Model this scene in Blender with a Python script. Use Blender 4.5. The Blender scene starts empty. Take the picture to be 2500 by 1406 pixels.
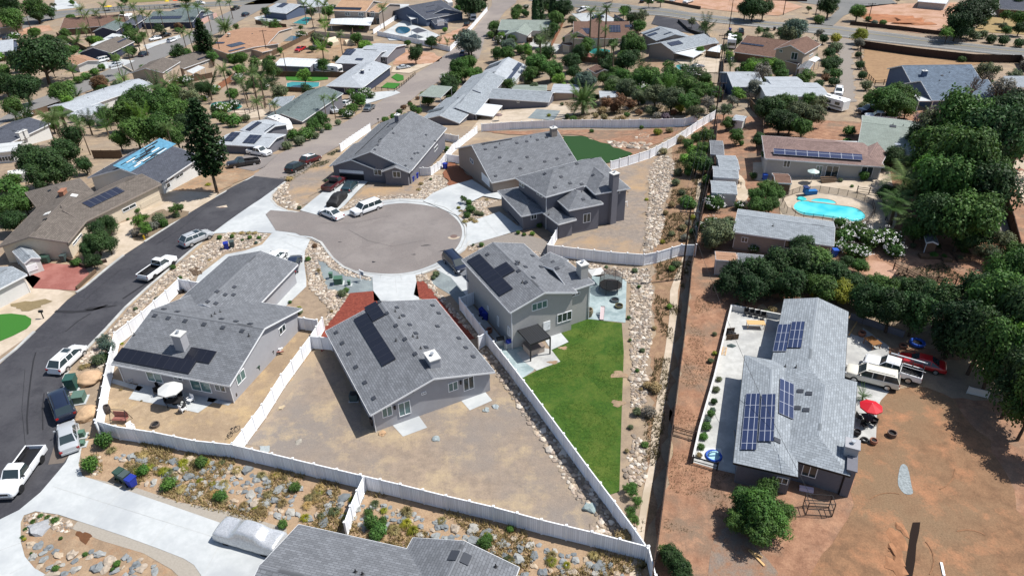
import bpy, bmesh, math, random
from mathutils import Vector, Matrix, noise
from mathutils.bvhtree import BVHTree
from mathutils.geometry import tessellate_polygon
random.seed(7)
R = math.radians
SC = bpy.context.scene
COL = SC.collection
# ------------------------------------------------------------------ camera
CAMZ = 50.0; FPX = 1733.0; TH = R(32.2); ROLL = math.atan(50/2757)
fw = Vector((0, math.cos(TH), -math.sin(TH))); dn0 = Vector((0, -math.sin(TH), -math.cos(TH))); rt0 = Vector((1, 0, 0))
dn = dn0*math.cos(ROLL) - rt0*math.sin(ROLL); rt = rt0*math.cos(ROLL) + dn0*math.sin(ROLL)
EYE = Vector((0, 0, CAMZ))
cd = bpy.data.cameras.new('camera'); cam = bpy.data.objects.new('camera', cd); COL.objects.link(cam)
cam.matrix_world = Matrix((( rt.x, -dn.x, -fw.x, 0), (rt.y, -dn.y, -fw.y, 0), (rt.z, -dn.z, -fw.z, CAMZ), (0, 0, 0, 1)))
cd.sensor_width = 36; cd.lens = 36*FPX/2500; cd.clip_end = 5000; cd.clip_start = .5
SC.camera = cam
# ------------------------------------------------------------------ light
SUN_EL, SUN_AZ = R(58), R(10)       # azimuth measured from +X towards +Y
w = bpy.data.worlds.new('World'); SC.world = w; w.use_nodes = True
nt = w.node_tree; bg = nt.nodes['Background']; sky = nt.nodes.new('ShaderNodeTexSky')
sky.sky_type = 'NISHITA'; sky.sun_disc = False; sky.sun_elevation = SUN_EL; sky.sun_rotation = math.pi/2 - SUN_AZ
nt.links.new(sky.outputs[0], bg.inputs[0]); bg.inputs[1].default_value = .095
sd = bpy.data.lights.new('sun', 'SUN'); sd.energy = 4.7; sd.angle = R(.5); sd.color = (1, .965, .91)
sun = bpy.data.objects.new('sun', sd); COL.objects.link(sun); sun.location = (0, 0, 120)
sdir = Vector((math.cos(SUN_EL)*math.cos(SUN_AZ), math.cos(SUN_EL)*math.sin(SUN_AZ), math.sin(SUN_EL)))
sun.rotation_euler = sdir.to_track_quat('Z', 'Y').to_euler()
SC.view_settings.view_transform = 'Standard'; SC.view_settings.look = 'None'; SC.view_settings.exposure = 0.32
SC.render.engine = 'CYCLES'; SC.cycles.max_bounces = 5; SC.cycles.diffuse_bounces = 2; SC.cycles.transparent_max_bounces = 4
# ------------------------------------------------------------------ geometry of the site (photo pixel -> ground)
def sm(a, b, x):
    t = min(1., max(0., (x-a)/(b-a))); return t*t*(3-2*t)
def zg(x, y):
    return -15*sm(95, 230, y)*(1-.5*sm(-20, 60, x)) + 3*sm(20, 60, x)*sm(60, 115, y)
def ray(p): return fw + rt*((p[0]-1250)/FPX) + dn*((p[1]-703)/FPX)
def G(p, h=0., zb=None):
    d = ray(p); z = zb if zb is not None else 0.
    for i in range(1 if zb is not None else 50):
        t = (CAMZ-z-h)/(-d.z); q = EYE + d*t
        if zb is None: z += .6*(zg(q.x, q.y)-z)
    return q
def prj(q):
    q = Vector(q)-EYE; z = q.dot(fw); return (1250+FPX*q.dot(rt)/z, 703+FPX*q.dot(dn)/z)
def mpp(q): return (Vector(q)-EYE).dot(fw)/FPX     # metres per photo pixel at q
# ------------------------------------------------------------------ materials
def lin(c): c /= 255.; return c/12.92 if c <= .04045 else ((c+.055)/1.055)**2.4
def K(r, g, b, k=.8): return (lin(r)*k, lin(g)*k, lin(b)*k, 1)
MATS = {}
def mat(name, c, rough=.8, var=0., scale=3., c2=None, bump=0., bscale=None, metal=0., attr=None, obj=False, det=6., spec=.3, wear=None, wscale=.25, c3=None):
    if name in MATS: return MATS[name]
    m = bpy.data.materials.new(name); m.use_nodes = True; n = m.node_tree.nodes; l = m.node_tree.links
    b = n['Principled BSDF']; b.inputs['Roughness'].default_value = rough; b.inputs['Metallic'].default_value = metal
    b.inputs['Specular IOR Level'].default_value = spec
    tc = n.new('ShaderNodeTexCoord'); out = None
    rgb = n.new('ShaderNodeRGB'); rgb.outputs[0].default_value = c; out = rgb.outputs[0]
    if obj:
        oi = n.new('ShaderNodeObjectInfo'); out = oi.outputs['Color']
    if c2 or var:
        t = n.new('ShaderNodeTexNoise'); t.inputs['Scale'].default_value = scale; t.inputs['Detail'].default_value = det; t.inputs['Roughness'].default_value = .65
        l.new(tc.outputs['Object'], t.inputs['Vector'])
        cr = n.new('ShaderNodeValToRGB'); cr.color_ramp.elements[0].position = .36; cr.color_ramp.elements[1].position = .64
        c0 = c2 if c2 else tuple(x*(1-var) for x in c[:3])+(1,); c1 = c if c2 else tuple(min(1, x*(1+var)) for x in c[:3])+(1,)
        if obj:
            cr.color_ramp.elements[0].color = (1-var,)*3+(1,); cr.color_ramp.elements[1].color = (1+var,)*3+(1,)
            mx = n.new('ShaderNodeMix'); mx.data_type = 'RGBA'; mx.blend_type = 'MULTIPLY'; mx.inputs[0].default_value = 1
            l.new(out, mx.inputs[6]); l.new(cr.outputs[0], mx.inputs[7]); out = mx.outputs[2]
        else:
            cr.color_ramp.elements[0].color = c0; cr.color_ramp.elements[1].color = c1; out = cr.outputs[0]
        l.new(t.outputs['Fac'], cr.inputs['Fac'])
    if wear:
        t2 = n.new('ShaderNodeTexNoise'); t2.inputs['Scale'].default_value = wscale; t2.inputs['Detail'].default_value = 7; t2.inputs['Roughness'].default_value = .6
        l.new(tc.outputs['Object'], t2.inputs['Vector'])
        r2 = n.new('ShaderNodeValToRGB'); r2.color_ramp.elements[0].position = .45; r2.color_ramp.elements[1].position = .62
        l.new(t2.outputs['Fac'], r2.inputs['Fac'])
        mx = n.new('ShaderNodeMix'); mx.data_type = 'RGBA'; l.new(r2.outputs[0], mx.inputs[0]); l.new(out, mx.inputs[6]); mx.inputs[7].default_value = wear; out = mx.outputs[2]
    if c3:
        t2 = n.new('ShaderNodeTexNoise'); t2.inputs['Scale'].default_value = wscale*3.1; t2.inputs['Detail'].default_value = 9; t2.inputs['Roughness'].default_value = .7
        l.new(tc.outputs['Object'], t2.inputs['Vector'])
        r2 = n.new('ShaderNodeValToRGB'); r2.color_ramp.elements[0].position = .5; r2.color_ramp.elements[1].position = .66
        l.new(t2.outputs['Fac'], r2.inputs['Fac'])
        mx = n.new('ShaderNodeMix'); mx.data_type = 'RGBA'; l.new(r2.outputs[0], mx.inputs[0]); l.new(out, mx.inputs[6]); mx.inputs[7].default_value = c3; out = mx.outputs[2]
    if bump >= .3:
        t3 = n.new('ShaderNodeTexNoise'); t3.inputs['Scale'].default_value = 7.; t3.inputs['Detail'].default_value = 8; t3.inputs['Roughness'].default_value = .75; l.new(tc.outputs['Object'], t3.inputs['Vector'])
        r3 = n.new('ShaderNodeValToRGB'); r3.color_ramp.elements[0].position = .35; r3.color_ramp.elements[1].position = .65; a_ = 1-min(.3, bump*.32); r3.color_ramp.elements[0].color = (a_, a_, a_*.98, 1); r3.color_ramp.elements[1].color = (1.1, 1.09, 1.07, 1); l.new(t3.outputs['Fac'], r3.inputs['Fac'])
        mx = n.new('ShaderNodeMix'); mx.data_type = 'RGBA'; mx.blend_type = 'MULTIPLY'; mx.inputs[0].default_value = 1; l.new(out, mx.inputs[6]); l.new(r3.outputs[0], mx.inputs[7]); out = mx.outputs[2]
    if attr:
        a = n.new('ShaderNodeAttribute'); a.attribute_name = attr
        mx = n.new('ShaderNodeMix'); mx.data_type = 'RGBA'; mx.blend_type = 'MULTIPLY'; mx.inputs[0].default_value = 1
        l.new(out, mx.inputs[6]); l.new(a.outputs['Color'], mx.inputs[7]); out = mx.outputs[2]
    l.new(out, b.inputs['Base Color'])
    if bump:
        t = n.new('ShaderNodeTexNoise'); t.inputs['Scale'].default_value = bscale or scale*4; t.inputs['Detail'].default_value = 5
        l.new(tc.outputs['Object'], t.inputs['Vector']); bp = n.new('ShaderNodeBump'); bp.inputs['Strength'].default_value = bump; bp.inputs['Distance'].default_value = .05
        l.new(t.outputs['Fac'], bp.inputs['Height']); l.new(bp.outputs[0], b.inputs['Normal'])
    MATS[name] = m; return m
def shingle(name, c, tab=.5, row=.25, contrast=.16):
    if name in MATS: return MATS[name]
    m = bpy.data.materials.new(name); m.use_nodes = True; n = m.node_tree.nodes; l = m.node_tree.links
    b = n['Principled BSDF']; b.inputs['Roughness'].default_value = .9; b.inputs['Specular IOR Level'].default_value = .15
    uv = n.new('ShaderNodeUVMap'); br = n.new('ShaderNodeTexBrick')
    br.inputs['Scale'].default_value = 1; br.inputs['Brick Width'].default_value = tab; br.inputs['Row Height'].default_value = row
    br.inputs['Mortar Size'].default_value = .024; br.inputs['Mortar Smooth'].default_value = .3; br.inputs['Bias'].default_value = 0
    br.inputs['Color1'].default_value = tuple(x*(1+contrast) for x in c[:3])+(1,); br.inputs['Color2'].default_value = tuple(x*(1-contrast) for x in c[:3])+(1,)
    br.inputs['Mortar'].default_value = tuple(x*.6 for x in c[:3])+(1,)
    l.new(uv.outputs[0], br.inputs['Vector'])
    t = n.new('ShaderNodeTexNoise'); t.inputs['Scale'].default_value = .55; t.inputs['Detail'].default_value = 8; l.new(uv.outputs[0], t.inputs['Vector'])
    cr = n.new('ShaderNodeValToRGB'); cr.color_ramp.elements[0].position = .3; cr.color_ramp.elements[1].position = .7
    cr.color_ramp.elements[0].color = (.9, .9, .9, 1); cr.color_ramp.elements[1].color = (1.08, 1.08, 1.08, 1); l.new(t.outputs['Fac'], cr.inputs['Fac'])
    mx = n.new('ShaderNodeMix'); mx.data_type = 'RGBA'; mx.blend_type = 'MULTIPLY'; mx.inputs[0].default_value = 1
    l.new(br.outputs['Color'], mx.inputs[6]); l.new(cr.outputs[0], mx.inputs[7]); l.new(mx.outputs[2], b.inputs['Base Color'])
    bp = n.new('ShaderNodeBump'); bp.inputs['Strength'].default_value = .4; bp.inputs['Distance'].default_value = .02
    l.new(br.outputs['Fac'], bp.inputs['Height']); bp.invert = True; l.new(bp.outputs[0], b.inputs['Normal'])
    MATS[name] = m; return m
def gridmat(name, c, cl, uw, vh, line=.03, rough=.25, spec=.6):
    if name in MATS: return MATS[name]
    m = bpy.data.materials.new(name); m.use_nodes = True; n = m.node_tree.nodes; l = m.node_tree.links
    b = n['Principled BSDF']; b.inputs['Roughness'].default_value = rough; b.inputs['Specular IOR Level'].default_value = spec
    uv = n.new('ShaderNodeUVMap'); br = n.new('ShaderNodeTexBrick'); br.offset = 0
    br.inputs['Scale'].default_value = 1; br.inputs['Brick Width'].default_value = uw; br.inputs['Row Height'].default_value = vh
    br.inputs['Mortar Size'].default_value = line; br.inputs['Mortar Smooth'].default_value = .1
    br.inputs['Color1'].default_value = c; br.inputs['Color2'].default_value = tuple(x*1.25 for x in c[:3])+(1,); br.inputs['Mortar'].default_value = cl
    l.new(uv.outputs[0], br.inputs['Vector']); l.new(br.outputs['Color'], b.inputs['Base Color'])
    MATS[name] = m; return m
WHITE = mat('white_vinyl', (.86, .87, .88, 1), .45); TRIM = mat('white_trim', (.74, .75, .76, 1), .5)
GLASS = mat('window_glass', (.03, .045, .05, 1), .08, spec=.8); GLASST = mat('teal_glass', (.09, .17, .17, 1), .1, spec=.8); DARK = mat('dark_void', (.015, .016, .018, 1), .8)
BLACK = mat('black_metal', (.02, .02, .022, 1), .45); RUBBER = mat('rubber', (.02, .02, .02, 1), .8); CHROME = mat('alloy', (.55, .56, .58, 1), .3, metal=.8)
WOODF = mat('weathered_wood', K(110, 90, 72), .9, var=.25, scale=6); DKWOOD = mat('dark_wood', K(70, 55, 48), .9, var=.25, scale=6)
STEEL = mat('galvanised_steel', (.5, .52, .54, 1), .4, metal=.6)
PVB = gridmat('black_solar', (.012, .013, .02, 1), (.03, .03, .036, 1), 1.05, 1.75, .025)
PVC = gridmat('blue_solar', (.025, .035, .085, 1), (.42, .44, .48, 1), 1.75, 1.02, .035)
PVE = gridmat('blue_solar_narrow', (.022, .032, .08, 1), (.36, .38, .43, 1), 1.8, .5, .03)
PVD = gridmat('dark_blue_solar', (.022, .026, .045, 1), (.12, .125, .14, 1), 1.05, 1.75, .03)
WALLC = {'grey': mat('stucco_grey', K(176, 176, 180), .9, var=.04, scale=1.2, bump=.15, bscale=25), 'dkgrey': mat('stucco_dark_grey', K(122, 122, 130), .9, var=.05, bump=.1),
 'white': mat('stucco_white', K(225, 224, 220), .85, var=.03), 'tan': mat('stucco_tan', K(196, 176, 156), .9, var=.04), 'pink': mat('stucco_pink', K(205, 178, 160), .9, var=.04),
 'blue': mat('siding_blue_grey', K(96, 110, 135), .85, var=.05), 'navy': mat('siding_slate', K(70, 76, 96), .85, var=.05), 'brown': mat('siding_brown', K(120, 96, 80), .9, var=.06),
 'cream': mat('stucco_cream', K(222, 208, 186), .9, var=.04), 'taupe': mat('stucco_taupe', K(165, 152, 142), .9, var=.04), 'ltgrey': mat('stucco_light_grey', K(188, 186, 182), .9, var=.03, bump=.12, bscale=25)}
ROOFC = {'grey': shingle('shingle_grey', K(126, 129, 134)), 'ltgrey': shingle('shingle_light_grey', K(158, 165, 171), contrast=.16), 'taupe': shingle('shingle_taupe', K(118, 110, 103)),
 'dkgrey': shingle('shingle_charcoal', K(88, 92, 102)), 'brown': shingle('shingle_brown', K(124, 98, 86)), 'tan': shingle('roll_tan', K(180, 142, 116), contrast=.06),
 'white': shingle('roof_white', K(205, 208, 208), tab=4, row=2, contrast=.03), 'teal': shingle('shingle_green_grey', K(112, 124, 124)), 'pink': shingle('shingle_rose', K(146, 124, 118)),
 'palegrey': shingle('roof_pale_grey', K(184, 190, 196), contrast=.07), 'green': shingle('roof_green_grey', K(150, 160, 152), contrast=.08), 'blue': shingle('shingle_blue_grey', K(112, 126, 142), contrast=.2),
 'metal': gridmat('roof_ribbed_white', K(222, 226, 228), K(190, 195, 200), .3, 40, .03, .4, .4), 'black': gridmat('roof_ribbed_black', K(52, 54, 58), K(30, 31, 33), .25, 40, .04, .5, .4), 'orange': shingle('roof_sandstone', K(196, 160, 130), contrast=.05)}
# ------------------------------------------------------------------ mesh collecting
class MB:
    def __init__(s): s.v = []; s.f = []; s.mi = []; s.uv = []; s.col = []
    def face(s, pts, mi=0, uv=None):
        i = len(s.v); s.v += [Vector(p) for p in pts]; s.f.append(list(range(i, i+len(pts)))); s.mi.append(mi); s.uv.append(uv)
    def box(s, c, ax, sz, mi=0, bottom=True):   # centre, x axis angle (or axis vector), full sizes
        if not hasattr(ax, '__len__'): u = Vector((math.cos(ax), math.sin(ax), 0))
        else: u = Vector(ax).normalized()
        v = Vector((-u.y, u.x, 0)).normalized(); n = u.cross(v).normalized(); c = Vector(c)
        P = [c+u*(sx*sz[0]/2)+v*(sy*sz[1]/2)+n*(q*sz[2]/2) for q in (-1, 1) for sx, sy in ((-1, -1), (1, -1), (1, 1), (-1, 1))]
        for a in ((4, 5, 6, 7), (0, 1, 5, 4), (1, 2, 6, 5), (2, 3, 7, 6), (3, 0, 4, 7))+(((3, 2, 1, 0),) if bottom else ()): s.face([P[k] for k in a], mi)
    def prism(s, pts, z0, z1, mi=0, top=None):
        n = len(pts); s.face([(p[0], p[1], z1) for p in pts], mi if top is None else top); s.face([(p[0], p[1], z0) for p in reversed(pts)], mi)
        for i in range(n):
            a, b = pts[i], pts[(i+1) % n]; s.face([(a[0], a[1], z0), (b[0], b[1], z0), (b[0], b[1], z1), (a[0], a[1], z1)], mi)
    def tube(s, a, b, r0, r1=None, n=8, mi=0, cap=True):
        a, b = Vector(a), Vector(b); r1 = r0 if r1 is None else r1; d = (b-a).normalized()
        u = d.orthogonal().normalized(); v = d.cross(u)
        A = [a+(u*math.cos(t)+v*math.sin(t))*r0 for t in [2*math.pi*k/n for k in range(n)]]; B = [b+(u*math.cos(t)+v*math.sin(t))*r1 for t in [2*math.pi*k/n for k in range(n)]]
        for k in range(n): s.face([A[k], A[(k+1) % n], B[(k+1) % n], B[k]], mi)
        if cap: s.face(B, mi); s.face(A[::-1], mi)
    def lathe(s, c, prof, n=16, mi=0):
        c = Vector(c); ring = [[c+Vector((r*math.cos(2*math.pi*k/n), r*math.sin(2*math.pi*k/n), z)) for k in range(n)] for r, z in prof]
        for a, b in zip(ring, ring[1:]):
            for k in range(n): s.face([a[k], a[(k+1) % n], b[(k+1) % n], b[k]], mi)
        if prof[-1][0] > .001: s.face(ring[-1], mi)
    def build(s, name, mats, parent=None, merge=False, smooth=False, local=False):
        if not isinstance(mats, (list, tuple)): mats = [mats]
        off = Vector((0, 0, 0)) if (local or parent is None) else rootloc(parent)
        me = bpy.data.meshes.new(name); me.from_pydata([tuple(v-off) for v in s.v], [], s.f)
        for m in mats: me.materials.append(m)
        me.polygons.foreach_set('material_index', s.mi)
        if any(u for u in s.uv):
            ul = me.uv_layers.new(name='UVMap'); k = 0
            for fc, u in zip(s.f, s.uv):
                for j in range(len(fc)):
                    if u: ul.data[k].uv = u[j]
                    k += 1
        if s.col:
            at = me.attributes.new('v', 'FLOAT_COLOR', 'POINT'); at.data.foreach_set('color', [x for c in s.col for x in c])
        if smooth: me.polygons.foreach_set('use_smooth', [True]*len(me.polygons))
        if merge or smooth:
            bm = bmesh.new(); bm.from_mesh(me); bmesh.ops.remove_doubles(bm, verts=bm.verts, dist=.0005); bmesh.ops.recalc_face_normals(bm, faces=bm.faces); bm.to_mesh(me); bm.free()
        me.update(); o = bpy.data.objects.new(name, me); COL.objects.link(o)
        if parent is not None: o.parent = parent
        return o
def rootloc(o):
    p = Vector(o.location)
    while o.parent: o = o.parent; p += Vector(o.location)
    return p
def empty(name, loc, rz=0):
    o = bpy.data.objects.new(name, None); COL.objects.link(o); o.location = loc; o.rotation_euler = (0, 0, rz); o.empty_display_size = .3; return o
def copy_tree(o, parent=None):
    c = o.copy(); COL.objects.link(c); c.parent = parent
    for ch in KIDS.get(o.name, None) or [x for x in o.children]: copy_tree(ch, c)
    return c
KIDS = {}
def struct(o): o['kind'] = 'structure'; return o
PEND = []
def tag(o, label, cat, group=None, px=None, full=False):
    o['category'] = cat; o['label'] = label
    if group: o['group'] = group
    if px is not None and not full: PEND.append((o, label, px))
    return o
# ------------------------------------------------------------------ ground and patches
def crom(pts, k=4):
    n = len(pts); out = []
    for i in range(n):
        p0, p1, p2, p3 = [Vector(pts[(i+j-1) % n]) for j in range(4)]
        for q in range(k):
            t = q/k; out.append(.5*((2*p1)+(p2-p0)*t+(2*p0-5*p1+4*p2-p3)*t*t+(-p0+3*p1-3*p2+p3)*t**3))
    return [tuple(p) for p in out]
def drape(name, xy, layer, m, thick=0., wob=0.):
    xy = [Vector((p[0], p[1], 0)) for p in xy]
    bm = bmesh.new(); vs = [bm.verts.new(p) for p in xy]
    for t in tessellate_polygon([xy]):
        try: bm.faces.new([vs[i] for i in t])
        except ValueError: pass
    if max(p.y for p in xy) > 92:
        for it in range(7):
            es = [e for e in bm.edges if e.calc_length() > 5]
            if not es: break
            bmesh.ops.subdivide_edges(bm, edges=es, cuts=1); bmesh.ops.triangulate(bm, faces=bm.faces)
    bmesh.ops.recalc_face_normals(bm, faces=bm.faces)
    if bm.faces and sum(f.normal.z for f in bm.faces) < 0: bmesh.ops.reverse_faces(bm, faces=bm.faces)
    for v in bm.verts:
        v.co.z = zg(v.co.x, v.co.y)+layer*(.012+.035*sm(88, 105, v.co.y))
    if thick:
        r = bmesh.ops.extrude_face_region(bm, geom=bm.faces[:]); 
        for v in [g for g in r['geom'] if isinstance(g, bmesh.types.BMVert)]: v.co.z += thick
    me = bpy.data.meshes.new(name); bm.to_mesh(me); bm.free(); me.materials.append(m)
    o = bpy.data.objects.new(name, me); COL.objects.link(o); return o
ROADS = []
def patch(name, px, layer, m, smooth=0, thick=0.):
    if any(k in name for k in ('street', 'highway', 'road', 'drive', 'patio', 'lawn', 'deck', 'track', 'apron', 'court', 'lot')): ROADS.append(px)
    if smooth: px = crom([(x, y) for x, y in px], smooth)
    if name.startswith(('dirt', 'grey_scree', 'shale', 'dry_field', 'far_yard', 'front_yard', 'excav', 'yard', 'gravel_bed', 'mulch', 'path')):
        P = [G(p) for p in px]; Q = []
        for i in range(len(P)):
            a, b = P[i], P[(i+1) % len(P)]; n = max(1, int((b-a).length/1.2)) if (b-a).length < 90 else 1; d = (b-a).normalized(); nn = Vector((-d.y, d.x, 0))
            for k in range(n):
                q = a.lerp(b, k/n); Q.append(q+nn*(noise.noise(q*.45)*1.0+noise.noise(q*1.7)*.35)*min(1, k, n-k))
        return struct(drape(name, Q, layer, m, thick))
    return struct(drape(name, [G(p) for p in px], layer, m, thick))
def inpoly(x, y, P):
    c = False; j = len(P)-1
    for i in range(len(P)):
        if (P[i][1] > y) != (P[j][1] > y) and x < (P[j][0]-P[i][0])*(y-P[i][1])/(P[j][1]-P[i][1])+P[i][0]: c = not c
        j = i
    return c
def strip(name, px, width, h, m, layer=1, world=False, parent=None, z0=None):   # a raised strip (kerb) along a line
    P = [Vector(p) if world else G(p) for p in px]; mb = MB()
    for i in range(len(P)): P[i].z = zg(P[i].x, P[i].y)
    def off(i):
        d = Vector((0, 0, 0))
        if i > 0: d += (P[i]-P[i-1]).normalized()
        if i < len(P)-1: d += (P[i+1]-P[i]).normalized()
        d.z = 0; d.normalize(); return Vector((-d.y, d.x, 0))*width/2
    for i in range(len(P)-1):
        a, b = P[i], P[i+1]; oa, ob = off(i), off(i+1); u = Vector((0, 0, h)); g = Vector((0, 0, -.1))
        mb.face([a-oa+u, b-ob+u, b+ob+u, a+oa+u]); mb.face([a-oa+g, b-ob+g, b-ob+u, a-oa+u]); mb.face([b+ob+g, a+oa+g, a+oa+u, b+ob+u])
    a, b = P[0], P[-1]
    for q, oo in ((P[0], off(0)), (P[-1], off(len(P)-1))): mb.face([q-oo+g, q+oo+g, q+oo+u, q-oo+u])
    return mb.build(name, m, parent)
# ------------------------------------------------------------------ house builder
HOUSES = []
class House:
    def __init__(s, p, label, wall='grey', roof='grey', trim=TRIM, name='house', cat='house', group=None, he=2.7, zb=None, full=False):
        q = G(p, he if zb is None else 0, zb); s.zb = (q.z-he if zb is None else zb)
        s.root = empty(name, (q.x, q.y, s.zb)); tag(s.root, label, cat, group, p, full)
        s.wm, s.rm, s.tm = WALLC[wall], ROOFC[roof], trim; s.roof = MB(); s.wall = MB(); s.fas = MB(); s.bv = None; s.cnt = 0
    def P(s, p, h): return G(p, h, s.zb)
    def gable(s, a, b, c=None, he=2.7, pitch=.3, ov=.45, ends='gg', r=None, cut=0., wall=True, wz=None):
        """eave a-b (a far, b near the corner shared with c); r: a ridge pixel instead of c"""
        A, B = s.P(a, he), s.P(b, he); u = (B-A).normalized(); v = Vector((-u.y, u.x, 0)); L = (B-A).length
        if r is not None:
            hr = he+2
            for i in range(40):
                Rp = s.P(r, hr); wd = (Rp-A).dot(v); hr = .5*hr+.5*(he+pitch*abs(wd))
            w = 2*wd
        else:
            C0 = s.P(c, he); w = (C0-B).dot(v)
        return s.block(A, u, L, w, he, pitch, ov, ends, wall, wz)
    def block(s, A, u, L, w, he, pitch, ov=.45, ends='gg', wall=True, wz=None):
        v = Vector((-u.y, u.x, 0))
        if w < 0: w = -w; v = -v
        s.cnt += 1; e = .004*s.cnt; he = he+e; T = .2
        B = A+u*L; C = B+v*w; D = A+v*w; hr = pitch*w/2; up = Vector((0, 0, hr))
        ia = min(w/2, L/2) if ends[0] == 'h' else 0; ib = min(w/2, L/2) if ends[1] == 'h' else 0
        for q in (A, B, C, D): q.z = s.zb+he
        R1 = A+v*w/2+u*ia+up; R2 = B+v*w/2-u*ib+up
        sl = math.sqrt((w/2)**2+hr**2)
        s.roof.face([A, B, R2, R1], 0, [(0, 0), (L, 0), (L-ib, sl), (ia, sl)]); s.roof.face([C, D, R1, R2], 0, [(0, 0), (L, 0), (L-ia, sl), (ib, sl)])
        if ib: s.roof.face([B, C, R2], 0, [(0, 0), (w, 0), (w/2, sl)])
        if ia: s.roof.face([D, A, R1], 0, [(0, 0), (w, 0), (w/2, sl)])
        per = [A, B] + ([] if ib else [R2]) + [C, D] + ([] if ia else [R1]); dz = Vector((0, 0, -T)); n = len(per)
        for i in range(n):
            a, b = per[i], per[(i+1) % n]
            d = (b-a).cross(Vector((0, 0, 1))); d.z = 0; d.normalize()
            if d.dot((a+b)/2-(A+C)/2) < 0: d = -d
            d *= .03
            s.fas.face([a+dz+d, b+dz+d, b+d, a+d]); s.fas.face([a+d, b+d, b, a])
        s.fas.face([A+dz, B+dz, R2+dz, R1+dz]); s.fas.face([C+dz, D+dz, R1+dz, R2+dz])
        if ib: s.fas.face([B+dz, C+dz, R2+dz])
        if ia: s.fas.face([D+dz, A+dz, R1+dz])
        # ridge cap
        for q in (-1, 1):
            o2 = v*(.16*q)-Vector((0, 0, .16*pitch)); s.roof.face([R1+Vector((0, 0, .02)), R2+Vector((0, 0, .02)), R2+o2+Vector((0, 0, .02)), R1+o2+Vector((0, 0, .02))][::q], 0, [(0, 0), (.3, 0), (.3, .1), (0, .1)])
        if wall:
            z0 = s.zb-1.2 if wz is None else s.zb+wz; inset = ov
            a = A+(u+v)*inset; b = B+(v-u)*inset; c = C-(u+v)*inset; d = D+(u-v)*inset
            zt = s.zb+he-T-.02+pitch*inset; zr = s.zb+he-T-.02+hr
            def Z(p, z): return Vector((p.x, p.y, z))
            s.corn = getattr(s, 'corn', [])+[(b+(u-v)*.06, zt), (a-(u+v)*.06, zt)]
            s.wall.face([Z(a, z0), Z(b, z0), Z(b, zt), Z(a, zt)]); s.wall.face([Z(c, z0), Z(d, z0), Z(d, zt), Z(c, zt)])
            for (p, q, hip) in ((b, c, ib), (d, a, ia)):
                if hip: s.wall.face([Z(p, z0), Z(q, z0), Z(q, zt), Z(p, zt)])
                else: m_ = (p+q)/2; s.wall.face([Z(p, z0), Z(q, z0), Z(q, zt), Z(m_, zr), Z(p, zt)])
        return A, u, v, L, w
    def finish(s):
        HOUSES.append(s)
        if s.roof.f: s.roof.build('roof', s.rm, s.root)
        if s.wall.f: s.wall.build('wall', s.wm, s.root)
        if s.fas.f: s.fas.build('fascia', s.tm, s.root)
        for q, zt in getattr(s, 'corn', [])[:4]:
            if q.y < 110: m_ = MB(); m_.tube((q.x, q.y, s.zb), (q.x, q.y, zt), .05, n=6); m_.build('downpipe', s.tm, s.root)
        V = s.roof.v+s.wall.v; n = len(s.roof.v); F = s.roof.f+[[i+n for i in f] for f in s.wall.f]; s.nr = len(s.roof.f)
        s.bv = BVHTree.FromPolygons(V, F) if F else None
    def hit(s, p, want='any'):
        d = ray(p).normalized(); o = EYE.copy()
        for k in range(12):
            loc, nr, idx, ds = s.bv.ray_cast(o, d)
            if loc is None: return None
            isr = idx < s.nr
            if want == 'any' or (want == 'roof') == isr:
                if nr.dot(d) > 0: nr = -nr
                return loc, nr
            o = loc+d*.02
        return None
    def window(s, p, q, name='window', frame=None, teal=True, mull=1, depth=.07, pane=GLASS, rows=0):
        h = s.hit(((p[0]+q[0])/2, (p[1]+q[1])/2), 'wall')
        if not h: print('window miss', s.root['label'], p, q); return
        loc, n = h; n.z = 0; n.normalize(); u = Vector((-n.y, n.x, 0)); z = Vector((0, 0, 1))
        def on(p):
            d = ray(p); t = (loc-EYE).dot(n)/d.dot(n); return EYE+d*t
        a, b = on(p), on(q); u0, u1 = sorted(((a-loc).dot(u), (b-loc).dot(u))); z0, z1 = sorted((a.z, b.z)); fr = .07
        O = Vector((loc.x, loc.y, 0)); mb = MB(); g = MB()
        def bx(m, ua, ub, za, zb, dd, mi=0): m.box(O+u*((ua+ub)/2)+n*(dd/2)+z*((za+zb)/2), u, (ub-ua, dd, zb-za), mi)
        if name == 'garage_door' :
            k = 4
            for i in range(k): bx(mb, u0, u1, z0+(z1-z0)*i/k+.015, z0+(z1-z0)*(i+1)/k-.015, .05)
            return mb.build('garage_door', frame or WHITE, s.root)
        if name == 'door':
            bx(mb, u0, u1, z0, z1, .06); o = mb.build('door', frame or WHITE, s.root); bx(g, u1-.2, u1-.12, (z0+z1)/2-.05, (z0+z1)/2+.05, .12); g.build('handle', CHROME, o); return o
        bx(mb, u0, u1, z1-fr, z1, depth); bx(mb, u0, u1, z0, z0+fr, depth); bx(mb, u0, u0+fr, z0+fr, z1-fr, depth); bx(mb, u1-fr, u1, z0+fr, z1-fr, depth)
        for i in range(1, mull+1):
            c = u0+(u1-u0)*i/(mull+1); bx(mb, c-.035, c+.035, z0+fr, z1-fr, depth-.005)
        o = mb.build(name, frame or WHITE, s.root)
        bx(g, u0+fr, u1-fr, z0+fr, z1-fr, .03)
        g.build('pane', pane, o); return o
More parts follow.
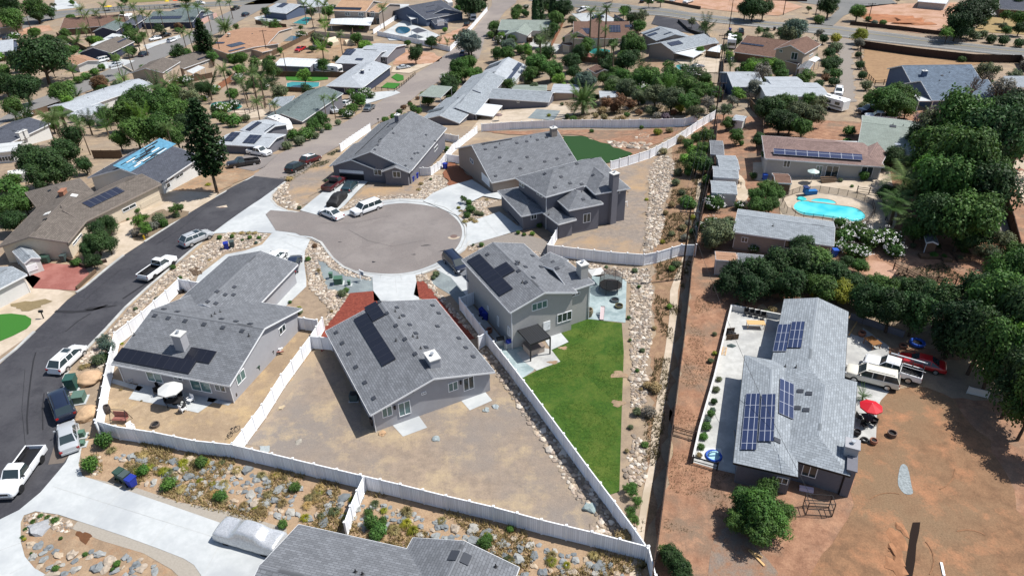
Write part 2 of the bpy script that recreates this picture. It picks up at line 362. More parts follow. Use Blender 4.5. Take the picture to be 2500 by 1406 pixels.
    def solar(s, p, q, m=None, lift=.14, name='solar_panel', more=(), strips=None):
        h = s.hit(((p[0]+q[0])/2, (p[1]+q[1])/2), 'roof')
        if not h: print('solar miss', s.root['label'], p, q); return
        loc, n = h; u = Vector((-n.y, n.x, 0)).normalized(); v = n.cross(u)
        def on(p):
            d = ray(p); t = (loc-EYE).dot(n)/d.dot(n); return EYE+d*t-loc
        Q = [on(x) for x in (p, q)+tuple(more)]; us = sorted(x.dot(u) for x in Q); vs = sorted(x.dot(v) for x in Q); u0, u1, v0, v1 = us[0], us[-1], vs[0], vs[-1]
        if len(Q) == 4: u0, u1, v0, v1 = (us[0]+us[1])/2, (us[2]+us[3])/2, (vs[0]+vs[1])/2, (vs[2]+vs[3])/2
        if strips:
            rs = random.Random(3); ms = {0: BLACK, 1: m, 2: WALLC['white']}; mbs = {0: MB(), 1: MB(), 2: MB()}; n_ = strips
            for k in range(n_):
                for j in range(3):
                    y = v0+(v1-v0)*(k+.5*rs.random())/n_; x = u0+(u1-u0)*rs.uniform(-.05, .7); L_ = (u1-u0)*rs.uniform(.1, .4); t = rs.uniform(.08, .28); z = n*(.05+.006*k+.03*j); t_ = rs.choice((0, 0, 1, 2)); mbs[t_].face([loc+u*a_+v*b_+z for a_, b_ in ((x, y), (x+L_, y+rs.uniform(-.1, .1)), (x+L_, y+t), (x, y+t))])
            for k in (0, 1, 2): mbs[k].build('roof_batten', ms[k], s.root)
            return
        mb = MB(); c = [loc+u*x+v*y+n*lift for x, y in ((u0, v0), (u1, v0), (u1, v1), (u0, v1))]
        mb.face(c, 0, [(0, 0), (u1-u0, 0), (u1-u0, v1-v0), (0, v1-v0)])
        for i in range(4):
            e, f = c[i], c[(i+1) % 4]; k = n*(lift if lift < .1 else .06); mb.face([e-k, f-k, f, e], 1)
        return mb.build(name, [m or PVB, BLACK], s.root)
    def vents(s, L, sz=(.5, .42), m=None):
        for p in L:
            h = s.hit(p, 'roof')
            if not h: continue
            loc, n = h; u = Vector((-n.y, n.x, 0)).normalized(); v = n.cross(u); mb = MB()
            c = [loc+u*x+v*y for x, y in ((-sz[0]/2, -sz[1]/2), (sz[0]/2, -sz[1]/2), (sz[0]/2, sz[1]/2), (-sz[0]/2, sz[1]/2))]
            k = n*.09; mb.face([x+k for x in c])
            for i in range(4): mb.face([c[i], c[(i+1) % 4], c[(i+1) % 4]+k, c[i]+k])
            mb.build('roof_vent', m or MATS['vent_grey'], s.root)
    def pipes(s, L):
        for p in L:
            h = s.hit(p, 'roof')
            if not h: continue
            loc, n = h; mb = MB(); mb.tube(loc, loc+Vector((0, 0, .28)), .035, mi=0); mb.tube(loc+Vector((0, 0, .25)), loc+Vector((0, 0, .31)), .06); mb.lathe(loc, [(.16, .02), (.07, .08)], 8)
            mb.build('vent_pipe', BLACK, s.root)
    def chimney(s, p, w=1.0, d=.8, h=1.5, m=None, cap=True, ground=False, ang=None, cowl=True):
        if ground: loc = G(p, 0, s.zb); loc.z = s.zb; H = h
        else:
            ht = s.hit(p, 'roof')
            if not ht: print('chimney miss', p); return
            loc = ht[0]; H = h
        if ang is None:
            e = s.axis; ang = math.atan2(e.y, e.x)
        mb = MB(); mb.box(loc+Vector((0, 0, H/2-.3)), ang, (w, d, H+.6)); o = mb.build('chimney', m or s.wm, s.root)
        c2 = MB(); c2.box(loc+Vector((0, 0, H+.06)), ang, (w+.16, d+.16, .12)); 
        c2.build('cap', WALLC['white'] if cap else (m or s.wm), o)
        if cowl: c3 = MB(); c3.tube(loc+Vector((0, 0, H+.1)), loc+Vector((0, 0, H+.35)), .12); c3.tube(loc+Vector((0, 0, H+.33)), loc+Vector((0, 0, H+.42)), .2); c3.build('flue', STEEL, o)
    def cover(s, pts, h, m=None, posts=(0, 1, 2, 3), t=.14, name='patio_cover', h2=None):
        P = [s.P(p, h if h2 is None or i < 2 else h2) for i, p in enumerate(pts)]; mb = MB(); dz = Vector((0, 0, -t))
        L = (P[1]-P[0]).length; D = (P[2]-P[1]).length
        ar = sum(P[i].x*P[(i+1) % len(P)].y-P[(i+1) % len(P)].x*P[i].y for i in range(len(P)))
        if ar < 0: P = P[::-1]
        n = len(P); mb.face(P, 0, ([(0, 0), (L, 0), (L, D), (0, D)] + [(0, D/2)]*9)[:n]); mb.face([q+dz for q in P[::-1]], 1)
        for i in range(n): mb.face([P[i]+dz, P[(i+1) % n]+dz, P[(i+1) % n], P[i]], 1)
        o = mb.build(name, [m or ROOFC['metal'], s.tm], s.root)
        cen = sum(P, Vector())/n
        for i in posts:
            if i < n:
                q = P[i]+(cen-P[i])*.06; b = MB(); b.box((q.x, q.y, (q.z-t+s.zb)/2-.1), 0, (.14, .14, q.z-t-s.zb+.2)); b.build('post', s.tm, o)
        return o
mat('vent_grey', K(66, 70, 78), .7)
# ------------------------------------------------------------------ fences
def fence(px, label, h=1.8, sp=2.3, kind='vinyl', m=None, name=None, world=False, top=False, cat='fence', group=None, lpx=None, closed=False, full=False, tall=0):
    P = [Vector(p) if world else G(p, h if top else 0) for p in px]
    for q in P: q.z = zg(q.x, q.y)
    if closed: P.append(P[0].copy())
    root = empty(name or {'vinyl': 'vinyl_fence', 'wood': 'wooden_fence', 'rail': 'rail_fence', 'mesh': 'mesh_fence', 'wall': 'garden_wall'}[kind], P[0])
    tag(root, label, cat, group, lpx or px[len(px)//2], full)
    m = m or {'vinyl': WHITE, 'wood': WOODF, 'rail': DKWOOD, 'mesh': BLACK, 'wall': WALLC['white']}[kind]
    pw = {'vinyl': .16, 'wood': .1, 'rail': .12, 'mesh': .05, 'wall': .2}[kind]; posts = []
    for i in range(len(P)-1):
        a, b = P[i], P[i+1]; L = (b-a).length; n = max(1, round(L/sp)); mb = MB()
        for k in range(n):
            p, q = a.lerp(b, k/n), a.lerp(b, (k+1)/n); p.z = zg(p.x, p.y); q.z = zg(q.x, q.y)
            if k or not i: posts.append(p)
            elif i: posts.append(p)
            d = (q-p); l = d.length; ax = d.normalized(); c = (p+q)/2; ang = math.atan2(ax.y, ax.x); up = Vector((0, 0, 1)); nn = Vector((-math.sin(ang), math.cos(ang), 0))
            if kind == 'wall': continue
            if kind in ('vinyl', 'wood'):
                th = .04 if kind == 'vinyl' else .03
                for sgn in (-1, 1):
                    pa, pb = (p, q) if sgn > 0 else (q, p); o = nn*(-sgn*th/2)
                    mb.face([pa+o+up*.06, pb+o+up*.06, pb+o+up*(h-.06), pa+o+up*(h-.06)], 0, [(0, 0), (l, 0), (l, h), (0, h)])
                mb.face([p+nn*th+up*(h-.055), p-nn*th+up*(h-.055), q-nn*th+up*(h-.055), q+nn*th+up*(h-.055)][::-1], 0)
                for zz in (h-.05, .12):
                    for dd in (.05,):
                        A = [p+nn*dd+up*(zz+.06), q+nn*dd+up*(zz+.06), q-nn*dd+up*(zz+.06), p-nn*dd+up*(zz+.06)]; B = [x-up*.12 for x in A]
                        mb.face(A[::-1], 1); mb.face([B[0], B[1], A[1], A[0]], 1); mb.face([B[2], B[3], A[3], A[2]], 1)
            elif kind == 'rail':
                for zz in (.35, .75, h-.15): mb.tube(p+up*zz, q+up*zz, .045, n=5)
            elif kind == 'mesh':
                for zz in (.05, h): mb.tube(p+up*zz, q+up*zz, .02, n=5)
                mb.face([p, q, q+up*h, p+up*h], 2)
        if kind == 'wall':
            L2 = (b-a); ang = math.atan2(L2.y, L2.x); n3 = Vector((-math.sin(ang), math.cos(ang), 0))*.1; up = Vector((0, 0, h))
            mb.face([a-n3+up, b-n3+up, b+n3+up, a+n3+up]); mb.face([a-n3-up*.3, b-n3-up*.3, b-n3+up, a-n3+up]); mb.face([b+n3-up*.3, a+n3-up*.3, a+n3+up, b+n3+up])
            mb.face([a-n3-up*.3, a+n3-up*.3, a+n3+up, a-n3+up]); mb.face([b-n3-up*.3, b+n3-up*.3, b+n3+up, b-n3+up])
        mb.build('panel' if kind != 'rail' else 'rail', [MATS['vinyl_panel_shade'] if kind == 'vinyl' and m is WHITE else m, m, MATS['screen_mesh']], root)
    posts.append(P[-1])
    if kind != 'wall':
        for p in posts[:100]:
            b = MB(); b.box(p+Vector((0, 0, h/2+.02)), math.atan2(ax.y, ax.x), (pw, pw, h+.12)); 
            if kind == 'vinyl': b.box(p+Vector((0, 0, h+.1)), math.atan2(ax.y, ax.x), (pw+.05, pw+.05, .05))
            b.build('post', m, root)
    return root
gridmat('vinyl_panel_shade', (.80, .82, .86, 1), (.6, .63, .68, 1), .18, 30, .012, .5, .3)  # panels greyer and bluer than the posts: shade painted into their colour
def meshmat():
    m = bpy.data.materials.new('screen_mesh'); m.use_nodes = True; n = m.node_tree.nodes; l = m.node_tree.links; b = n['Principled BSDF']
    b.inputs['Base Color'].default_value = (.06, .05, .045, 1); b.inputs['Alpha'].default_value = .45; MATS['screen_mesh'] = m
meshmat()
# ------------------------------------------------------------------ vehicles
PAINT = {}
def paint(n, c):
    m = mat('paint_'+n, c, .28, spec=.55); m.node_tree.nodes['Principled BSDF'].inputs['Coat Weight'].default_value = .6; m.node_tree.nodes['Principled BSDF'].inputs['Coat Roughness'].default_value = .06; return m
PC = {'white': (.78, .79, .80, 1), 'silver': (.42, .44, .46, 1), 'black': (.012, .012, .014, 1), 'navy': (.012, .018, .04, 1), 'maroon': (.09, .012, .016, 1), 'teal': (.02, .045, .055, 1), 'red': (.45, .015, .02, 1),
      'cream': (.72, .69, .60, 1), 'slate': (.09, .11, .125, 1), 'blue': (.02, .05, .16, 1), 'grey': (.16, .165, .17, 1), 'green': (.03, .05, .04, 1)}
HL = mat('headlight_lens', (.75, .78, .8, 1), .1, spec=.8); TL = mat('taillight_lens', (.35, .01, .01, 1), .2, spec=.7)
SPEC = {  # L, W, bottom, body stations (x/L, z, wf), cabin (x/L, z, wf) windshield base, roof front, roof rear, tail base ; pillars
 'sedan': (4.75, 1.84, .24, [(.5, .5, .58), (.488, .64, .74), (.44, .76, .93), (.24, .9, 1), (-.36, .98, 1), (-.46, .96, .95), (-.495, .85, .86), (-.5, .5, .82)], [(.24, .93), (.09, 1.40), (-.18, 1.42), (-.38, 1.0)], .7, [.0, -.17], .33),
 'suv': (4.75, 1.92, .28, [(.5, .6, .62), (.488, .86, .78), (.44, 1.0, .94), (.3, 1.1, 1), (-.46, 1.1, 1), (-.49, 1.0, .94), (-.5, .55, .88)], [(.3, 1.11), (.13, 1.66), (-.36, 1.7), (-.48, 1.14)], .74, [.0, -.19], .36),
 'bigsuv': (5.3, 2.02, .32, [(.5, .65, .68), (.49, .98, .84), (.45, 1.1, .96), (.28, 1.12, 1), (-.47, 1.18, 1), (-.495, 1.1, .95), (-.5, .6, .9)], [(.28, 1.14), (.15, 1.82), (-.42, 1.86), (-.49, 1.2)], .77, [.01, -.2], .39),
 'van': (5.1, 1.98, .26, [(.5, .6, .74), (.48, .85, .86), (.42, .98, .97), (.32, 1.05, 1), (-.46, 1.1, 1), (-.5, 1.0, .93), (-.505, .5, .9)], [(.33, 1.06), (.16, 1.7), (-.43, 1.74), (-.49, 1.1)], .78, [.03, -.18, -.38], .34),
 'pickup': (5.8, 2.0, .36, [(.5, .68, .74), (.49, 1.02, .86), (.455, 1.14, .97), (.25, 1.2, 1), (-.14, 1.22, 1)], [(.24, 1.2), (.14, 1.84), (-.1, 1.86), (-.135, 1.22)], .78, [.02], .41),
 'truck': (6.0, 2.0, .36, [(.5, .68, .74), (.49, 1.02, .86), (.455, 1.14, .97), (.25, 1.2, 1), (-.02, 1.22, 1)], [(.24, 1.2), (.14, 1.84), (0.0, 1.86), (-.015, 1.22)], .78, [], .41)}
CARC = {}
def car(kind, color, p, nose, label, cat='car', name='parked_car', roofc=None, extra=None, h=.5, full=False):
    q = G(p, h); nn = G(nose, h); ang = math.atan2(nn.y-q.y, nn.x-q.x); q.z = zg(q.x, q.y)
    sl = (zg(q.x+2*math.cos(ang), q.y+2*math.sin(ang))-zg(q.x-2*math.cos(ang), q.y-2*math.sin(ang)))/4
    key = (kind, color, roofc, extra)
    if key in CARC: root = copy_tree(CARC[key]); root.location = q; root.rotation_euler = (0, -math.atan(sl), ang); tag(root, label, cat, None, p, full); return root
    root = empty(name, (0, 0, 0)); L, W, zb, st, cab, wtf, pil, wr = SPEC[kind]; pm = paint(color, PC[color]); pr = paint(roofc, PC[roofc]) if roofc else pm; hw = W/2
    b = MB(); rings = []
    for x, z, wf in st:
        w = hw*wf; x *= L
        rings.append([Vector((x, y, zz)) for y, zz in ((-w*.9, zb), (-w, zb+.16), (-w*1.0, (zb+z)/2), (-w*.97, z-.1), (-w*.88, z), (-w*.4, z+.035), (w*.4, z+.035), (w*.88, z), (w*.97, z-.1), (w, (zb+z)/2), (w, zb+.16), (w*.9, zb))])
    for a, c in zip(rings, rings[1:]):
        for i in range(len(a)): j = (i+1) % len(a); b.face([a[i], c[i], c[j], a[j]], 1 if i in (0, 10, 11) else 0)
    b.face(rings[0], 0); b.face(rings[-1][::-1], 0)
    # cabin
    def cr(x, z, k=1.):
        wl = hw*.93; wt = hw*wtf*k; return [Vector((x*L, y, zz)) for y, zz in ((-wl, 0), (-wt, z-.07), (-wt*.86, z), (wt*.86, z), (wt, z-.07), (wl, 0))]
    (x0, z0), (x1, z1), (x2, z2), (x3, z3) = cab; belt = z0-.02; g = MB()
    def ring(x, z, fl=False):
        r = cr(x, z)
        if fl: r = [Vector((x*L, y, belt)) for y in (-hw*.93, -hw*.9, -hw*.75, hw*.75, hw*.9, hw*.93)]
        r[0].z = r[5].z = belt; return r
    st2 = [(x0, None)] + [(x1, z1)]
    xs = [x1]
    for pp in pil: xs += [pp+.008, pp-.008]
    xs.append(x2); RR = [ring(x0, z0, True)]+[ring(x, z1+(z2-z1)*(x1-x)/(x1-x2)) for x in xs]+[ring(x3, z3, True)]
    for i, (a, c) in enumerate(zip(RR, RR[1:])):
        first, last = i == 0, i == len(RR)-2; pill = (not first and not last and i % 2 == 0)
        for j in range(5):
            f = [a[j], c[j], c[j+1], a[j+1]]
            top = j in (1, 2, 3)
            if first or last: (g if j == 2 or j in (0, 4) else b).face(f, 0 if j in (0, 2, 4) else 0)
            elif top: b.face(f, 2)
            else: (b if pill else g).face(f, 0)
    # lower valance for bed
    if kind in ('pickup', 'truck'):
        xb = st[-1][0]*L-.02; xe = -.5*L; ln = xb-xe; zt = 1.2
        for sy in (-1, 1): b.box(((xb+xe)/2, sy*(hw-.08), (zt+.5)/2+.0), 0, (ln, .14, zt-.5)); 
        b.box((xe+.05, 0, (zt+.52)/2), 0, (.1, W-.3, zt-.55)); b.box(((xb+xe)/2, 0, .62), 0, (ln, W-.32, .16), 1)
        lm = MB(); lm.box(((xb+xe)/2, 0, .73), 0, (ln-.12, W-.34, .04)); lm.box((xb-.03, 0, .97), 0, (.05, W-.34, .44))
        for sy in (-1, 1): lm.box(((xb+xe)/2, sy*(hw-.17), .95), 0, (ln-.14, .03, .42)); lm.box((xe+.65*ln*.55+.3, sy*(hw-.3), .86), 0, (.9, .22, .24))
    o = b.build('body', [pm, BLACK, pr], root, merge=True); md = o.modifiers.new('b', 'BEVEL'); md.width = .06; md.segments = 3; md.limit_method = 'ANGLE'; md.angle_limit = R(35)
    for f in o.data.polygons: f.use_smooth = True
    g.build('glass', GLASS, root)
    if kind in ('pickup', 'truck'): lm.build('bed_liner', BLACK if color != 'white' or extra != 'open' else STEEL, root)
    for sx in (.315, -.3):
        for sy in (-1, 1):
            wh = MB(); c = Vector((sx*L, sy*(hw-.13), wr)); wh.tube(c-Vector((0, .12, 0)), c+Vector((0, .14, 0)) if sy > 0 else c+Vector((0, .12, 0)), wr, n=18)
            if sy < 0: wh = MB(); wh.tube(c+Vector((0, .12, 0)), c-Vector((0, .14, 0)), wr, n=18)
            wo = wh.build('wheel', RUBBER, root); rm = MB(); rm.tube(c+Vector((0, sy*.13, 0)), c+Vector((0, sy*.16, 0)), wr*.62, n=12); rm.build('rim', BLACK if extra == 'lift' else CHROME, wo)
    zf = st[1][1]; zr_ = (st[-2][1] if kind not in ('pickup', 'truck') else 1.1)
    for sy in (-1, 1):
        m_ = MB(); m_.box((L*.478, sy*hw*.66, zf-.1), -sy*.35, (.2, .36, .16)); m_.build('headlight', HL, root)
        m_ = MB(); m_.box((-L*.493, sy*hw*.8, zr_-.18), sy*.2, (.1, .26, .22)); m_.build('taillight', TL, root)
        m_ = MB(); m_.box((L*(x0-.055), sy*(hw+.07), belt+.09), 0, (.1, .2, .15)); m_.build('mirror', pm if color != 'white' else BLACK, root)
    gr = MB(); gr.box((L*.495, 0, zf-.2), 0, (.06, W*.5, .2)); gr.build('grille', BLACK, root)
    for sx, nm in ((.5, 'bumper'), (-.5, 'bumper')):
        m_ = MB(); m_.box((sx*L+.01, 0, zb+.16), 0, (.12, W*.84, .2)); m_.build(nm, CHROME if kind in ('pickup', 'truck', 'bigsuv') and color in ('white', 'red', 'slate') else pm, root)
    if kind in ('suv', 'bigsuv', 'van'):
        for sy in (-1, 1): m_ = MB(); m_.tube((x1*L-.2, sy*hw*.62, z1+.05), (x2*L+.2, sy*hw*.62, z2+.05), .025, n=5); m_.build('roof_rail', BLACK, root)
    if extra == 'sunroof' or kind == 'suv': m_ = MB(); m_.box((L*.04, 0, z1+.012), 0, (.7, .9, .02)); m_.build('sunroof', GLASS, root)
    if extra == 'rack':
        for k in (-.12, -.3, -.48):
            for sy in (-1, 1): m_ = MB(); m_.tube((k*L, sy*.85, 1.1), (k*L, sy*.85, 2.0), .03, n=5); m_.tube((k*L, sy*.85, 2.0), (k*L, 0, 2.0), .03, n=5); m_.build('rack_bar', BLACK, root)
        for sy in (-1, 1): m_ = MB(); m_.tube((.1*L, sy*.85, 2.03), (-.52*L, sy*.85, 2.03), .09 if sy < 0 else .03, n=8); m_.build('rack_tube', STEEL, root)
    root.location = q; root.rotation_euler = (0, -math.atan(sl), ang); tag(root, label, cat, None, p, full); CARC[key] = root; return root
def loft(mb, rings, mi=0, caps=True):
    for a, c in zip(rings, rings[1:]):
        n = len(a)
        for i in range(n): mb.face([a[i], c[i], c[(i+1) % n], a[(i+1) % n]], mi)
    if caps: mb.face(rings[0], mi); mb.face(rings[-1][::-1], mi)
def covered_car(p, nose, label, m, L=5., W=2.0, big=1.):
    q = G(p, .5); nn = G(nose, .5); root = empty('covered_car', (0, 0, 0), math.atan2(nn.y-q.y, nn.x-q.x)); mb = MB(); rr = []
    st = [(.5, .55, .86), (.495, .95, .93), (.47, 1.08, .97), (.36, 1.12, 1), (.24, 1.14, 1), (.2, 1.2, 1), (.12, 1.62, .97), (.08, 1.68, .96), (-.02, 1.7, .97), (-.12, 1.68, .96), (-.2, 1.62, .97), (-.26, 1.28, .98), (-.36, 1.2, .97), (-.44, 1.22, .97), (-.49, 1.16, .95), (-.5, .5, .9)]
    for x, z, wf in st:
        w = W/2*wf; z *= big; j_ = .045*big; rr.append([Vector((x*L+random.uniform(-j_, j_), y+random.uniform(-j_, j_), zz+random.uniform(-j_, j_)*.7)) for y, zz in ((-w*1.02, .14), (-w*1.04, .35), (-w, .6), (-w*.97, min(z, 1.0)*.92), (-w*.74 if z > 1.35 else -w*.93, z-.07), (-w*.5, z), (-w*.2, z+.02), (w*.2, z+.02), (w*.5, z), (w*.74 if z > 1.35 else w*.93, z-.07), (w*.97, min(z, 1.0)*.92), (w, .6), (w*1.04, .35), (w*1.02, .14))])
    loft(mb, rr); o = mb.build('cover', m, root, merge=True); s = o.modifiers.new('s', 'SUBSURF'); s.levels = s.render_levels = 1
    for f in o.data.polygons: f.use_smooth = True
    for sx in (.3, -.3):
        for sy in (-1, 1): wh = MB(); c = Vector((sx*L, sy*(W/2-.15), .34)); wh.tube(c-Vector((0, .12, 0)), c+Vector((0, .12, 0)), .34, n=14); wh.build('wheel', RUBBER, root)
    root.location = (q.x, q.y, zg(q.x, q.y)); tag(root, label, 'covered car', None, p); return root
def trailer(p, nose, label, L=7., W=2.4, H=2.9, round_=.5, name='travel_trailer', cat='trailer', stripe=None, motor=False):
    q = G(p, H*.6); nn = G(nose, H*.6); root = empty(name, (0, 0, 0), math.atan2(nn.y-q.y, nn.x-q.x)); mb = MB(); r = round_
    prof = [(-L/2, .6), (-L/2, H-r*.6), (-L/2+r*.3, H-.1), (-L/2+r, H), (L/2-r*1.2, H), (L/2-r*.3, H-r*.7), (L/2, H-r*1.8), (L/2-.05, .6)]
    for sy in (1, -1): mb.face([Vector((x, sy*W/2, z)) for x, z in prof][::sy], 0)
    for a, b in zip(prof, prof[1:]+prof[:1]): mb.face([Vector((a[0], -W/2, a[1])), Vector((a[0], W/2, a[1])), Vector((b[0], W/2, b[1])), Vector((b[0], -W/2, b[1]))][::-1], 0)
    mb.build('body', WHITE, root)
    for x in (-L*.3, 0, L*.28):
        for sy in (-1, 1): g = MB(); g.box((x, sy*(W/2+.01), 1.9), 0, (1.1, .04, .6)); g.build('window', GLASS, root)
    for sy in (-1, 1):
        g = MB(); g.box((0, sy*(W/2+.015), 1.2), 0, (L*.9, .02, .35)); g.build('stripe', stripe or MATS['paint_slate'], root)
        for x in ((-.55, .55) if not motor else (-L*.25, L*.33)): wh = MB(); c = Vector((x, sy*(W/2-.12), .36)); wh.tube(c-Vector((0, .1, 0)), c+Vector((0, .14*1, 0)), .36, n=14); wh.build('wheel', RUBBER, root)
    g = MB(); g.box((L*.1, 0, H+.12), 0, (.9, .8, .26)); g.build('air_conditioner', WALLC['white'], root)
    g = MB(); g.box((-L*.25, 0, H+.05), 0, (.5, .5, .12)); g.build('roof_hatch', BLACK, root)
    if motor: g = MB(); g.box((L/2-.05, 0, 1.75), 0, (.2, W*.85, .8)); g.build('windscreen', GLASS, root)
    else: g = MB(); g.tube((L/2, .5, .5), (L/2+1.1, 0, .5), .06); g.tube((L/2, -.5, .5), (L/2+1.1, 0, .5), .06); g.build('hitch', BLACK, root)
    root.location = (q.x, q.y, zg(q.x, q.y)); tag(root, label, cat, None, p); return root
# ------------------------------------------------------------------ vegetation templates (unit crown radius)
def leafmat(name, rough=.6, tr=.25):
    m = bpy.data.materials.new(name); m.use_nodes = True; n = m.node_tree.nodes; l = m.node_tree.links; b = n['Principled BSDF']
    oi = n.new('ShaderNodeObjectInfo'); a = n.new('ShaderNodeAttribute'); a.attribute_name = 'v'; mx = n.new('ShaderNodeMix'); mx.data_type = 'RGBA'; mx.blend_type = 'MULTIPLY'; mx.inputs[0].default_value = 1
    l.new(oi.outputs['Color'], mx.inputs[6]); l.new(a.outputs['Color'], mx.inputs[7]); l.new(mx.outputs[2], b.inputs['Base Color']); b.inputs['Roughness'].default_value = rough; b.inputs['Specular IOR Level'].default_value = .25
    tl = n.new('ShaderNodeBsdfTranslucent'); ms = n.new('ShaderNodeMixShader'); ms.inputs[0].default_value = tr; l.new(mx.outputs[2], tl.inputs[0]); l.new(b.outputs[0], ms.inputs[1]); l.new(tl.outputs[0], ms.inputs[2]); l.new(ms.outputs[0], n['Material Output'].inputs[0])
    MATS[name] = m; return m
LEAF = leafmat('foliage'); BARK = mat('bark', K(92, 78, 66), .95, var=.25, scale=5, bump=.4); PBARK = mat('palm_bark', K(120, 104, 88), .95, var=.25, scale=4, bump=.4)
PETAL = mat('white_petals', (.75, .73, .72, 1), .7); 
rnd = random.Random(11)
def rv(): 
    while 1:
        v = Vector((rnd.uniform(-1, 1), rnd.uniform(-1, 1), rnd.uniform(-1, 1)))
        if .05 < v.length < 1: return v
def leaf(mb, c, n, s, col, asp=1.5):
    n = n.normalized(); u = n.orthogonal().normalized(); a = rnd.uniform(0, 6.28); w_ = n.cross(u); x = u*math.cos(a)+w_*math.sin(a); y = n.cross(x)
    mb.face([c-x*s*asp/2, c-y*s/2, c+x*s*asp/2, c+y*s/2]); mb.col += [col]*4
def crown(N, zc, lobes, sz, zs=.85, rl=(.34, .52), spread=.62, seed=0, flat=0.):
    rnd.seed(seed); mb = MB(); Ls = []
    for i in range(lobes):
        for t in range(20):
            d = rv().normalized(); rr = spread*(rnd.random()**.4); c = Vector((d.x*rr, d.y*rr, d.z*rr*zs)); 
            if all((c-o).length > .26 for o, _, _ in Ls): break
        Ls.append((c, rnd.uniform(*rl), rnd.uniform(.65, 1.3)))
    Ls.append((Vector((0, 0, 0)), .5, .8))
    tot = sum(r*r for _, r, _ in Ls)
    for c, r, b in Ls:
        for k in range(int(N*r*r/tot)):
            d = rv().normalized(); 
            if d.z < -.35 and rnd.random() < .6: d.z = -d.z
            q = r*(1-.4*rnd.random()**2)*(1+.16*math.sin(9*d.x+5*c.x)+.14*math.sin(11*d.y+4*d.z)); p = c+Vector((d.x*q, d.y*q, d.z*q*.85))
            n = (d*1.0+rv()*.9+Vector((0, 0, .4))); v = b*rnd.uniform(.6, 1.4); hue = rnd.uniform(-.08, .1)
            leaf(mb, p+Vector((0, 0, zc)), n, sz*rnd.uniform(.7, 1.35), (v*(1+hue), v, v*(1-hue*1.5), 1))
    return mb
def limbs(zc, lobes=6, r=.07, seed=0, z0=0.):
    rnd.seed(seed); mb = MB(); top = zc*.72; mb.tube((0, 0, z0-.1), (0.03, .02, top*.6), r, r*.75, 7); mb.tube((0.03, .02, top*.6), (0, .04, top*1.1), r*.75, r*.4, 6)
    for i in range(lobes):
        a = 6.28*i/lobes+rnd.uniform(-.4, .4); q = rnd.uniform(.45, .75); e = Vector((math.cos(a)*q, math.sin(a)*q, zc+rnd.uniform(-.25, .35))); s = Vector((0.03, .02, top*rnd.uniform(.45, .8))); m = s.lerp(e, .5)+Vector((0, 0, -.05))
        mb.tube(s, m, r*.5, r*.32, 5); mb.tube(m, e, r*.32, r*.1, 5)
    return mb
TPL = {}
def tpl(kind, parts):   # parts: (name, MB, material)
    root = empty('tpl_'+kind, (0, 0, -500)); COL.objects.unlink(root); L = []
    for nm, mb, m in parts:
        o = mb.build(nm, m, None); COL.objects.unlink(o); L.append(o)
    TPL[kind] = L
for i in range(4):
    tpl('broad%d' % i, [('trunk', limbs(1.15, 7, .07, i), BARK), ('crown', crown(8500, 1.15, 14+i*3, .06, .8+.06*i, (.24, .5), .68, seed=20+i), LEAF)])
for i in range(2):
    tpl('dense%d' % i, [('trunk', limbs(1.0, 7, .08, i+9), BARK), ('crown', crown(9500, 1.0, 26, .055, .75, (.2, .4), .74, seed=30+i), LEAF)])
for i in range(2):
    tpl('airy%d' % i, [('trunk', limbs(1.25, 10, .045, i+5), BARK), ('crown', crown(2300, 1.25, 16, .07, .85, (.2, .36), .75, seed=40+i), LEAF)])
for i in range(3):
    tpl('shrub%d' % i, [('stem', limbs(.6, 6, .04, i+3), BARK), ('foliage', crown(2000, .62, 9+i, .10, .65, (.35, .5), .5, seed=50+i), LEAF)])
def flowers(seed):
    rnd.seed(seed); mb = MB()
    for c in range(34):
        d = rv().normalized(); d.z = abs(d.z); b = Vector((d.x, d.y, .62+d.z*.72))*.98
        for k in range(6): leaf(mb, b+rv()*.09, Vector((d.x, d.y, d.z+.5)), .055, (1, 1, 1, 1))
    return mb
tpl('flower0', [('stem', limbs(.6, 6, .04, 3), BARK), ('foliage', crown(2600, .62, 12, .085, .7, (.35, .5), .55, seed=61), LEAF), ('blossom', flowers(4), PETAL)])
# tall narrow cypress
mb = MB(); rnd.seed(3)
for k in range(1500):
    z = rnd.uniform(.1, 6); r = .85*(1-(z/6.2)**2)**.5*rnd.uniform(.6, 1.05); a = rnd.uniform(0, 6.28); v = rnd.uniform(.6, 1.2); leaf(mb, Vector((r*math.cos(a), r*math.sin(a), z)), Vector((math.cos(a), math.sin(a), .4))+rv()*.6, .26, (v, v, v, 1))
tb = MB(); tb.tube((0, 0, -.1), (0, 0, 5), .1, .03); tpl('cypress', [('trunk', tb, BARK), ('crown', mb, LEAF)])
# layered pine (unit = crown radius at the base)
mb = MB(); tb = MB(); rnd.seed(5); Hh = 4.4; tb.tube((0, 0, -.2), (0, 0, Hh), .085, .02, 8)
for lv in range(19):
    z = 1.0+lv*(Hh-1.05)/18; r = 1.0*(1-(lv/19.)**1.9)*(.55+.45*min(1, lv/4.))*rnd.uniform(.9, 1.08)+.08
    for j in range(9):
        a = 6.28*j/9+lv*.37+rnd.uniform(-.15, .15); d = Vector((math.cos(a), math.sin(a), .18)); rr = r*rnd.uniform(.8, 1.08); tb.tube((0, 0, z), d*rr+Vector((0, 0, z)), .02, .006, 4, cap=False)
        for k in range(int(14+50*rr)):
            t = rnd.uniform(.25, 1.03); p = d*(rr*t)+Vector((0, 0, z))+rv()*.1; p.z = z+.18*rr*t+rnd.uniform(-.05, .1); v = rnd.uniform(.6, 1.25); leaf(mb, p, Vector((0, 0, 1))+rv()*.9, .085, (v, v, v, 1), 2.)
tpl('pine', [('trunk', tb, BARK), ('crown', mb, LEAF)])
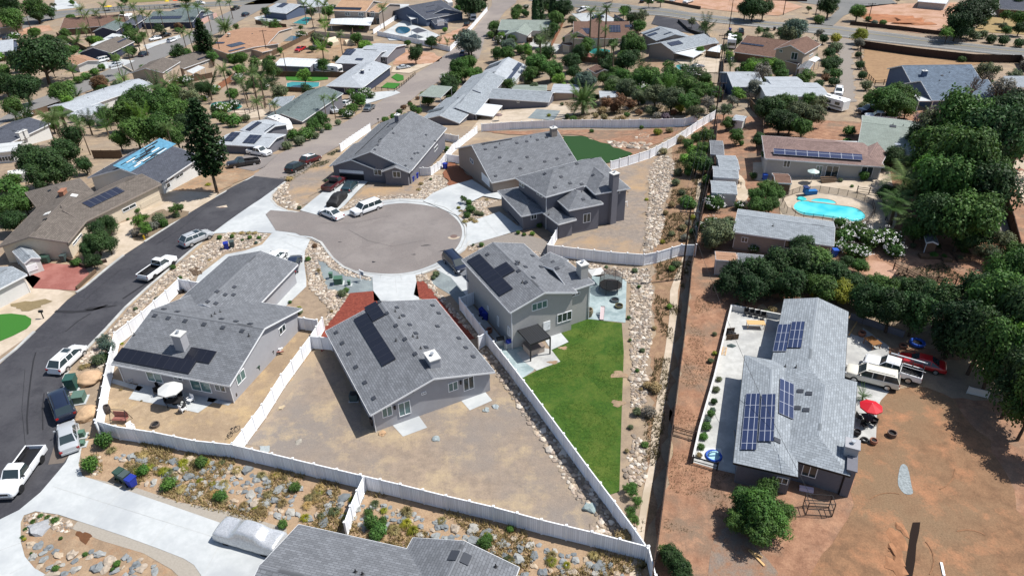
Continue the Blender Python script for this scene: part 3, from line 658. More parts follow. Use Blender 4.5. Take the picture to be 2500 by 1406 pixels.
def frond(mb, base, a, L, droop, wid, n=7, up=.5, leafy=True, col=1.):
    d = Vector((math.cos(a), math.sin(a), 0)); s = Vector((-d.y, d.x, 0)); pts = []
    for k in range(n+1):
        t = k/n; pts.append(base+d*(L*t*(1-.15*t*droop))+Vector((0, 0, L*(up*t-droop*t*t))))
    for k in range(n):
        t = (k+.5)/n; p, q = pts[k], pts[k+1]; ww = wid*(.35+math.sin(math.pi*min(1, t*.95+.05))*.8)
        for sg in (-1, 1):
            for j in range(3):
                b0 = p.lerp(q, j/3); b1 = p.lerp(q, (j+.62)/3); dr = Vector((0, 0, -ww*rnd.uniform(.25, .75))); e = (b0+b1)/2+s*(sg*ww)+d*(ww*.45)+dr; v = col*rnd.uniform(.7, 1.3)
                mb.face([b0, b1, e] if sg > 0 else [b1, b0, e]); mb.col += [(v, v, v*.95, 1)]*3
def palm(H, nf, L, droop, wid, up, r0, r1, seed, skirt=0, ball=0.):
    rnd.seed(seed); mb = MB(); tb = MB(); n = 7; bx = rnd.uniform(-.25, .25)
    P = [Vector((bx*math.sin(t/n*1.5), 0, H*t/n)) for t in range(n+1)]; P[0].z = -.2
    for k in range(n): tb.tube(P[k], P[k+1], r0+(r1-r0)*k/n, r0+(r1-r0)*(k+1)/n, 9, cap=k == n-1)
    top = P[-1]
    for i in range(nf):
        e = rnd.random(); frond(mb, top+Vector((0, 0, rnd.uniform(-.1, .15))), 6.283*i*.618, L*rnd.uniform(.85, 1.1), droop*(1.4-e), wid, up=up*(1.8*e+.1))
    for i in range(skirt): frond(mb, top-Vector((0, 0, .15*rnd.random()*skirt/10)), rnd.uniform(0, 6.28), L*.75, .6, wid*.8, up=-.75, col=.8)
    return [('trunk', tb, PBARK), ('crown', mb, LEAF)]
tpl('queen', palm(8, 24, 2.6, .66, .62, .75, .2, .13, 1)); tpl('queen1', palm(10, 22, 2.4, .66, .62, .75, .2, .12, 2)); tpl('fan', palm(11, 26, 1.7, .4, .5, .55, .3, .2, 3, 10)); tpl('fan1', palm(5, 30, 1.9, .4, .55, .55, .4, .28, 4, 22))
tpl('date', palm(3.0, 95, 3.6, .55, .55, .8, .42, .38, 5)); tpl('yucca', palm(.6, 26, .9, .3, .14, .8, .1, .09, 6)); tpl('banana', palm(2.2, 13, 2.2, .5, .75, 1.0, .18, .12, 7))
def bare(seed, N=150):
    rnd.seed(seed); mb = MB()
    def br(p, d, L, r, lv):
        q = p+d*L; mb.tube(p, q, r, r*.65, 4 if lv > 1 else 6, cap=False)
        if lv < 5:
            for k in range(3 if lv < 4 else 2): br(q if k < 2 else p.lerp(q, .6), (d+rv()*.75+Vector((0, 0, .12))).normalized(), L*.72, r*.6, lv+1)
    br(Vector((0, 0, -.05)), Vector((0, 0, 1)), .5, .06, 0); return mb
tpl('bare', [('branch', bare(3), mat('dead_bark', K(128, 116, 106), .95))])
mb = MB(); rnd.seed(8)
for k in range(150):
    a = rnd.uniform(0, 6.28); r = rnd.uniform(0, .25); l = rnd.uniform(.6, 1.1); o = rnd.uniform(.35, 1.0); d = Vector((math.cos(a), math.sin(a), 0)); s = Vector((-d.y, d.x, 0))*.035; p = d*r; m_ = p+d*o*.45+Vector((0, 0, l*.62)); e = p+d*o+Vector((0, 0, l*.62-o*.3)); v = rnd.uniform(.7, 1.3)
    mb.face([p-s, p+s, m_+s, m_-s]); mb.face([m_-s, m_+s, e]); mb.col += [(v, v, v*.9, 1)]*7
tpl('tuft', [('', mb, LEAF)])
GREEN = {'dark': (.022, .048, .014, 1), 'mid': (.04, .085, .018, 1), 'bright': (.075, .15, .022, 1), 'yellow': (.16, .17, .02, 1), 'olive': (.07, .09, .045, 1), 'dry': (.17, .14, .07, 1), 'straw': (.36, .28, .13, 1), 'rust': (.14, .075, .04, 1), 'blue': (.06, .09, .07, 1), 'palm': (.06, .095, .028, 1), 'grey': (.11, .11, .09, 1), 'purple': (.08, .06, .075, 1), 'hedge': (.045, .10, .018, 1), 'deep': (.014, .032, .010, 1)}
CZT = {'broad': 1.15, 'dense': 1.0, 'airy': 1.25, 'shrub': .6, 'flower': .65, 'bare': .9, 'cypress': 3., 'pine': 2.6, 'tuft': .4}
NM = {'broad': 'broadleaf_tree', 'dense': 'evergreen_tree', 'airy': 'open_crowned_tree', 'shrub': 'shrub', 'flower': 'flowering_shrub', 'bare': 'bare_tree', 'cypress': 'cypress_tree', 'pine': 'pine_tree', 'tuft': 'grass_tuft', 'queen': 'queen_palm', 'fan': 'fan_palm', 'date': 'date_palm', 'yucca': 'yucca', 'banana': 'banana_plant'}
CT = {'broad': 'tree', 'dense': 'tree', 'airy': 'tree', 'shrub': 'shrub', 'flower': 'shrub', 'bare': 'tree', 'cypress': 'tree', 'pine': 'tree', 'tuft': 'grass tuft', 'queen': 'palm tree', 'fan': 'palm tree', 'date': 'palm tree', 'yucca': 'plant', 'banana': 'plant'}
TW = {'broad': 'broadleaf tree', 'dense': 'dense evergreen tree', 'airy': 'loose-crowned tree', 'shrub': 'rounded shrub', 'flower': 'shrub with white blossoms', 'bare': 'leafless tree', 'cypress': 'narrow cypress', 'pine': 'tall tiered pine', 'tuft': 'grass tuft', 'queen': 'tall feather palm', 'fan': 'fan palm', 'date': 'stout date palm', 'yucca': 'spiky yucca', 'banana': 'broad-leaved banana plant'}
CW = {'dark': 'dark green', 'mid': 'mid-green', 'bright': 'bright green', 'yellow': 'yellow-green', 'olive': 'olive green', 'dry': 'brownish', 'straw': 'straw-coloured', 'rust': 'rusty brown', 'blue': 'blue-green', 'palm': 'green', 'grey': 'grey-green', 'purple': 'purplish', 'hedge': 'fresh green', 'deep': 'very dark green'}
prs = random.Random(77); PALM = {'queen': 8.3, 'queen1': 10.3, 'fan': 11.2, 'fan1': 5, 'date': 3.2, 'yucca': .7, 'banana': 2.4}
def plant(kind, cx, cy, rp, col='mid', zs=None, group=None, label=None, base=None):
    """crown centred on photo pixel (cx,cy) with a radius of rp pixels"""
    k0 = kind.rstrip('0123456789'); 
    if kind in ('broad', 'shrub', 'dense', 'airy', 'flower'): kind = kind+str(prs.randrange({'broad': 4, 'shrub': 3, 'dense': 2, 'airy': 2, 'flower': 1}[kind]))
    elif kind in ('queen',) and prs.random() < .5: kind = 'queen1'
    Rr = {'queen': 2.4, 'fan': 1.7, 'date': 3.6, 'yucca': .9, 'banana': 2.0}.get(k0, 1.); zs = zs or 1.
    if k0 in ('queen', 'fan', 'date', 'yucca', 'banana'):
        s = 1.
        q = G((cx, cy), PALM[kind]*s)
        for i in range(5): s = rp*mpp(q)/Rr; q = G((cx, cy), PALM[kind]*s*zs)
    else:
        r = 2.; q = G((cx, cy), 1)
        for i in range(6): q = G((cx, cy), CZT[k0]*r*zs); r = rp*mpp(q)
        s = r
    q = Vector((q.x, q.y, zg(q.x, q.y)))
    dry = k0 == 'shrub' and col in ('dry', 'rust', 'grey', 'olive', 'purple')
    lb = label or ('%s %s' % (CW[col], 'scrubby dry bush' if dry else TW[k0])); g = GREEN[col]; f = prs.uniform(.85, 1.3)*(1.5 if col not in ('straw', 'rust') else 1.1); g = (g[0]*f*prs.uniform(.9, 1.12), g[1]*f, g[2]*f, 1)
    if k0 == 'tuft':
        o = TPL['tuft'][0].copy(); COL.objects.link(o); o.name = 'grass_tuft'; o.location = q; o.scale = (s, s, s); o.rotation_euler.z = prs.uniform(0, 6.28); o.color = g; tag(o, lb, CT[k0], group, (cx, cy), bool(group)); return o
    root = empty('dry_bush' if dry else NM[k0], q, prs.uniform(0, 6.28)); root.scale = (s*prs.uniform(.95, 1.05), s*prs.uniform(.95, 1.05), s*zs)
    for t in TPL[kind]:
        c = t.copy(); COL.objects.link(c); c.parent = root; c.color = g
    tag(root, lb, 'bush' if dry else CT[k0], group, (cx, cy), bool(group and not label)); return root
def plants(txt):
    for ln in txt.strip().split('\n'):
        ln = ln.split('#')[0].strip()
        if not ln: continue
        for it in ln.split(';'):
            w_ = it.split()
            if len(w_) < 4: continue
            plant(w_[0], float(w_[1]), float(w_[2]), float(w_[3]), w_[4] if len(w_) > 4 else 'mid', float(w_[5]) if len(w_) > 5 else None)
# ------------------------------------------------------------------ stones
ICO = None
def rockverts(rn, flat=.7, rough=.22, sub=1):
    bm = bmesh.new(); bmesh.ops.create_icosphere(bm, subdivisions=sub, radius=1); V = []
    s = Vector((rn.uniform(.75, 1.25), rn.uniform(.75, 1.25), flat*rn.uniform(.7, 1.2))); o = Vector((rn.random()*9,)*3)
    for v in bm.verts:
        k = 1+noise.noise(v.co*1.6+o)*rough*2+rn.uniform(-rough, rough)*.35; V.append(Vector((v.co.x*s.x*k, v.co.y*s.y*k, v.co.z*s.z*k)))
    F = [[x.index for x in f.verts] for f in bm.faces]; bm.free(); return V, F
rr_ = random.Random(4); COBT = [rockverts(rr_, .6, .18) for i in range(8)]
mat('cobble', (1, 1, 1, 1), .9, attr='v', var=0)
def cobbles(px, label, size=(.16, .3), dens=1., pal='tan', hgt=.0, name='river_rock'):
    P = [G(p) for p in px]; X = [p.x for p in P]; Y = [p.y for p in P]; poly = [(p.x, p.y) for p in P]; mb = MB(); st = (size[0]+size[1])*.78/dens; y = min(Y); rn = random.Random(len(px)*13+int(px[0][0]))
    PAL = {'tan': [(198, 180, 158), (176, 160, 142), (214, 200, 182), (160, 146, 132), (190, 172, 156), (150, 140, 130), (222, 212, 198)], 'slate': [(150, 156, 160), (168, 172, 174), (136, 142, 148), (190, 180, 166), (180, 164, 146)]}[pal]
    while y < max(Y):
        x = min(X)
        while x < max(X):
            qx, qy = x+rn.uniform(-.5, .5)*st, y+rn.uniform(-.5, .5)*st
            if inpoly(qx, qy, poly):
                V, F = COBT[rn.randrange(8)]; s = rn.uniform(*size)*(1 if rn.random() < .9 else 1.5); a = rn.uniform(0, 6.28); ca, sa = math.cos(a)*s, math.sin(a)*s; z = zg(qx, qy)+s*.1+hgt*rn.random(); i0 = len(mb.v); c = PAL[rn.randrange(len(PAL))]; f = rn.uniform(.7, 1.12); c = [lin(q)*.8*f for q in c]+[1]
                mb.v += [Vector((qx+v.x*ca-v.y*sa, qy+v.x*sa+v.y*ca, z+v.z*s)) for v in V]; mb.f += [[i+i0 for i in g] for g in F]; mb.mi += [0]*len(F); mb.uv += [None]*len(F); mb.col += [tuple(c)]*len(V)
            x += st
        y += st
    o = mb.build(name, MATS['cobble']); o['kind'] = 'stuff'; tag(o, label, 'stones', None, px[0], True); return o
BT = []
for i in range(7):
    V, F = rockverts(rr_, .55, .3, 2); m_ = MB(); m_.v = V; m_.f = F; m_.mi = [0]*len(F); m_.uv = [None]*len(F); o = m_.build('tb', mat('boulder_stone', (1, 1, 1, 1), .9, var=.16, scale=1.5, obj=True, bump=.35, bscale=5)); COL.objects.unlink(o); BT.append(o)
def boulder(p, r, c, label, group=None, name='boulder', fl=1., world=False):
    q = Vector(p) if world else G(p); o = BT[prs.randrange(7)].copy(); COL.objects.link(o); o.name = name; o.location = (q.x, q.y, zg(q.x, q.y)+r*.03*fl); o.scale = (r, r*prs.uniform(.75, 1.1), r*fl*prs.uniform(.7, 1.1)); o.rotation_euler = (prs.uniform(-.25, .25), prs.uniform(-.25, .25), prs.uniform(0, 6.28)); o.color = K(*c); tag(o, label, 'boulder', group, None if world else p, bool(group)); return o

V, F = rockverts(random.Random(3), .62, .1, 4); m_ = MB(); m_.v = V; m_.f = F; m_.mi = [0]*len(F); m_.uv = [None]*len(F); BIGB = m_.build('tb', MATS['boulder_stone'], smooth=True); COL.objects.unlink(BIGB)
def bigboulder(p, sx, sy, sz, rot, c, label):
    q = G(p); o = BIGB.copy(); COL.objects.link(o); o.name = 'boulder'; o.location = (q.x, q.y, q.z+sz*.25); o.scale = (sx, sy, sz); o.rotation_euler.z = rot; o.color = K(*c); tag(o, label, 'boulder', None, p)
# ================================================================== SETTING
def groundmesh():
    xs = []; x = -340
    while x < 340: xs.append(x); x += 2.5 if -150 < x < 190 else 6
    xs = [-1500, -900, -560]+xs+[560, 900, 1500]; ys = []; y = -20
    while y < 460: ys.append(y); y += 12 if y < 76 else (2.5 if y < 320 else 8)
    ys = [-200, -80]+ys+[700, 1000, 1600]
    V = [(a, b, zg(a, b)) for b in ys for a in xs]; n = len(xs); F = [(j*n+i, j*n+i+1, (j+1)*n+i+1, (j+1)*n+i) for j in range(len(ys)-1) for i in range(n-1)]
    me = bpy.data.meshes.new('ground'); me.from_pydata(V, [], F); me.materials.append(mat('dry_ground', K(172, 152, 130), .95, c2=K(148, 130, 112), scale=.9, bump=.5, bscale=9, wear=K(160, 146, 130), wscale=.06, c3=K(184, 162, 134))); me.update()
    o = bpy.data.objects.new('ground', me); COL.objects.link(o); struct(o)
groundmesh()
ASPH = mat('new_asphalt', K(74, 74, 80), .85, c2=K(60, 60, 66), scale=2.5, bump=.3, bscale=40, wear=K(82, 82, 87), wscale=.12, c3=K(64, 64, 70))
ASPG = mat('weathered_asphalt', K(140, 132, 129), .9, c2=K(127, 121, 119), scale=4, bump=.3, bscale=40, wear=K(146, 139, 136), wscale=.1, c3=K(132, 126, 124))
ASPO = mat('old_street_asphalt', K(152, 142, 136), .9, c2=K(138, 130, 126), scale=3, wear=K(160, 150, 142), wscale=.07, bump=.2, bscale=30)
ASPR = mat('highway_asphalt', K(128, 128, 126), .9, c2=K(116, 116, 114), scale=3, wear=K(136, 134, 130), wscale=.05)
CONC = mat('concrete', K(208, 211, 211), .8, c2=K(196, 200, 200), scale=1.2, bump=.1, bscale=30, wear=K(184, 188, 190), wscale=.18)
CONG = mat('gutter_concrete', K(208, 208, 204), .85, c2=K(188, 188, 184), scale=1.5, wear=K(176, 176, 174), wscale=.3)
CONT = mat('tan_concrete', K(214, 198, 178), .85, c2=K(200, 184, 164), scale=1.5, wear=K(188, 172, 150), wscale=.3)
DIRTT = mat('tan_dirt', K(186, 160, 132), .95, c2=K(162, 138, 114), scale=1.2, bump=.6, bscale=10, wear=K(150, 128, 106), wscale=.25, c3=K(178, 140, 108))
DIRTG = mat('gravelly_dirt', K(164, 150, 138), .95, c2=K(140, 130, 122), scale=1.5, bump=.6, bscale=14, wear=K(184, 156, 124), wscale=.1, c3=K(146, 136, 128))
DIRTR = mat('red_dirt', K(176, 134, 108), .95, c2=K(146, 108, 86), scale=1.1, bump=.7, bscale=9, wear=K(144, 122, 104), wscale=.18, c3=K(188, 146, 118))
DIRTB = mat('brown_dirt', K(162, 124, 94), .95, c2=K(132, 102, 78), scale=.8, bump=.8, bscale=6, wear=K(146, 120, 94), wscale=.1, c3=K(184, 134, 100))
DIRTP = mat('pink_dirt', K(202, 164, 142), .95, c2=K(186, 148, 126), scale=1, bump=.4, bscale=9, wear=K(176, 136, 108), wscale=.2)
LAWN = mat('lawn_grass', K(80, 112, 34, .78), .95, c2=K(54, 90, 26, .78), scale=3.2, bump=1., bscale=22, wear=K(98, 118, 46, .78), wscale=.3, c3=K(64, 100, 28, .78))
TURF = mat('artificial_turf', K(64, 128, 46, .7), .9, var=.12, scale=14); TURFD = mat('dark_turf', K(36, 74, 30, .8), .9, var=.15, scale=9)
GRAVB = mat('blue_gravel', K(140, 149, 152), .9, c2=K(124, 134, 139), scale=12, wear=K(150, 160, 162), wscale=.5, bump=.4, bscale=30)
GRAVG = mat('grey_gravel', K(158, 150, 142), .9, c2=K(140, 132, 126), scale=9, bump=.4, bscale=30)
MULCH = mat('red_mulch', K(154, 80, 64), .95, c2=K(122, 58, 48), scale=3, bump=.6, bscale=25); MULB = mat('brown_mulch', K(150, 98, 72), .95, c2=K(130, 84, 62), scale=7, bump=.5, bscale=25)
STAMP = mat('stamped_concrete', K(182, 196, 196), .7, c2=K(158, 176, 178), scale=1.6, wear=K(140, 158, 160), wscale=.5, bump=.2, bscale=8)
PAVER = gridmat('pavers', K(184, 182, 178), K(150, 148, 146), .4, .4, .02, .8, .2); BRICKP = mat('red_pavers', K(164, 104, 94), .9, c2=K(148, 92, 84), scale=5, wear=K(176, 120, 110), wscale=.3)
PAINTW = mat('road_paint_white', K(222, 222, 216), .7); PAINTY = mat('road_paint_yellow', K(206, 184, 110), .7); STAIN = mat('oil_stain', K(48, 48, 54), .7, var=.1); SOOT = mat('tyre_mark', K(50, 50, 54), .9)
WATER = mat('pool_water', K(110, 222, 222, .9), .06, c2=K(40, 190, 208, .9), scale=.25, det=2., spec=.6, bump=.12, bscale=3); WATERG = mat('green_pool_water', K(50, 150, 150, .8), .08, var=.06, spec=.6); WATERD = mat('blue_pool_water', K(40, 92, 118, .8), .08, var=.06, spec=.6)
GREYSTONE = mat('decomposed_granite', K(172, 164, 152), .95, var=.08, scale=6)
# --- tinted yards
patch('dirt_yard', [(1690, 625), (1700, 300), (1750, 280), (1880, 290), (2100, 300), (2600, 200), (2700, 1500), (1585, 1500), (1642, 1046), (1670, 828), (1685, 700)], 1, DIRTR)
patch('dirt_yard', [(2085, 1075), (2140, 1060), (2145, 990), (2190, 950), (2300, 960), (2420, 1100), (2480, 1220), (2500, 1460), (1985, 1460), (2030, 1330), (2085, 1230)], 2, DIRTB, 3)
patch('dirt_slope', [(1640, 360), (1745, 300), (1742, 380), (1690, 620), (1676, 640), (1655, 830), (1630, 1046), (1560, 1400), (1540, 1380), (1575, 1200), (1585, 1000), (1592, 830), (1600, 700), (1590, 640), (1610, 560), (1640, 470)], 1, mat('slope_soil', K(172, 140, 114), .95, c2=K(146, 116, 94), scale=1.2, bump=.9, bscale=5, wear=K(150, 124, 96), wscale=.3, c3=K(182, 150, 120)))
patch('dirt_yard', [(600, 1085), (800, 855), (905, 1050), (1195, 935), (1240, 960), (1430, 1200), (1500, 1320), (1100, 1240), (880, 1180)], 2, mat('dry_yard', K(170, 152, 134), .95, c2=K(148, 133, 119), scale=1.1, bump=.5, bscale=14, wear=K(146, 137, 130), wscale=.07, c3=K(190, 170, 140)))
patch('dirt_yard', [(236, 1040), (262, 935), (330, 940), (560, 960), (650, 850), (760, 790), (785, 830), (575, 1100)], 2, mat('straw_yard', K(188, 166, 138), .95, c2=K(166, 145, 120), scale=1.3, bump=.5, bscale=14, wear=K(156, 136, 114), wscale=.1, c3=K(196, 170, 132)))
patch('dirt_yard', [(1395, 585), (1490, 548), (1535, 470), (1480, 420), (1600, 378), (1580, 470), (1575, 560), (1570, 625), (1345, 600)], 2, DIRTG)
patch('dirt_yard', [(714, 430), (800, 400), (815, 425), (735, 512), (690, 480)], 2, DIRTG); patch('dirt_yard', [(900, 447), (1000, 450), (1060, 420), (1030, 450), (1020, 476), (930, 482), (866, 490)], 2, DIRTG)
patch('dirt_yard', [(1176, 322), (1340, 318), (1690, 310), (1700, 300), (1560, 375), (1540, 382), (1420, 332), (1380, 330), (1240, 330)], 2, DIRTR)
patch('dirt_lawn', [(1370, 333), (1430, 335), (1545, 378), (1478, 400), (1400, 400)], 3, TURFD)
patch('dirt_bank', [(236, 1040), (570, 1100), (880, 1180), (1580, 1360), (1590, 1460), (1200, 1460), (1110, 1335), (700, 1310), (540, 1276), (330, 1200), (205, 1160), (195, 1100)], 1, mat('bank_soil', K(192, 164, 134), .95, c2=K(170, 142, 116), scale=1.4, bump=.8, bscale=6, wear=K(180, 154, 126), wscale=.3))
patch('gravel_strip', [(200, 1163), (333, 1190), (435, 1225), (570, 1250), (700, 1290), (700, 1310), (640, 1310), (538, 1278), (435, 1242), (333, 1207), (271, 1186)], 2, GREYSTONE)
patch('gravel_strip', [(143, 1256), (220, 1281), (307, 1310), (384, 1338), (448, 1363), (474, 1379), (494, 1410), (470, 1440), (440, 1410), (420, 1390), (350, 1350), (250, 1320), (175, 1290), (190, 1272)], 2, GREYSTONE)
patch('planted_island_soil', [(60, 1262), (87, 1250), (143, 1258), (175, 1288), (350, 1350), (420, 1392), (440, 1440), (120, 1406), (84, 1386), (61, 1358), (53, 1322)], 1, DIRTT)
# --- streets
patch('street', [(-160, 1000), (-60, 935), (0, 889), (38, 854), (84, 810), (123, 774), (164, 733), (205, 703), (266, 652), (302, 624), (353, 591), (410, 555), (466, 518), (525, 483), (563, 460), (620, 431), (697, 438), (697, 446), (640, 485), (517, 570), (474, 606), (435, 639), (399, 670), (363, 700), (307, 751), (256, 807), (200, 864), (174, 892), (159, 925), (161, 943), (177, 981), (189, 1030), (194, 1058), (186, 1085), (179, 1097), (164, 1130), (143, 1156), (102, 1205), (51, 1248), (0, 1272), (-160, 1340)], 2, ASPH)
patch('street_patch', [(140, 1065), (118, 1134), (155, 1130), (178, 1098), (187, 1062)], 3, mat('asphalt_repair', K(118, 108, 100), .9, var=.05)); patch('cul_de_sac_apron', [(517, 571), (641, 484), (697, 444), (681, 457), (666, 473), (662, 488), (676, 504), (702, 516), (735, 520), (790, 526), (850, 517), (876, 509), (927, 492), (978, 487), (1035, 489), (1070, 499), (1101, 514), (1128, 537), (1143, 562), (1146, 588), (1133, 611), (1106, 631), (1076, 652), (1030, 669), (978, 678), (909, 678), (876, 669), (840, 654), (812, 631), (797, 611), (784, 593), (763, 583), (722, 575), (666, 570), (600, 567)], 2, CONC)
patch('cul_de_sac_road', crom([(722, 520), (779, 525), (838, 529), (876, 520), (932, 504), (978, 498), (1017, 500), (1055, 506), (1086, 516), (1111, 534), (1126, 555), (1127, 580), (1114, 606), (1088, 629), (1050, 649), (1004, 664), (953, 669), (889, 664), (850, 655), (825, 639), (804, 619), (789, 596), (763, 579), (722, 570)], 3)[:-2]+[(674, 564), (649, 525), (661, 515)], 3, ASPG)
patch('street_uphill', [(697, 440), (618, 431), (620, 424), (646, 409), (679, 378), (704, 366), (733, 358), (779, 325), (838, 302), (876, 279), (922, 253), (963, 223), (989, 202), (1019, 179), (1060, 154), (1096, 128), (1122, 113), (1158, 74), (1188, 31), (1201, 15), (1200, -12), (1265, -12), (1260, 8), (1234, 28), (1183, 97), (1170, 143), (1096, 184), (1065, 205), (1024, 228), (978, 266), (927, 297), (902, 312), (827, 358), (784, 383), (750, 414), (722, 434)], 2, ASPO)
patch('street_far', [(-40, 318), (0, 292), (49, 256), (110, 236), (177, 207), (218, 192), (269, 169), (320, 148), (358, 123), (384, 113), (440, 95), (509, 54), (545, 36), (596, 13), (650, -8), (700, -8), (640, 23), (530, 82), (461, 110), (399, 143), (353, 164), (282, 195), (179, 236), (123, 256), (51, 284), (0, 305), (-40, 330)], 2, mat('far_street_asphalt', K(134, 132, 130), .9, var=.06, scale=1.5))
patch('highway', [(1300, -14), (1404, 1), (1560, 16), (1700, 34), (1880, 54), (2039, 64), (2200, 85), (2346, 105), (2520, 122), (2620, 134), (2620, 160), (2500, 141), (2300, 120), (2116, 100), (1980, 82), (1880, 70), (1730, 55), (1573, 38), (1458, 28), (1380, 14), (1290, 2)], 2, ASPR)
patch('highway', [(-40, 62), (60, 42), (120, 30), (300, 16), (450, 8), (620, 1), (700, -3), (700, 8), (614, 13), (450, 20), (300, 29), (160, 42), (100, 56), (0, 92), (-40, 108)], 2, ASPR)
for L_, hw_, m_ in (([(1404, 14), (1560, 26), (1700, 43), (1880, 61), (2039, 73), (2200, 94), (2346, 113), (2520, 131)], .16, PAINTY), ([(1404, 4), (1560, 18), (1700, 36), (1880, 56), (2039, 66), (2200, 87), (2346, 107), (2520, 124)], .12, PAINTW), ([(1410, 22), (1560, 35), (1700, 51), (1880, 68), (1980, 79), (2116, 97), (2300, 117), (2500, 138)], .2, PAINTW), ([(120, 38), (300, 23), (450, 15), (620, 8)], .15, PAINTY)):
    P_ = [G(p) for p in L_]; up_ = [p+Vector((0, hw_, 0)) for p in P_]; dn_ = [p-Vector((0, hw_, 0)) for p in P_]; struct(drape('road_line', up_+dn_[::-1], 3.3, m_))
patch('side_road', [(1880, -10), (2160, -10), (2190, 10), (2110, 20), (2060, 40), (2032, 66), (1995, 62), (2030, 40), (2050, 20), (1960, 8)], 2, ASPR); patch('dirt_track', [(2040, 92), (2085, 100), (2080, 140), (2085, 200), (2090, 250), (2030, 250), (2045, 200), (2050, 140)], 2, GRAVG)
patch('driveway_lot', [(1640, 5), (1700, -8), (1880, -8), (1960, 18), (1900, 40), (1790, 30), (1700, 20)], 2, DIRTP); patch('excavated_lot', [(2105, 15), (2330, 8), (2400, 10), (2300, 80), (2150, 68), (2110, 40)], 2, DIRTP, 3)
patch('dry_field', [(2110, 120), (2180, 128), (2440, 150), (2380, 160), (2200, 200), (2130, 204), (2105, 190)], 2, mat('field_soil', K(170, 138, 104), .95, c2=K(150, 120, 90), scale=.8, bump=.3, bscale=6)); patch('dry_field', [(2400, 25), (2560, 30), (2560, 90), (2380, 78)], 2, mat('dry_pasture', K(160, 138, 96), .95, var=.12, scale=1))
# --- driveways and slabs
for px in ([(733, 516), (792, 468), (845, 437), (899, 446), (873, 470), (842, 504), (822, 519), (774, 527)], [(1033, 493), (1055, 475), (1094, 457), (1152, 441), (1201, 473), (1262, 464), (1255, 480), (1222, 489), (1180, 481), (1155, 493), (1118, 530)], [(1140, 546), (1219, 519), (1262, 552), (1275, 556), (1308, 548), (1300, 558), (1260, 566), (1183, 588), (1138, 602)],
           [(1062, 657), (1106, 628), (1140, 645), (1165, 690), (1150, 735), (1125, 706), (1100, 677)], [(909, 674), (1014, 668), (1024, 735), (913, 735)], [(664, 571), (722, 573), (758, 585), (745, 616), (743, 644), (748, 683), (748, 700), (697, 749), (670, 747), (600, 700), (470, 712), (484, 674), (551, 622), (600, 612), (640, 598)],
           [(-120, 1318), (0, 1268), (47, 1245), (99, 1202), (140, 1154), (161, 1129), (177, 1094), (200, 1092), (192, 1135), (202, 1162), (271, 1184), (333, 1205), (435, 1240), (538, 1276), (640, 1305), (720, 1330), (700, 1420), (650, 1470), (510, 1470), (491, 1404), (474, 1379), (448, 1363), (384, 1338), (307, 1310), (220, 1281), (143, 1256), (87, 1248), (59, 1258), (51, 1276), (51, 1322), (61, 1358), (84, 1386), (118, 1406), (150, 1460), (-120, 1480)]):
    patch('driveway', px, 4, CONC)
for i in range(6): # joints in the near drive
    a, b = G((260+i*80, 1182+i*26)), G((185+i*80, 1262+i*30)); d = (b-a).normalized()
def joint(a, b, w_=.025, m=None, lay=5):
    a, b = G(a), G(b); d = (b-a).normalized(); n = Vector((-d.y, d.x, 0))*w_/2; struct(drape('expansion_joint', [a-n, b-n, b+n, a+n], lay, m or CONG))
for a, b in (((130, 1188), (640, 1348)), ((435, 1240), (370, 1330)), ((560, 1283), (500, 1400)), ((300, 1196), (220, 1280)), ((0, 1344), (60, 1322)), ((22, 1402), (75, 1375)), ((820, 455), (755, 520)), ((850, 460), (800, 510)), ((1070, 480), (1210, 480)), ((1150, 560), (1260, 556)), ((1180, 535), (1215, 575)), ((930, 690), (1018, 688)), ((965, 676), (968, 715)), ((690, 590), (745, 615)), ((660, 600), (720, 700)), ((560, 625), (700, 580))): joint(a, b)
CON2 = [[(940, 1018), (1012, 1000), (1043, 1044), (984, 1066)], [(1117, 968), (1172, 942), (1202, 978), (1147, 1002)], [(314, 974), (340, 935), (478, 960), (560, 978), (533, 974), (484, 1008), (400, 990)], [(276, 925), (350, 945), (340, 955), (273, 935)], [(510, 970), (566, 983), (558, 990), (505, 980)], [(1343, 812), (1362, 804), (1388, 835), (1346, 855), (1330, 830)]]
for px in CON2: patch('patio_slab', px, 4, CONC)
patch('stamped_patio', [(1430, 655), (1480, 668), (1530, 680), (1527, 788), (1436, 779), (1424, 700)], 3, STAMP); patch('stamped_patio', [(1215, 838), (1262, 838), (1312, 872), (1303, 905), (1276, 923), (1232, 880)], 3, STAMP); patch('paver_patio', [(1262, 862), (1300, 845), (1345, 853), (1368, 883), (1310, 905), (1280, 884)], 4, CONG)
patch('side_yard_slab', [(1125, 735), (1150, 740), (1235, 838), (1215, 838)], 3, CONG)
patch('lawn', [(1434, 779), (1518, 789), (1523, 860), (1518, 1000), (1512, 1200), (1490, 1207), (1440, 1150), (1360, 1035), (1276, 923), (1310, 905), (1368, 883), (1346, 855), (1389, 835), (1362, 804)], 3, LAWN)
patch('drainage_ditch', [(1694, 520), (1704, 440), (1712, 440), (1706, 520), (1700, 600)], 3, CONT); patch('drainage_ditch', [(1668, 625), (1650, 670), (1636, 710), (1634, 777), (1624, 854), (1611, 930), (1601, 994), (1590, 1058), (1588, 1123), (1570, 1200), (1558, 1276), (1540, 1379), (1530, 1460), (1560, 1460), (1566, 1379), (1576, 1276), (1588, 1200), (1604, 1123), (1612, 1058), (1622, 994), (1632, 930), (1643, 854), (1653, 777), (1655, 710), (1665, 670), (1682, 625)], 3, CONT)
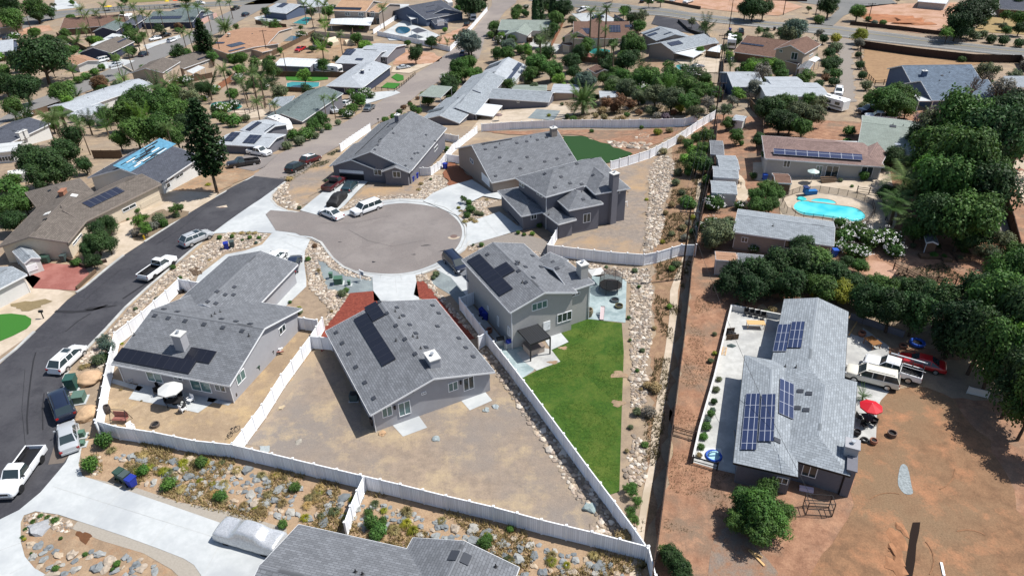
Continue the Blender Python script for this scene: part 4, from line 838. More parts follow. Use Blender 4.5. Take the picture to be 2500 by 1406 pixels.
patch('concrete_patio', [(1785, 752), (1910, 778), (1920, 900), (1920, 1000), (1810, 1160), (1750, 1146), (1690, 1128), (1706, 1056), (1742, 930)], 3, CONG); patch('concrete_drive', [(2050, 800), (2075, 778), (2170, 845), (2172, 955), (2150, 978), (2141, 1000), (2138, 1086), (2060, 1070), (2040, 930)], 3, CONG)
patch('blue_gravel_bed', [(776, 634), (786, 635), (825, 662), (863, 672), (909, 679), (911, 712), (855, 718), (799, 706), (784, 665)], 3, GRAVB); patch('blue_gravel_bed', [(1050, 690), (1076, 660), (1100, 677), (1125, 706), (1150, 735), (1120, 745), (1100, 720)], 3, GRAVB)
patch('red_mulch_bed', [(855, 716), (912, 711), (930, 735), (900, 790), (784, 860), (784, 825), (795, 797), (820, 768)], 4, MULCH); patch('red_mulch_bed', [(1017, 688), (1032, 685), (1060, 712), (1160, 826), (1143, 832), (1050, 740), (1010, 720)], 4, MULCH); patch('mulch_bed', [(1081, 424), (1099, 396), (1111, 399), (1155, 438), (1125, 448), (1099, 456)], 3, MULB)
patch('gravel_bed', [(1140, 600), (1183, 588), (1260, 566), (1345, 590), (1340, 640), (1240, 600)], 3, GRAVG); patch('gravel_bed', [(1198, 524), (1219, 519), (1262, 535), (1230, 560), (1200, 540)], 3, GRAVG)
patch('lawn', [(-40, 765), (0, 768), (28, 766), (62, 770), (77, 779), (76, 792), (66, 803), (33, 820), (0, 834), (-60, 850)], 5, TURF); patch('concrete_drive', [(-80, 770), (60, 690), (184, 716), (164, 733), (123, 774), (84, 810), (0, 870), (-60, 900)], 3, CONT); patch('red_paver_drive', [(58, 676), (102, 641), (205, 650), (218, 668), (189, 710), (80, 704)], 4, BRICKP)
patch('tan_driveway', [(284, 550), (330, 535), (322, 580), (353, 591), (302, 624), (262, 650), (240, 640)], 3, CONT); patch('tan_driveway', [(340, 515), (399, 466), (532, 473), (525, 485), (466, 520), (430, 512), (350, 530)], 3, CONT); patch('front_yard_dirt', [(322, 582), (345, 530), (400, 512), (463, 518), (410, 555), (353, 591)], 3, mat('brown_bed', K(134, 118, 98), .95, var=.15, scale=4))
patch('front_yard_dirt', [(405, 468), (460, 415), (600, 385), (640, 405), (618, 430), (532, 473)], 2, DIRTT)
patch('concrete_yard', [(20, 690), (55, 660), (100, 680), (80, 704), (60, 712)], 4, CONT)
# far yards
patch('asphalt_drive', [(545, 405), (600, 380), (680, 378), (646, 409), (620, 420)], 3, ASPG); patch('far_driveway', [(1395, 35), (1470, 30), (1520, 60), (1430, 62)], 3, CONC); patch('far_driveway', [(1600, 40), (1700, 55), (1735, 92), (1660, 78), (1590, 60)], 3, ASPH)
patch('far_patio', [(1640, 130), (1760, 135), (1752, 178), (1700, 180), (1650, 150)], 3, CONT); patch('far_yard', [(690, 105), (800, 90), (960, 110), (850, 160), (760, 170), (680, 140)], 2, DIRTT); patch('far_patio', [(905, 10), (1000, 12), (985, 30), (940, 55)], 3, CONC); patch('far_patio', [(935, 80), (985, 50), (1075, 88), (1060, 100), (950, 100)], 3, CONC); patch('far_yard', [(1060, 95), (1150, 60), (1130, 90), (1095, 110), (1050, 105)], 3, DIRTP)
patch('far_driveway', [(262, 155), (290, 145), (330, 150), (290, 168), (272, 171)], 3, CONC); patch('far_driveway', [(350, 112), (440, 86), (442, 94), (384, 112), (360, 122)], 3, CONC); patch('far_driveway', [(880, 230), (965, 222), (978, 228), (895, 255)], 3, CONC); patch('far_driveway', [(960, 165), (1060, 155), (1000, 180), (955, 178)], 3, CONT); patch('far_yard', [(965, 120), (1060, 130), (1080, 142), (1060, 156), (960, 160)], 2, DIRTP)
patch('artificial_lawn', [(697, 188), (712, 183), (800, 188), (802, 195), (765, 200), (700, 197)], 3, TURF); patch('artificial_lawn', [(955, 190), (968, 181), (985, 186), (986, 196), (972, 200)], 3, TURF); patch('artificial_lawn', [(930, 215), (945, 203), (978, 205), (965, 218)], 3, TURF)
patch('pale_patio', [(1140, 330), (1180, 318), (1260, 300), (1390, 290), (1395, 262), (1320, 250), (1180, 280)], 2, CONT); patch('rubber_court', [(1288, 290), (1310, 268), (1368, 272), (1352, 296)], 3, GRAVB)
patch('pool_deck', [(1900, 440), (1960, 452), (2150, 462), (2190, 520), (2170, 572), (2100, 560), (1930, 545), (1902, 500)], 3, CONT, 2); patch('paved_terrace', [(1838, 398), (2170, 405), (2180, 462), (1960, 460), (1838, 440)], 2, CONT); patch('court_right', [(2440, 395), (2600, 390), (2600, 560), (2500, 500)], 3, CONT); patch('path', [(2415, 520), (2440, 498), (2475, 560), (2468, 600), (2430, 570)], 3, GRAVG)
patch('yard_soil', [(2095, 640), (2160, 640), (2220, 690), (2200, 705), (2110, 670)], 3, DIRTP, 2); patch('path', [(1770, 430), (1800, 425), (1830, 470), (1830, 500), (1800, 490)], 2, CONT)
patch('shale_patch', [(2193, 1160), (2200, 1135), (2215, 1140), (2225, 1185), (2228, 1205), (2208, 1205), (2193, 1185)], 4, mat('blue_shale', K(152, 160, 162), .9, var=.3, scale=5), 3); SCREE = mat('scree', K(150, 134, 120), .95, c2=K(160, 120, 94), scale=1.2, bump=.8, bscale=7, wear=K(142, 132, 124), wscale=.4)
patch('grey_scree', [(1745, 1310), (1790, 1290), (1850, 1340), (1900, 1420), (1740, 1440)], 2, SCREE, 3); patch('grey_scree', [(2300, 1300), (2380, 1290), (2450, 1340), (2460, 1440), (2290, 1440)], 3, DIRTB, 3)
# pools
def pool(px, m, label, deck=None, coping=.25, smooth=3, cat='swimming pool'):
    P = [G(p) for p in (crom(px, smooth) if smooth else px)]; c = sum(P, Vector())/len(P); r = empty('swimming_pool', (c.x, c.y, zg(c.x, c.y))); tag(r, label, cat, None, px[0])
    mb = MB(); n = len(P); O = [p+(p-c).normalized()*coping for p in P]; up = Vector((0, 0, .2))
    for i in range(n): a, b = P[i], P[(i+1) % n]; A, B = O[i], O[(i+1) % n]; mb.face([A+up, B+up, b+up, a+up]); mb.face([A, B, B+up, A+up]); mb.face([b, a, a+up, b+up])
    mb.build('coping', CONT, r); w_ = MB(); w_.face([p+up*.72 for p in P]); o = w_.build('water', m, r)
    if sum((P[i].x*P[(i+1) % n].y-P[(i+1) % n].x*P[i].y) for i in range(n)) < 0: o.data.flip_normals()
    return r
pool([(1938, 504), (1942, 516), (1962, 527), (2000, 531), (2034, 536), (2075, 543), (2098, 543), (2112, 533), (2106, 521), (2083, 509), (2039, 503), (1996, 497), (1955, 493)], WATER, 'bright turquoise kidney-shaped swimming pool in a fenced deck')
pool([(514, 262), (520, 253), (540, 250), (575, 253), (592, 262), (575, 270), (550, 276), (520, 270)], WATERG, 'green-blue freeform swimming pool beyond the leafy trees'); pool([(700, 205), (712, 202), (780, 203), (778, 213), (745, 219), (700, 214)], WATERG, 'rectangular green swimming pool beside an artificial lawn', smooth=0)
pool([(715, 58), (745, 43), (762, 45), (748, 62)], WATERG, 'small teal swimming pool behind the brown-roofed house', smooth=0); pool([(965, 76), (973, 67), (995, 68), (1002, 76), (990, 84), (972, 83)], WATERD, 'round dark blue pool behind the white vinyl fence'); pool([(1432, 124), (1445, 119), (1488, 124), (1482, 132), (1450, 134)], WATERG, 'small pool between palms behind the brown-roofed house'); pool([(1650, 162), (1668, 160), (1672, 168), (1658, 172)], WATERG, 'tiny turquoise pool in the planted back yard')
pool([(684, 93), (700, 88), (735, 92), (728, 100), (692, 102)], WATERD, 'narrow dark pool behind a round bush'); 
KERB = CONG
for px in ([(697, 445), (681, 457), (666, 473), (662, 488), (676, 504), (702, 516), (733, 520)], [(830, 521), (876, 509), (927, 492), (978, 487), (1035, 489)], [(1146, 590), (1133, 611), (1106, 631)], [(1076, 652), (1030, 669)], [(909, 678), (876, 669), (840, 654), (812, 631), (797, 611), (784, 593), (763, 583)], [(1118, 530), (1140, 548)],
           [(517, 571), (474, 606), (435, 639), (399, 670), (363, 700), (307, 751), (256, 807), (200, 864), (172, 894), (157, 925), (159, 943), (175, 981), (187, 1030), (192, 1058), (184, 1085)], [(620, 431), (525, 483), (466, 518), (410, 555), (353, 591)], [(302, 624), (266, 652), (205, 703), (186, 715)], [(84, 810), (38, 854), (-20, 900)]):
    strip('kerb', px, .35, .13, KERB); bpy.data.objects[-1]; 
for o in COL.objects:
    if o.name.startswith('kerb'): struct(o)
def blob(name, p, rx, ry, m, lay=6, ang=0):
    q = G(p); P = []
    for k in range(18):
        a = 6.283*k/18; r = 1+.25*math.sin(3*a+p[0])+.12*math.sin(7*a); x, y = rx*r*math.cos(a), ry*r*math.sin(a); P.append((q.x+x*math.cos(ang)-y*math.sin(ang), q.y+x*math.sin(ang)+y*math.cos(ang)))
    struct(drape(name, P, lay, m))
for p, rx, ry, a in (((912, 640), .25, .2, 0), ((1040, 600), .7, .12, .1), ((1080, 613), .5, .1, .5), ((240, 752), 1.8, .35, .2), ((1010, 622), .3, .1, 0), ((830, 592), .3, .08, 0)): blob('stain', p, rx, ry, SOOT, 4, a)
blob('stain', (75, 745), 2.2, 1.2, mat('mud_stain', K(140, 124, 92), .9, var=.1), 6, .1); blob('wet_soil', (205, 1310), .9, .4, mat('wet_soil', K(112, 76, 50), .9, var=.1), 3, -.6)
def tline(pts, w_, m, lay, name='tyre_mark'):
    P = [G(p) for p in pts]; L_, R_ = [], []
    for i, p in enumerate(P):
        d = (P[min(i+1, len(P)-1)]-P[max(i-1, 0)]).normalized(); n = Vector((-d.y, d.x, 0))*w_/2; L_.append(p+n); R_.append(p-n)
    struct(drape(name, L_+R_[::-1], lay, m))
tline([(68, 1060), (66, 1020), (70, 970), (76, 920), (82, 880), (88, 860)], .16, SOOT, 4); tline([(135, 760), (180, 762), (225, 758), (255, 748), (262, 744)], .5, SOOT, 4); tline([(160, 810), (190, 785), (222, 765)], .14, SOOT, 4); tline([(105, 1050), (104, 1000), (108, 960)], .12, SOOT, 4); tline([(300, 730), (330, 710), (360, 690)], .3, SOOT, 4)

TRK = mat('soil_track', K(150, 112, 84), .95, var=.2, scale=5, bump=.5, bscale=12); TRL = mat('soil_track_light', K(190, 146, 116), .95, var=.12, scale=4, bump=.4, bscale=12)
rt_ = random.Random(21)
for k in range(5):
    x, y = rt_.uniform(2120, 2440), rt_.uniform(1000, 1380); a0 = rt_.uniform(0, 6.28); q = []
    cx_, cy_, rr0 = x, y, rt_.uniform(40, 110)
    for j in range(9): a = a0+j*.13*rt_.choice((1, 1.1)); q.append((cx_+rr0*math.cos(a), cy_+rr0*.8*math.sin(a)))
    if min(p[0] for p in q) > 2105: tline(q, rt_.uniform(.07, .16), TRK, 5+.2*k, 'soil_track')
for q in () and ([(700, 930), (680, 980), (655, 1040), (640, 1090)], [(880, 1170), (905, 1130), (925, 1090)], [(620, 1105), (760, 1140), (900, 1180), (1100, 1225)], [(1290, 1080), (1340, 1130), (1400, 1200), (1440, 1250)]): tline(q, rt_.uniform(.3, .7), mat('pale_track', K(196, 170, 132), .95, var=.15, scale=5, bump=.4, bscale=12), 3.5, 'soil_track')
GUT = mat('gutter_line', K(170, 168, 162), .9, var=.12, scale=3)
tline([(700, 574), (763, 587), (791, 603), (808, 624), (834, 648), (880, 666), (953, 674), (1010, 668), (1062, 650), (1098, 628), (1126, 604), (1136, 580), (1134, 555), (1118, 530), (1086, 509), (1040, 497), (978, 492), (930, 498), (880, 514)], .1, GUT, 4.4, 'gutter_line')
for i in range(16):
    a = [(763, 583, 758, 590), (797, 611, 785, 617), (812, 631, 803, 640), (840, 654, 832, 664), (876, 669, 872, 680), (930, 672, 928, 682), (978, 672, 980, 684), (1030, 664, 1036, 674), (1076, 648, 1086, 657), (1106, 629, 1116, 635), (1130, 600, 1146, 603), (1134, 575, 1150, 574), (1128, 548, 1144, 542), (1100, 518, 1112, 509), (1060, 500, 1068, 490), (978, 490, 976, 482)][i]; joint(a[:2], a[2:], .04, GUT, 5)
CRK = mat('crack_sealant', K(50, 50, 54), .8)
for q in ([(560, 470), (500, 515), (440, 560), (380, 600)], [(300, 660), (240, 700), (190, 750)], [(60, 900), (50, 1000), (60, 1100)], [(850, 560), (900, 590), (960, 600), (1040, 590)], [(780, 545), (860, 545), (960, 530)]): tline([(x+rt_.uniform(-4, 4), y+rt_.uniform(-3, 3)) for x, y in q], .04, CRK if q[0][0] < 700 else mat('hairline', K(112, 106, 104), .9), 4.2, 'crack_line')
for p in ((930, 600), (1000, 560), (860, 600), (1030, 620), (900, 545)): blob('worn_asphalt_patch', p, rt_.uniform(1.5, 3), rt_.uniform(.6, 1.2), mat('worn_asphalt', K(146, 139, 136), .9, c2=K(136, 129, 126), scale=5, bump=.3, bscale=40), 3.4, rt_.uniform(0, 3))  # slightly paler worn blotches on the cul-de-sac asphalt

for p, a, b in (((1511, 915), .9, .6), ((1509, 985), .7, .5), ((1350, 885), .6, .3), ((1375, 850), .5, .3)): blob('bare_soil_spot', p, a, b, DIRTT, 4.5, 0)
for i, p in enumerate(((1400, 900), (1450, 850), (1460, 960), (1420, 990), (1480, 1050), (1490, 900), (1380, 930), (1470, 1120))): blob('lawn_patch', p, 1.2+.3*(i % 3), .7+.2*(i % 2), mat('dry_lawn_patch', K(94, 116, 42, .78), .95, c2=K(70, 102, 30, .78), scale=3, bump=1., bscale=22), 3.5, i)
for px, m in (([(150, 260), (175, 245), (190, 255), (165, 275)], CONT), ([(620, 45), (660, 32), (690, 50), (650, 60)], CONC), ([(560, 265), (640, 268), (660, 285), (600, 290)], CONT), ([(420, 175), (455, 180), (470, 200), (420, 205)], CONT), ([(200, 120), (232, 132), (215, 140), (190, 130)], TURF), ([(300, 132), (345, 108), (360, 115), (320, 138)], CONT), ([(1300, 95), (1370, 110), (1360, 130), (1290, 112)], CONG), ([(1400, 130), (1500, 130), (1490, 145), (1400, 140)], BRICKP), ([(1890, 140), (1910, 165), (1960, 185), (1900, 180)], CONT), ([(1560, 145), (1640, 150), (1600, 185), (1560, 165)], DIRTT), ([(60, 290), (100, 262), (140, 268), (110, 300)], CONT), ([(240, 150), (262, 148), (268, 168), (244, 172)], CONC), ([(0, 75), (120, 62), (130, 75), (0, 95)], DIRTP), ([(320, 8), (420, 2), (440, -4), (300, 0)], mat('far_grass', K(120, 122, 70), .95, var=.12)), ([(120, 28), (200, 18), (180, 2), (140, -8)], CONC), ([(380, 100), (440, 104), (470, 110), (410, 118)], CONT)): patch('yard_surface', px, 1.5, m)
# ================================================================== HOUSES
def setaxis(h, A, u): h.axis = u
# 1: cul-de-sac, far left
h = House((900, 420), 'grey one-storey house with three cars on its driveway', 'dkgrey', 'grey', full=False)
A = h.gable((924, 303), (815, 403), (998, 424), 2.8, .42); h.axis = A[1]; h.gable((862, 352), (804, 405), (909, 419), 2.6, .35); h.gable((950, 392), (931, 419), (997, 425), 2.75, .4); h.finish()
h.window((829, 421), (887, 418), 'garage_door'); h.window((831, 436), (888, 428), 'garage_opening', frame=BLACK, mull=0, pane=DARK); h.window((912, 413), (933, 429)); h.window((958, 418), (979, 434)); h.window((1060, 372), (1068, 352))  # dark pane under the half-open door is painted shade of the garage inside
h.solar((868, 378), (949, 301), PVB); h.vents([(948, 310), (960, 326), (970, 300), (922, 355), (915, 366), (1005, 388), (1012, 375), (1035, 358), (1020, 374), (990, 405), (930, 340), (1040, 330), (1062, 345)]); h.chimney((971, 296), 1., .8, 1.2); h.pipes([(958, 316), (925, 346)])
# 2: behind
h = House((1250, 400), 'grey one-storey house with a side garage between white fences', 'taupe', 'grey'); A = h.gable((1415, 404), (1200, 446), None, 2.8, .42, r=(1155, 353)); h.axis = A[1]; h.finish()
h.chimney((1351, 330), 1.1, .9, 1.3); h.vents([(1262, 350), (1286, 346), (1312, 342), (1334, 336), (1185, 365), (1210, 360), (1245, 395), (1210, 430), (1270, 412), (1220, 385), (1330, 395), (1287, 384), (1360, 388), (1392, 378), (1180, 352)]); h.pipes([(1220, 352), (1296, 335)])
h.window((1176, 420), (1196, 458), 'garage_door'); h.window((1148, 385), (1156, 402)); h.solar((1180, 353), (1250, 340), PVB)
# 3: two-storey
h = House((1400, 500), 'two-storey grey house with many hipped roofs and a tall chimney', 'dkgrey', 'grey'); A = h.gable((1506, 432), (1332, 481), (1262, 432), 5.6, .42, ends='gh'); h.axis = A[1]
h.gable((1436, 449), (1399, 461), (1332, 481), 5.62, .42, ends='gg'); h.gable((1400, 425), (1452, 474), (1529, 451), 5.58, .42, ends='gh')
h.gable((1340, 470), (1388, 514), (1466, 491), 4.3, .42, ends='gh'); h.gable((1215, 466), (1273, 528), (1340, 508), 2.7, .38, ends='hh'); h.gable((1318, 514), (1363, 548), (1405, 534), 2.75, .34, ends='gh'); h.finish()
h.chimney((1492, 545), 1.1, 1., 8.2, ground=True); h.vents([(1370, 432), (1408, 400), (1420, 450), (1392, 448), (1355, 458), (1424, 487), (1448, 428), (1446, 388), (1306, 416), (1330, 401), (1330, 425)]); h.solar((1345, 408), (1430, 382), PVB); h.pipes([(1378, 401), (1420, 470), (1340, 525)])
h.window((1424, 523), (1441, 541)); h.window((1268, 443), (1280, 460)); h.window((1311, 469), (1325, 483)); h.window((1296, 520), (1310, 534)); h.window((1503, 460), (1513, 472)); h.window((1240, 515), (1268, 548), 'garage_door', frame=DARK)
# 4: two-storey, dark solar
h = House((1320, 760), 'two-storey pale grey house with black solar panels beside the lawn', 'ltgrey', 'grey'); A = h.gable((1127, 634), (1245, 763), None, 5.5, .3, r=(1325, 709)); h.axis = A[1]
h.gable((1391, 710), (1452, 690), (1372, 626), 5.4, .3, ends='gh'); h.gable((1300, 640), (1345, 660), (1400, 640), 5.5, .3, ends='hh'); h.finish()
h.solar((1141, 638), (1253, 706), PVB); h.solar((1204, 659), (1258, 662), PVB); h.chimney((1421, 672), 1.1, 1., 1.6); h.vents([(1190, 622), (1263, 640), (1283, 652), (1266, 662), (1262, 645), (1284, 690), (1302, 678), (1321, 652), (1300, 625), (1360, 655), (1350, 640)]); h.pipes([(1268, 643), (1275, 690)])
h.window((1298, 760), (1336, 731), mull=2, pane=GLASST); h.window((1360, 790), (1396, 757), mull=2); h.window((1326, 808), (1343, 782), 'door'); h.window((1392, 726), (1416, 711)); h.window((1258, 754), (1272, 750)); h.window((1214, 770), (1219, 798)); h.window((1240, 795), (1246, 822)); h.window((1190, 745), (1194, 758))
h.cover([(1124, 668), (1142, 652), (1160, 672), (1142, 688)], 2.7, ROOFC['grey'], posts=(), name='porch_roof')
# 5: centre
h = House((1050, 960), 'pale grey one-storey gabled house in the centre with black solar panels', 'grey', 'grey'); A = h.gable((794, 808), (904, 1013), (1201, 898), 2.75, .27); h.axis = A[1]; h.finish()
h.solar((866, 783), (966, 875), PVB, more=((893, 763), (936, 898))); h.solar((890, 754), (940, 769), PVB, more=((917, 736), (913, 788))); h.chimney((1057, 888), 1.6, 1.1, 1., cap=True)
h.vents([(821, 812), (836, 838), (852, 864), (869, 896), (891, 934), (913, 972), (926, 737), (945, 765), (967, 795), (989, 828), (1014, 864), (955, 731), (969, 751), (984, 771), (1000, 793), (1015, 814), (1040, 848), (1041, 727), (1056, 746), (1071, 765), (1068, 797), (1120, 826), (1137, 849), (1155, 871)]); h.pipes([(967, 832), (965, 761), (975, 777), (1019, 825), (1008, 822), (1027, 851)])
h.window((934, 1020), (956, 988), pane=GLASST); h.window((975, 1017), (1000, 975), pane=GLASST); h.window((1029, 964), (1040, 954)); h.window((1095, 957), (1117, 928), pane=GLASST); h.window((1132, 955), (1156, 915))
for p in ((963, 993), (1124, 932), (1007, 952)):
    q = h.hit(p, 'wall'); m_ = MB(); m_.box(q[0]+q[1]*.1, 0, (.2, .2, .4)); m_.build('wall_lamp', BLACK, h.root)
# 6: left
h = House((560, 850), 'large grey L-shaped house with a square chimney and white patio umbrella', 'grey', 'grey'); A = h.gable((560, 942), (271, 888), (358-22, 733-22), 2.75, .3, r=None) if 0 else h.gable((271, 888), (560, 942), None, 2.75, .3, r=(640, 800)); h.axis = A[1]
h.gable((410, 755), (558, 626), (716, 657), 2.75, .28); h.finish()
h.solar((298, 850), (462, 914), PVB, more=((481, 882), (279, 879))); h.solar((467, 847), (512, 889), PVB, more=((529, 860), (452, 877))); h.chimney((446, 848), 1.1, 1., 1.8)
h.vents([(378, 771), (411, 777), (452, 784), (498, 792), (544, 800), (591, 808), (530, 712), (550, 720), (507, 737), (527, 741), (400, 755), (433, 761), (541, 779), (576, 785), (611, 791), (572, 701), (570, 720)]); h.pipes([(517, 773), (538, 762), (608, 820), (328, 818), (525, 767)])
h.window((363, 928), (391, 908), pane=GLASST); h.window((470, 950), (510, 930), pane=GLASST); h.window((527, 952), (548, 940)); h.window((580, 942), (594, 898), pane=GLASST); h.window((683, 820), (694, 788)); h.window((425, 925), (443, 915))
# 7: bottom edge
h = House((900, 1380), 'grey shingled roof of a house at the bottom edge', 'grey', 'grey'); A = h.gable((1180, 1380), (729, 1279), None, 2.8, .3, r=(655, 1385)); h.axis = A[1]; h.gable((1232, 1480), (1268, 1384), None, 2.8, .3, r=(1129, 1328)); h.finish()
h.vents([(1108, 1356), (1137, 1364)], (.9, .7)); h.pipes([(868, 1396), (885, 1402), (1210, 1383)])
# 8: right
h = House((1950, 1050), 'long light grey house with blue solar panels on the red dirt lot', 'dkgrey', 'ltgrey', trim=BLACK); A = h.gable((2072, 761), (2058, 990), (1868, 958), 2.8, .3, ends='gh'); h.axis = A[1]
h.gable((2093, 932), (2076, 1162), (1900, 1112), 2.85, .3, ends='hh'); h.gable((1818, 867), (1790, 1129), (1948, 1174), 2.82, .3, ends='hh'); h.finish()
[h.solar(a, b, PVE, more=(c, d)) for a, b, c, d in (((1901, 793), (1918, 860), (1932, 794), (1887, 859)), ((1934, 787), (1955, 851), (1966, 787), (1922, 850)), ((1907, 934), (1930, 1016), (1943, 934), (1895, 1014)), ((1829, 962), (1836, 1101), (1865, 963), (1801, 1098)), ((1867, 963), (1880, 1080), (1902, 964), (1845, 1078)))]
h.vents([(1954, 955), (1975, 961), (1947, 996), (1968, 1001), (1897, 1075)], (.55, .6)); h.pipes([(1943, 897), (1917, 895)]); h.chimney((2074, 1108), 1.2, 1.1, 1.2, m=WALLC['grey'], cap=False); h.chimney((2060, 1190), 2.2, .7, 3.2, ground=True, cap=False, cowl=False)
h.window((1955, 1157), (1999, 1140)); h.window((1893, 1176), (1926, 1168)); h.cover([(1797, 1075), (1792, 1048), (1805, 1046), (1808, 1072)], 2.3, ROOFC['ltgrey'], posts=(), name='awning')
# 9, 10, 11
h = House((1950, 590), 'long low grey-roofed guest house in front of the pool', 'taupe', 'ltgrey', he=2.6); A = h.gable((1790, 566), (2036, 601), (2034, 541), 2.6, .25, ov=.35); h.axis = A[1]; h.finish(); h.window((1913, 605), (1948, 589)); h.window((1809, 590), (1827, 580)); h.pipes([(1887, 552), (1893, 522), (1790, 520)]); h.window((1985, 618), (2000, 598), 'door')
h = House((2030, 410), 'pinkish house with a row of blue solar panels above the pool terrace', 'ltgrey', 'pink', he=2.8); A = h.gable((1868, 387), (2160, 408), (2180, 352), 2.8, .28, ends='hh'); h.axis = A[1]; h.gable((1874, 372), (1880, 345), (1983, 350), 2.8, .3, ends='hh'); h.gable((2150, 405), (2180, 350), (2110, 345), 2.85, .28, ends='hg'); h.finish()
h.solar((1888, 366), (2105, 395), PVC, lift=.3); h.window((1911, 408), (1931, 392)); h.window((1988, 430), (2010, 405), pane=GLASST); h.window((2012, 433), (2050, 406)); h.window((2098, 432), (2134, 408)); h.cover([(1975, 360), (2100, 372), (2095, 345), (1985, 343)], 3.2, ROOFC['white'], posts=(), name='flat_roof')
h = House((2180, 340), 'green-grey low-pitched house behind the dark trees', 'brown', 'green', he=2.8); A = h.gable((2093, 362), (2270, 385), (2290, 303), 2.8, .18); h.axis = A[1]; h.finish(); h.pipes([(2180, 305), (2205, 308)]); h.vents([(2180, 309)], (1., .8))
# left side of the street
h = House((200, 560), 'long taupe-roofed house with dark solar panels across the street', 'cream', 'taupe', trim=WALLC['taupe']); A = h.gable((262, 478), (166, 592), (28, 569), 2.8, .28); h.axis = A[1]; h.gable((205, 542), (394, 449), (345, 416), 2.8, .3); h.gable((60, 470), (100, 520), (238, 478), 2.8, .25, ends='hg'); h.finish()
h.solar((200, 497), (305, 468), PVD, lift=.12); h.vents([(121, 466), (110, 536), (228, 460)], (.5, .5), BLACK); h.vents([(181, 478), (115, 522)], (.9, .9), WALLC['white']); h.chimney((155, 474), 1.4, .7, .6, m=mat('chimney_brick', K(170, 120, 96), .9, var=.2, scale=6), cap=False, cowl=False); h.pipes([(149, 507)])
h.window((300, 520), (330, 495)); h.window((345, 510), (388, 474), 'garage_door', frame=WALLC['cream']); h.window((176, 595), (200, 575))
h = House((430, 420), 'charcoal-roofed house with torn blue underlay on the back slope', 'white', 'dkgrey'); A = h.gable((492, 381), (394, 447), (262, 406), 2.8, .3); h.axis = A[1]; h.finish()
BLU = mat('blue_underlay', K(96, 150, 178), .6, var=.2, scale=2); h.solar((275, 405), (430, 352), BLU, lift=.03, name='roof_underlay')
h.solar((290, 400), (425, 357), BLU, strips=12)
h.window((403, 452), (424, 430)); h.window((430, 440), (446, 420)); h.window((408, 462), (412, 440), mull=0)
def simple(p, label, wall, roof, gs, sol=(), win=(), ch=(), vent=(), trim=TRIM, he=2.7, covers=(), name='house', cat='house', pipes=(), pv=None, doors=(), mains=.3):
    h = House(p, label, wall, roof, trim, he=he, name=name, cat=cat)
    for g in gs: A = h.gable(g[0], g[1], g[2], g[3] if len(g) > 3 else he, g[4] if len(g) > 4 else mains, ov=g[6] if len(g) > 6 else .4, ends=g[5] if len(g) > 5 else 'gg'); h.axis = getattr(h, 'axis', A[1])
    h.finish()
    for s_ in sol: h.solar(s_[0], s_[1], pv or PVD)
    for w_ in win: h.window(*w_)
    for d in doors: h.window(d[0], d[1], 'garage_door')
    for c in ch: h.chimney(c, 1., .8, 1.)
    h.vents(vent); h.pipes(pipes)
    for c in covers: h.cover(*c)
    return h
MT = ROOFC['metal']; WH = ROOFC['white']
simple((1110, 260), 'sprawling light grey house with carport and white patio cover', 'dkgrey', 'ltgrey', [((1155, 215), (1118, 304), (1027, 292)) if 0 else ((1090, 240), (1027, 293), (1118, 304)), ((1235, 190), (1160, 280), (1078, 262)), ((1190, 240), (1340, 250), (1345, 224), 2.7, .25)], [((1040, 278), (1085, 262)), ((1153, 222), (1174, 228))], [((1268, 252), (1262, 246))], covers=[([(1022, 234), (1055, 208), (1104, 212), (1076, 239)], 2.8, ROOFC['green']), ([(1160, 279), (1181, 253), (1227, 258), (1204, 285)], 2.7, MT), ([(1278, 243), (1303, 246), (1318, 226), (1290, 222)], 2.6, ROOFC['grey'])], vent=[(1118, 240)], pipes=[(1103, 225), (1072, 260), (1150, 200)])
simple((1220, 180), 'pale-roofed house covered in dark solar panels beside the bushes', 'white', 'palegrey', [((1287, 161), (1250, 208), (1158, 198), 2.8, .4)], [((1183, 172), (1225, 150)), ((1170, 195), (1208, 176)), ((1236, 195), (1268, 168)), ((1250, 172), (1275, 158))])
simple((1280, 70), 'pale green-roofed house by the cypress trees', 'white', 'green', [((1215, 74), (1342, 76), (1352, 50), 2.6, .2), ((1262, 60), (1232, 85), (1282, 92), 2.6, .3)], win=[((1293, 93), (1300, 86))], pipes=[(1290, 58)])
simple((1460, 90), 'brown-roofed house with tall palms along its back', 'cream', 'brown', [((1425, 56), (1375, 90), (1440, 98), 3., .4), ((1400, 95), (1540, 95), (1545, 60), 3., .3)], [((1385, 72), (1412, 60)), ((1418, 70), (1440, 84)), ((1488, 80), (1514, 63)), ((1526, 68), (1542, 62))])
simple((1620, 95), 'grey house with large solar arrays and a white patio roof', 'taupe', 'ltgrey', [((1565, 80), (1602, 100), (1665, 80), 3., .25), ((1750, 104), (1645, 127), (1580, 110), 3., .3), ((1680, 110), (1756, 106), (1740, 92), 2.8, .2)], [((1570, 84), (1612, 72)), ((1586, 90), (1600, 80)), ((1628, 106), (1668, 108)), ((1620, 85), (1640, 80))], ch=[(1637, 98)], covers=[([(1643, 129), (1673, 113), (1724, 123), (1693, 141)], 2.6, MT), ([(1724, 127), (1757, 130), (1762, 108), (1735, 118)], 2.6, MT)])
simple((1840, 120), 'brown-roofed house with solar panels next to the parked lorry', 'brown', 'brown', [((1790, 127), (1898, 142), (1908, 102), 2.8, .28)], [((1808, 108), (1866, 112))], pipes=[(1872, 105)])
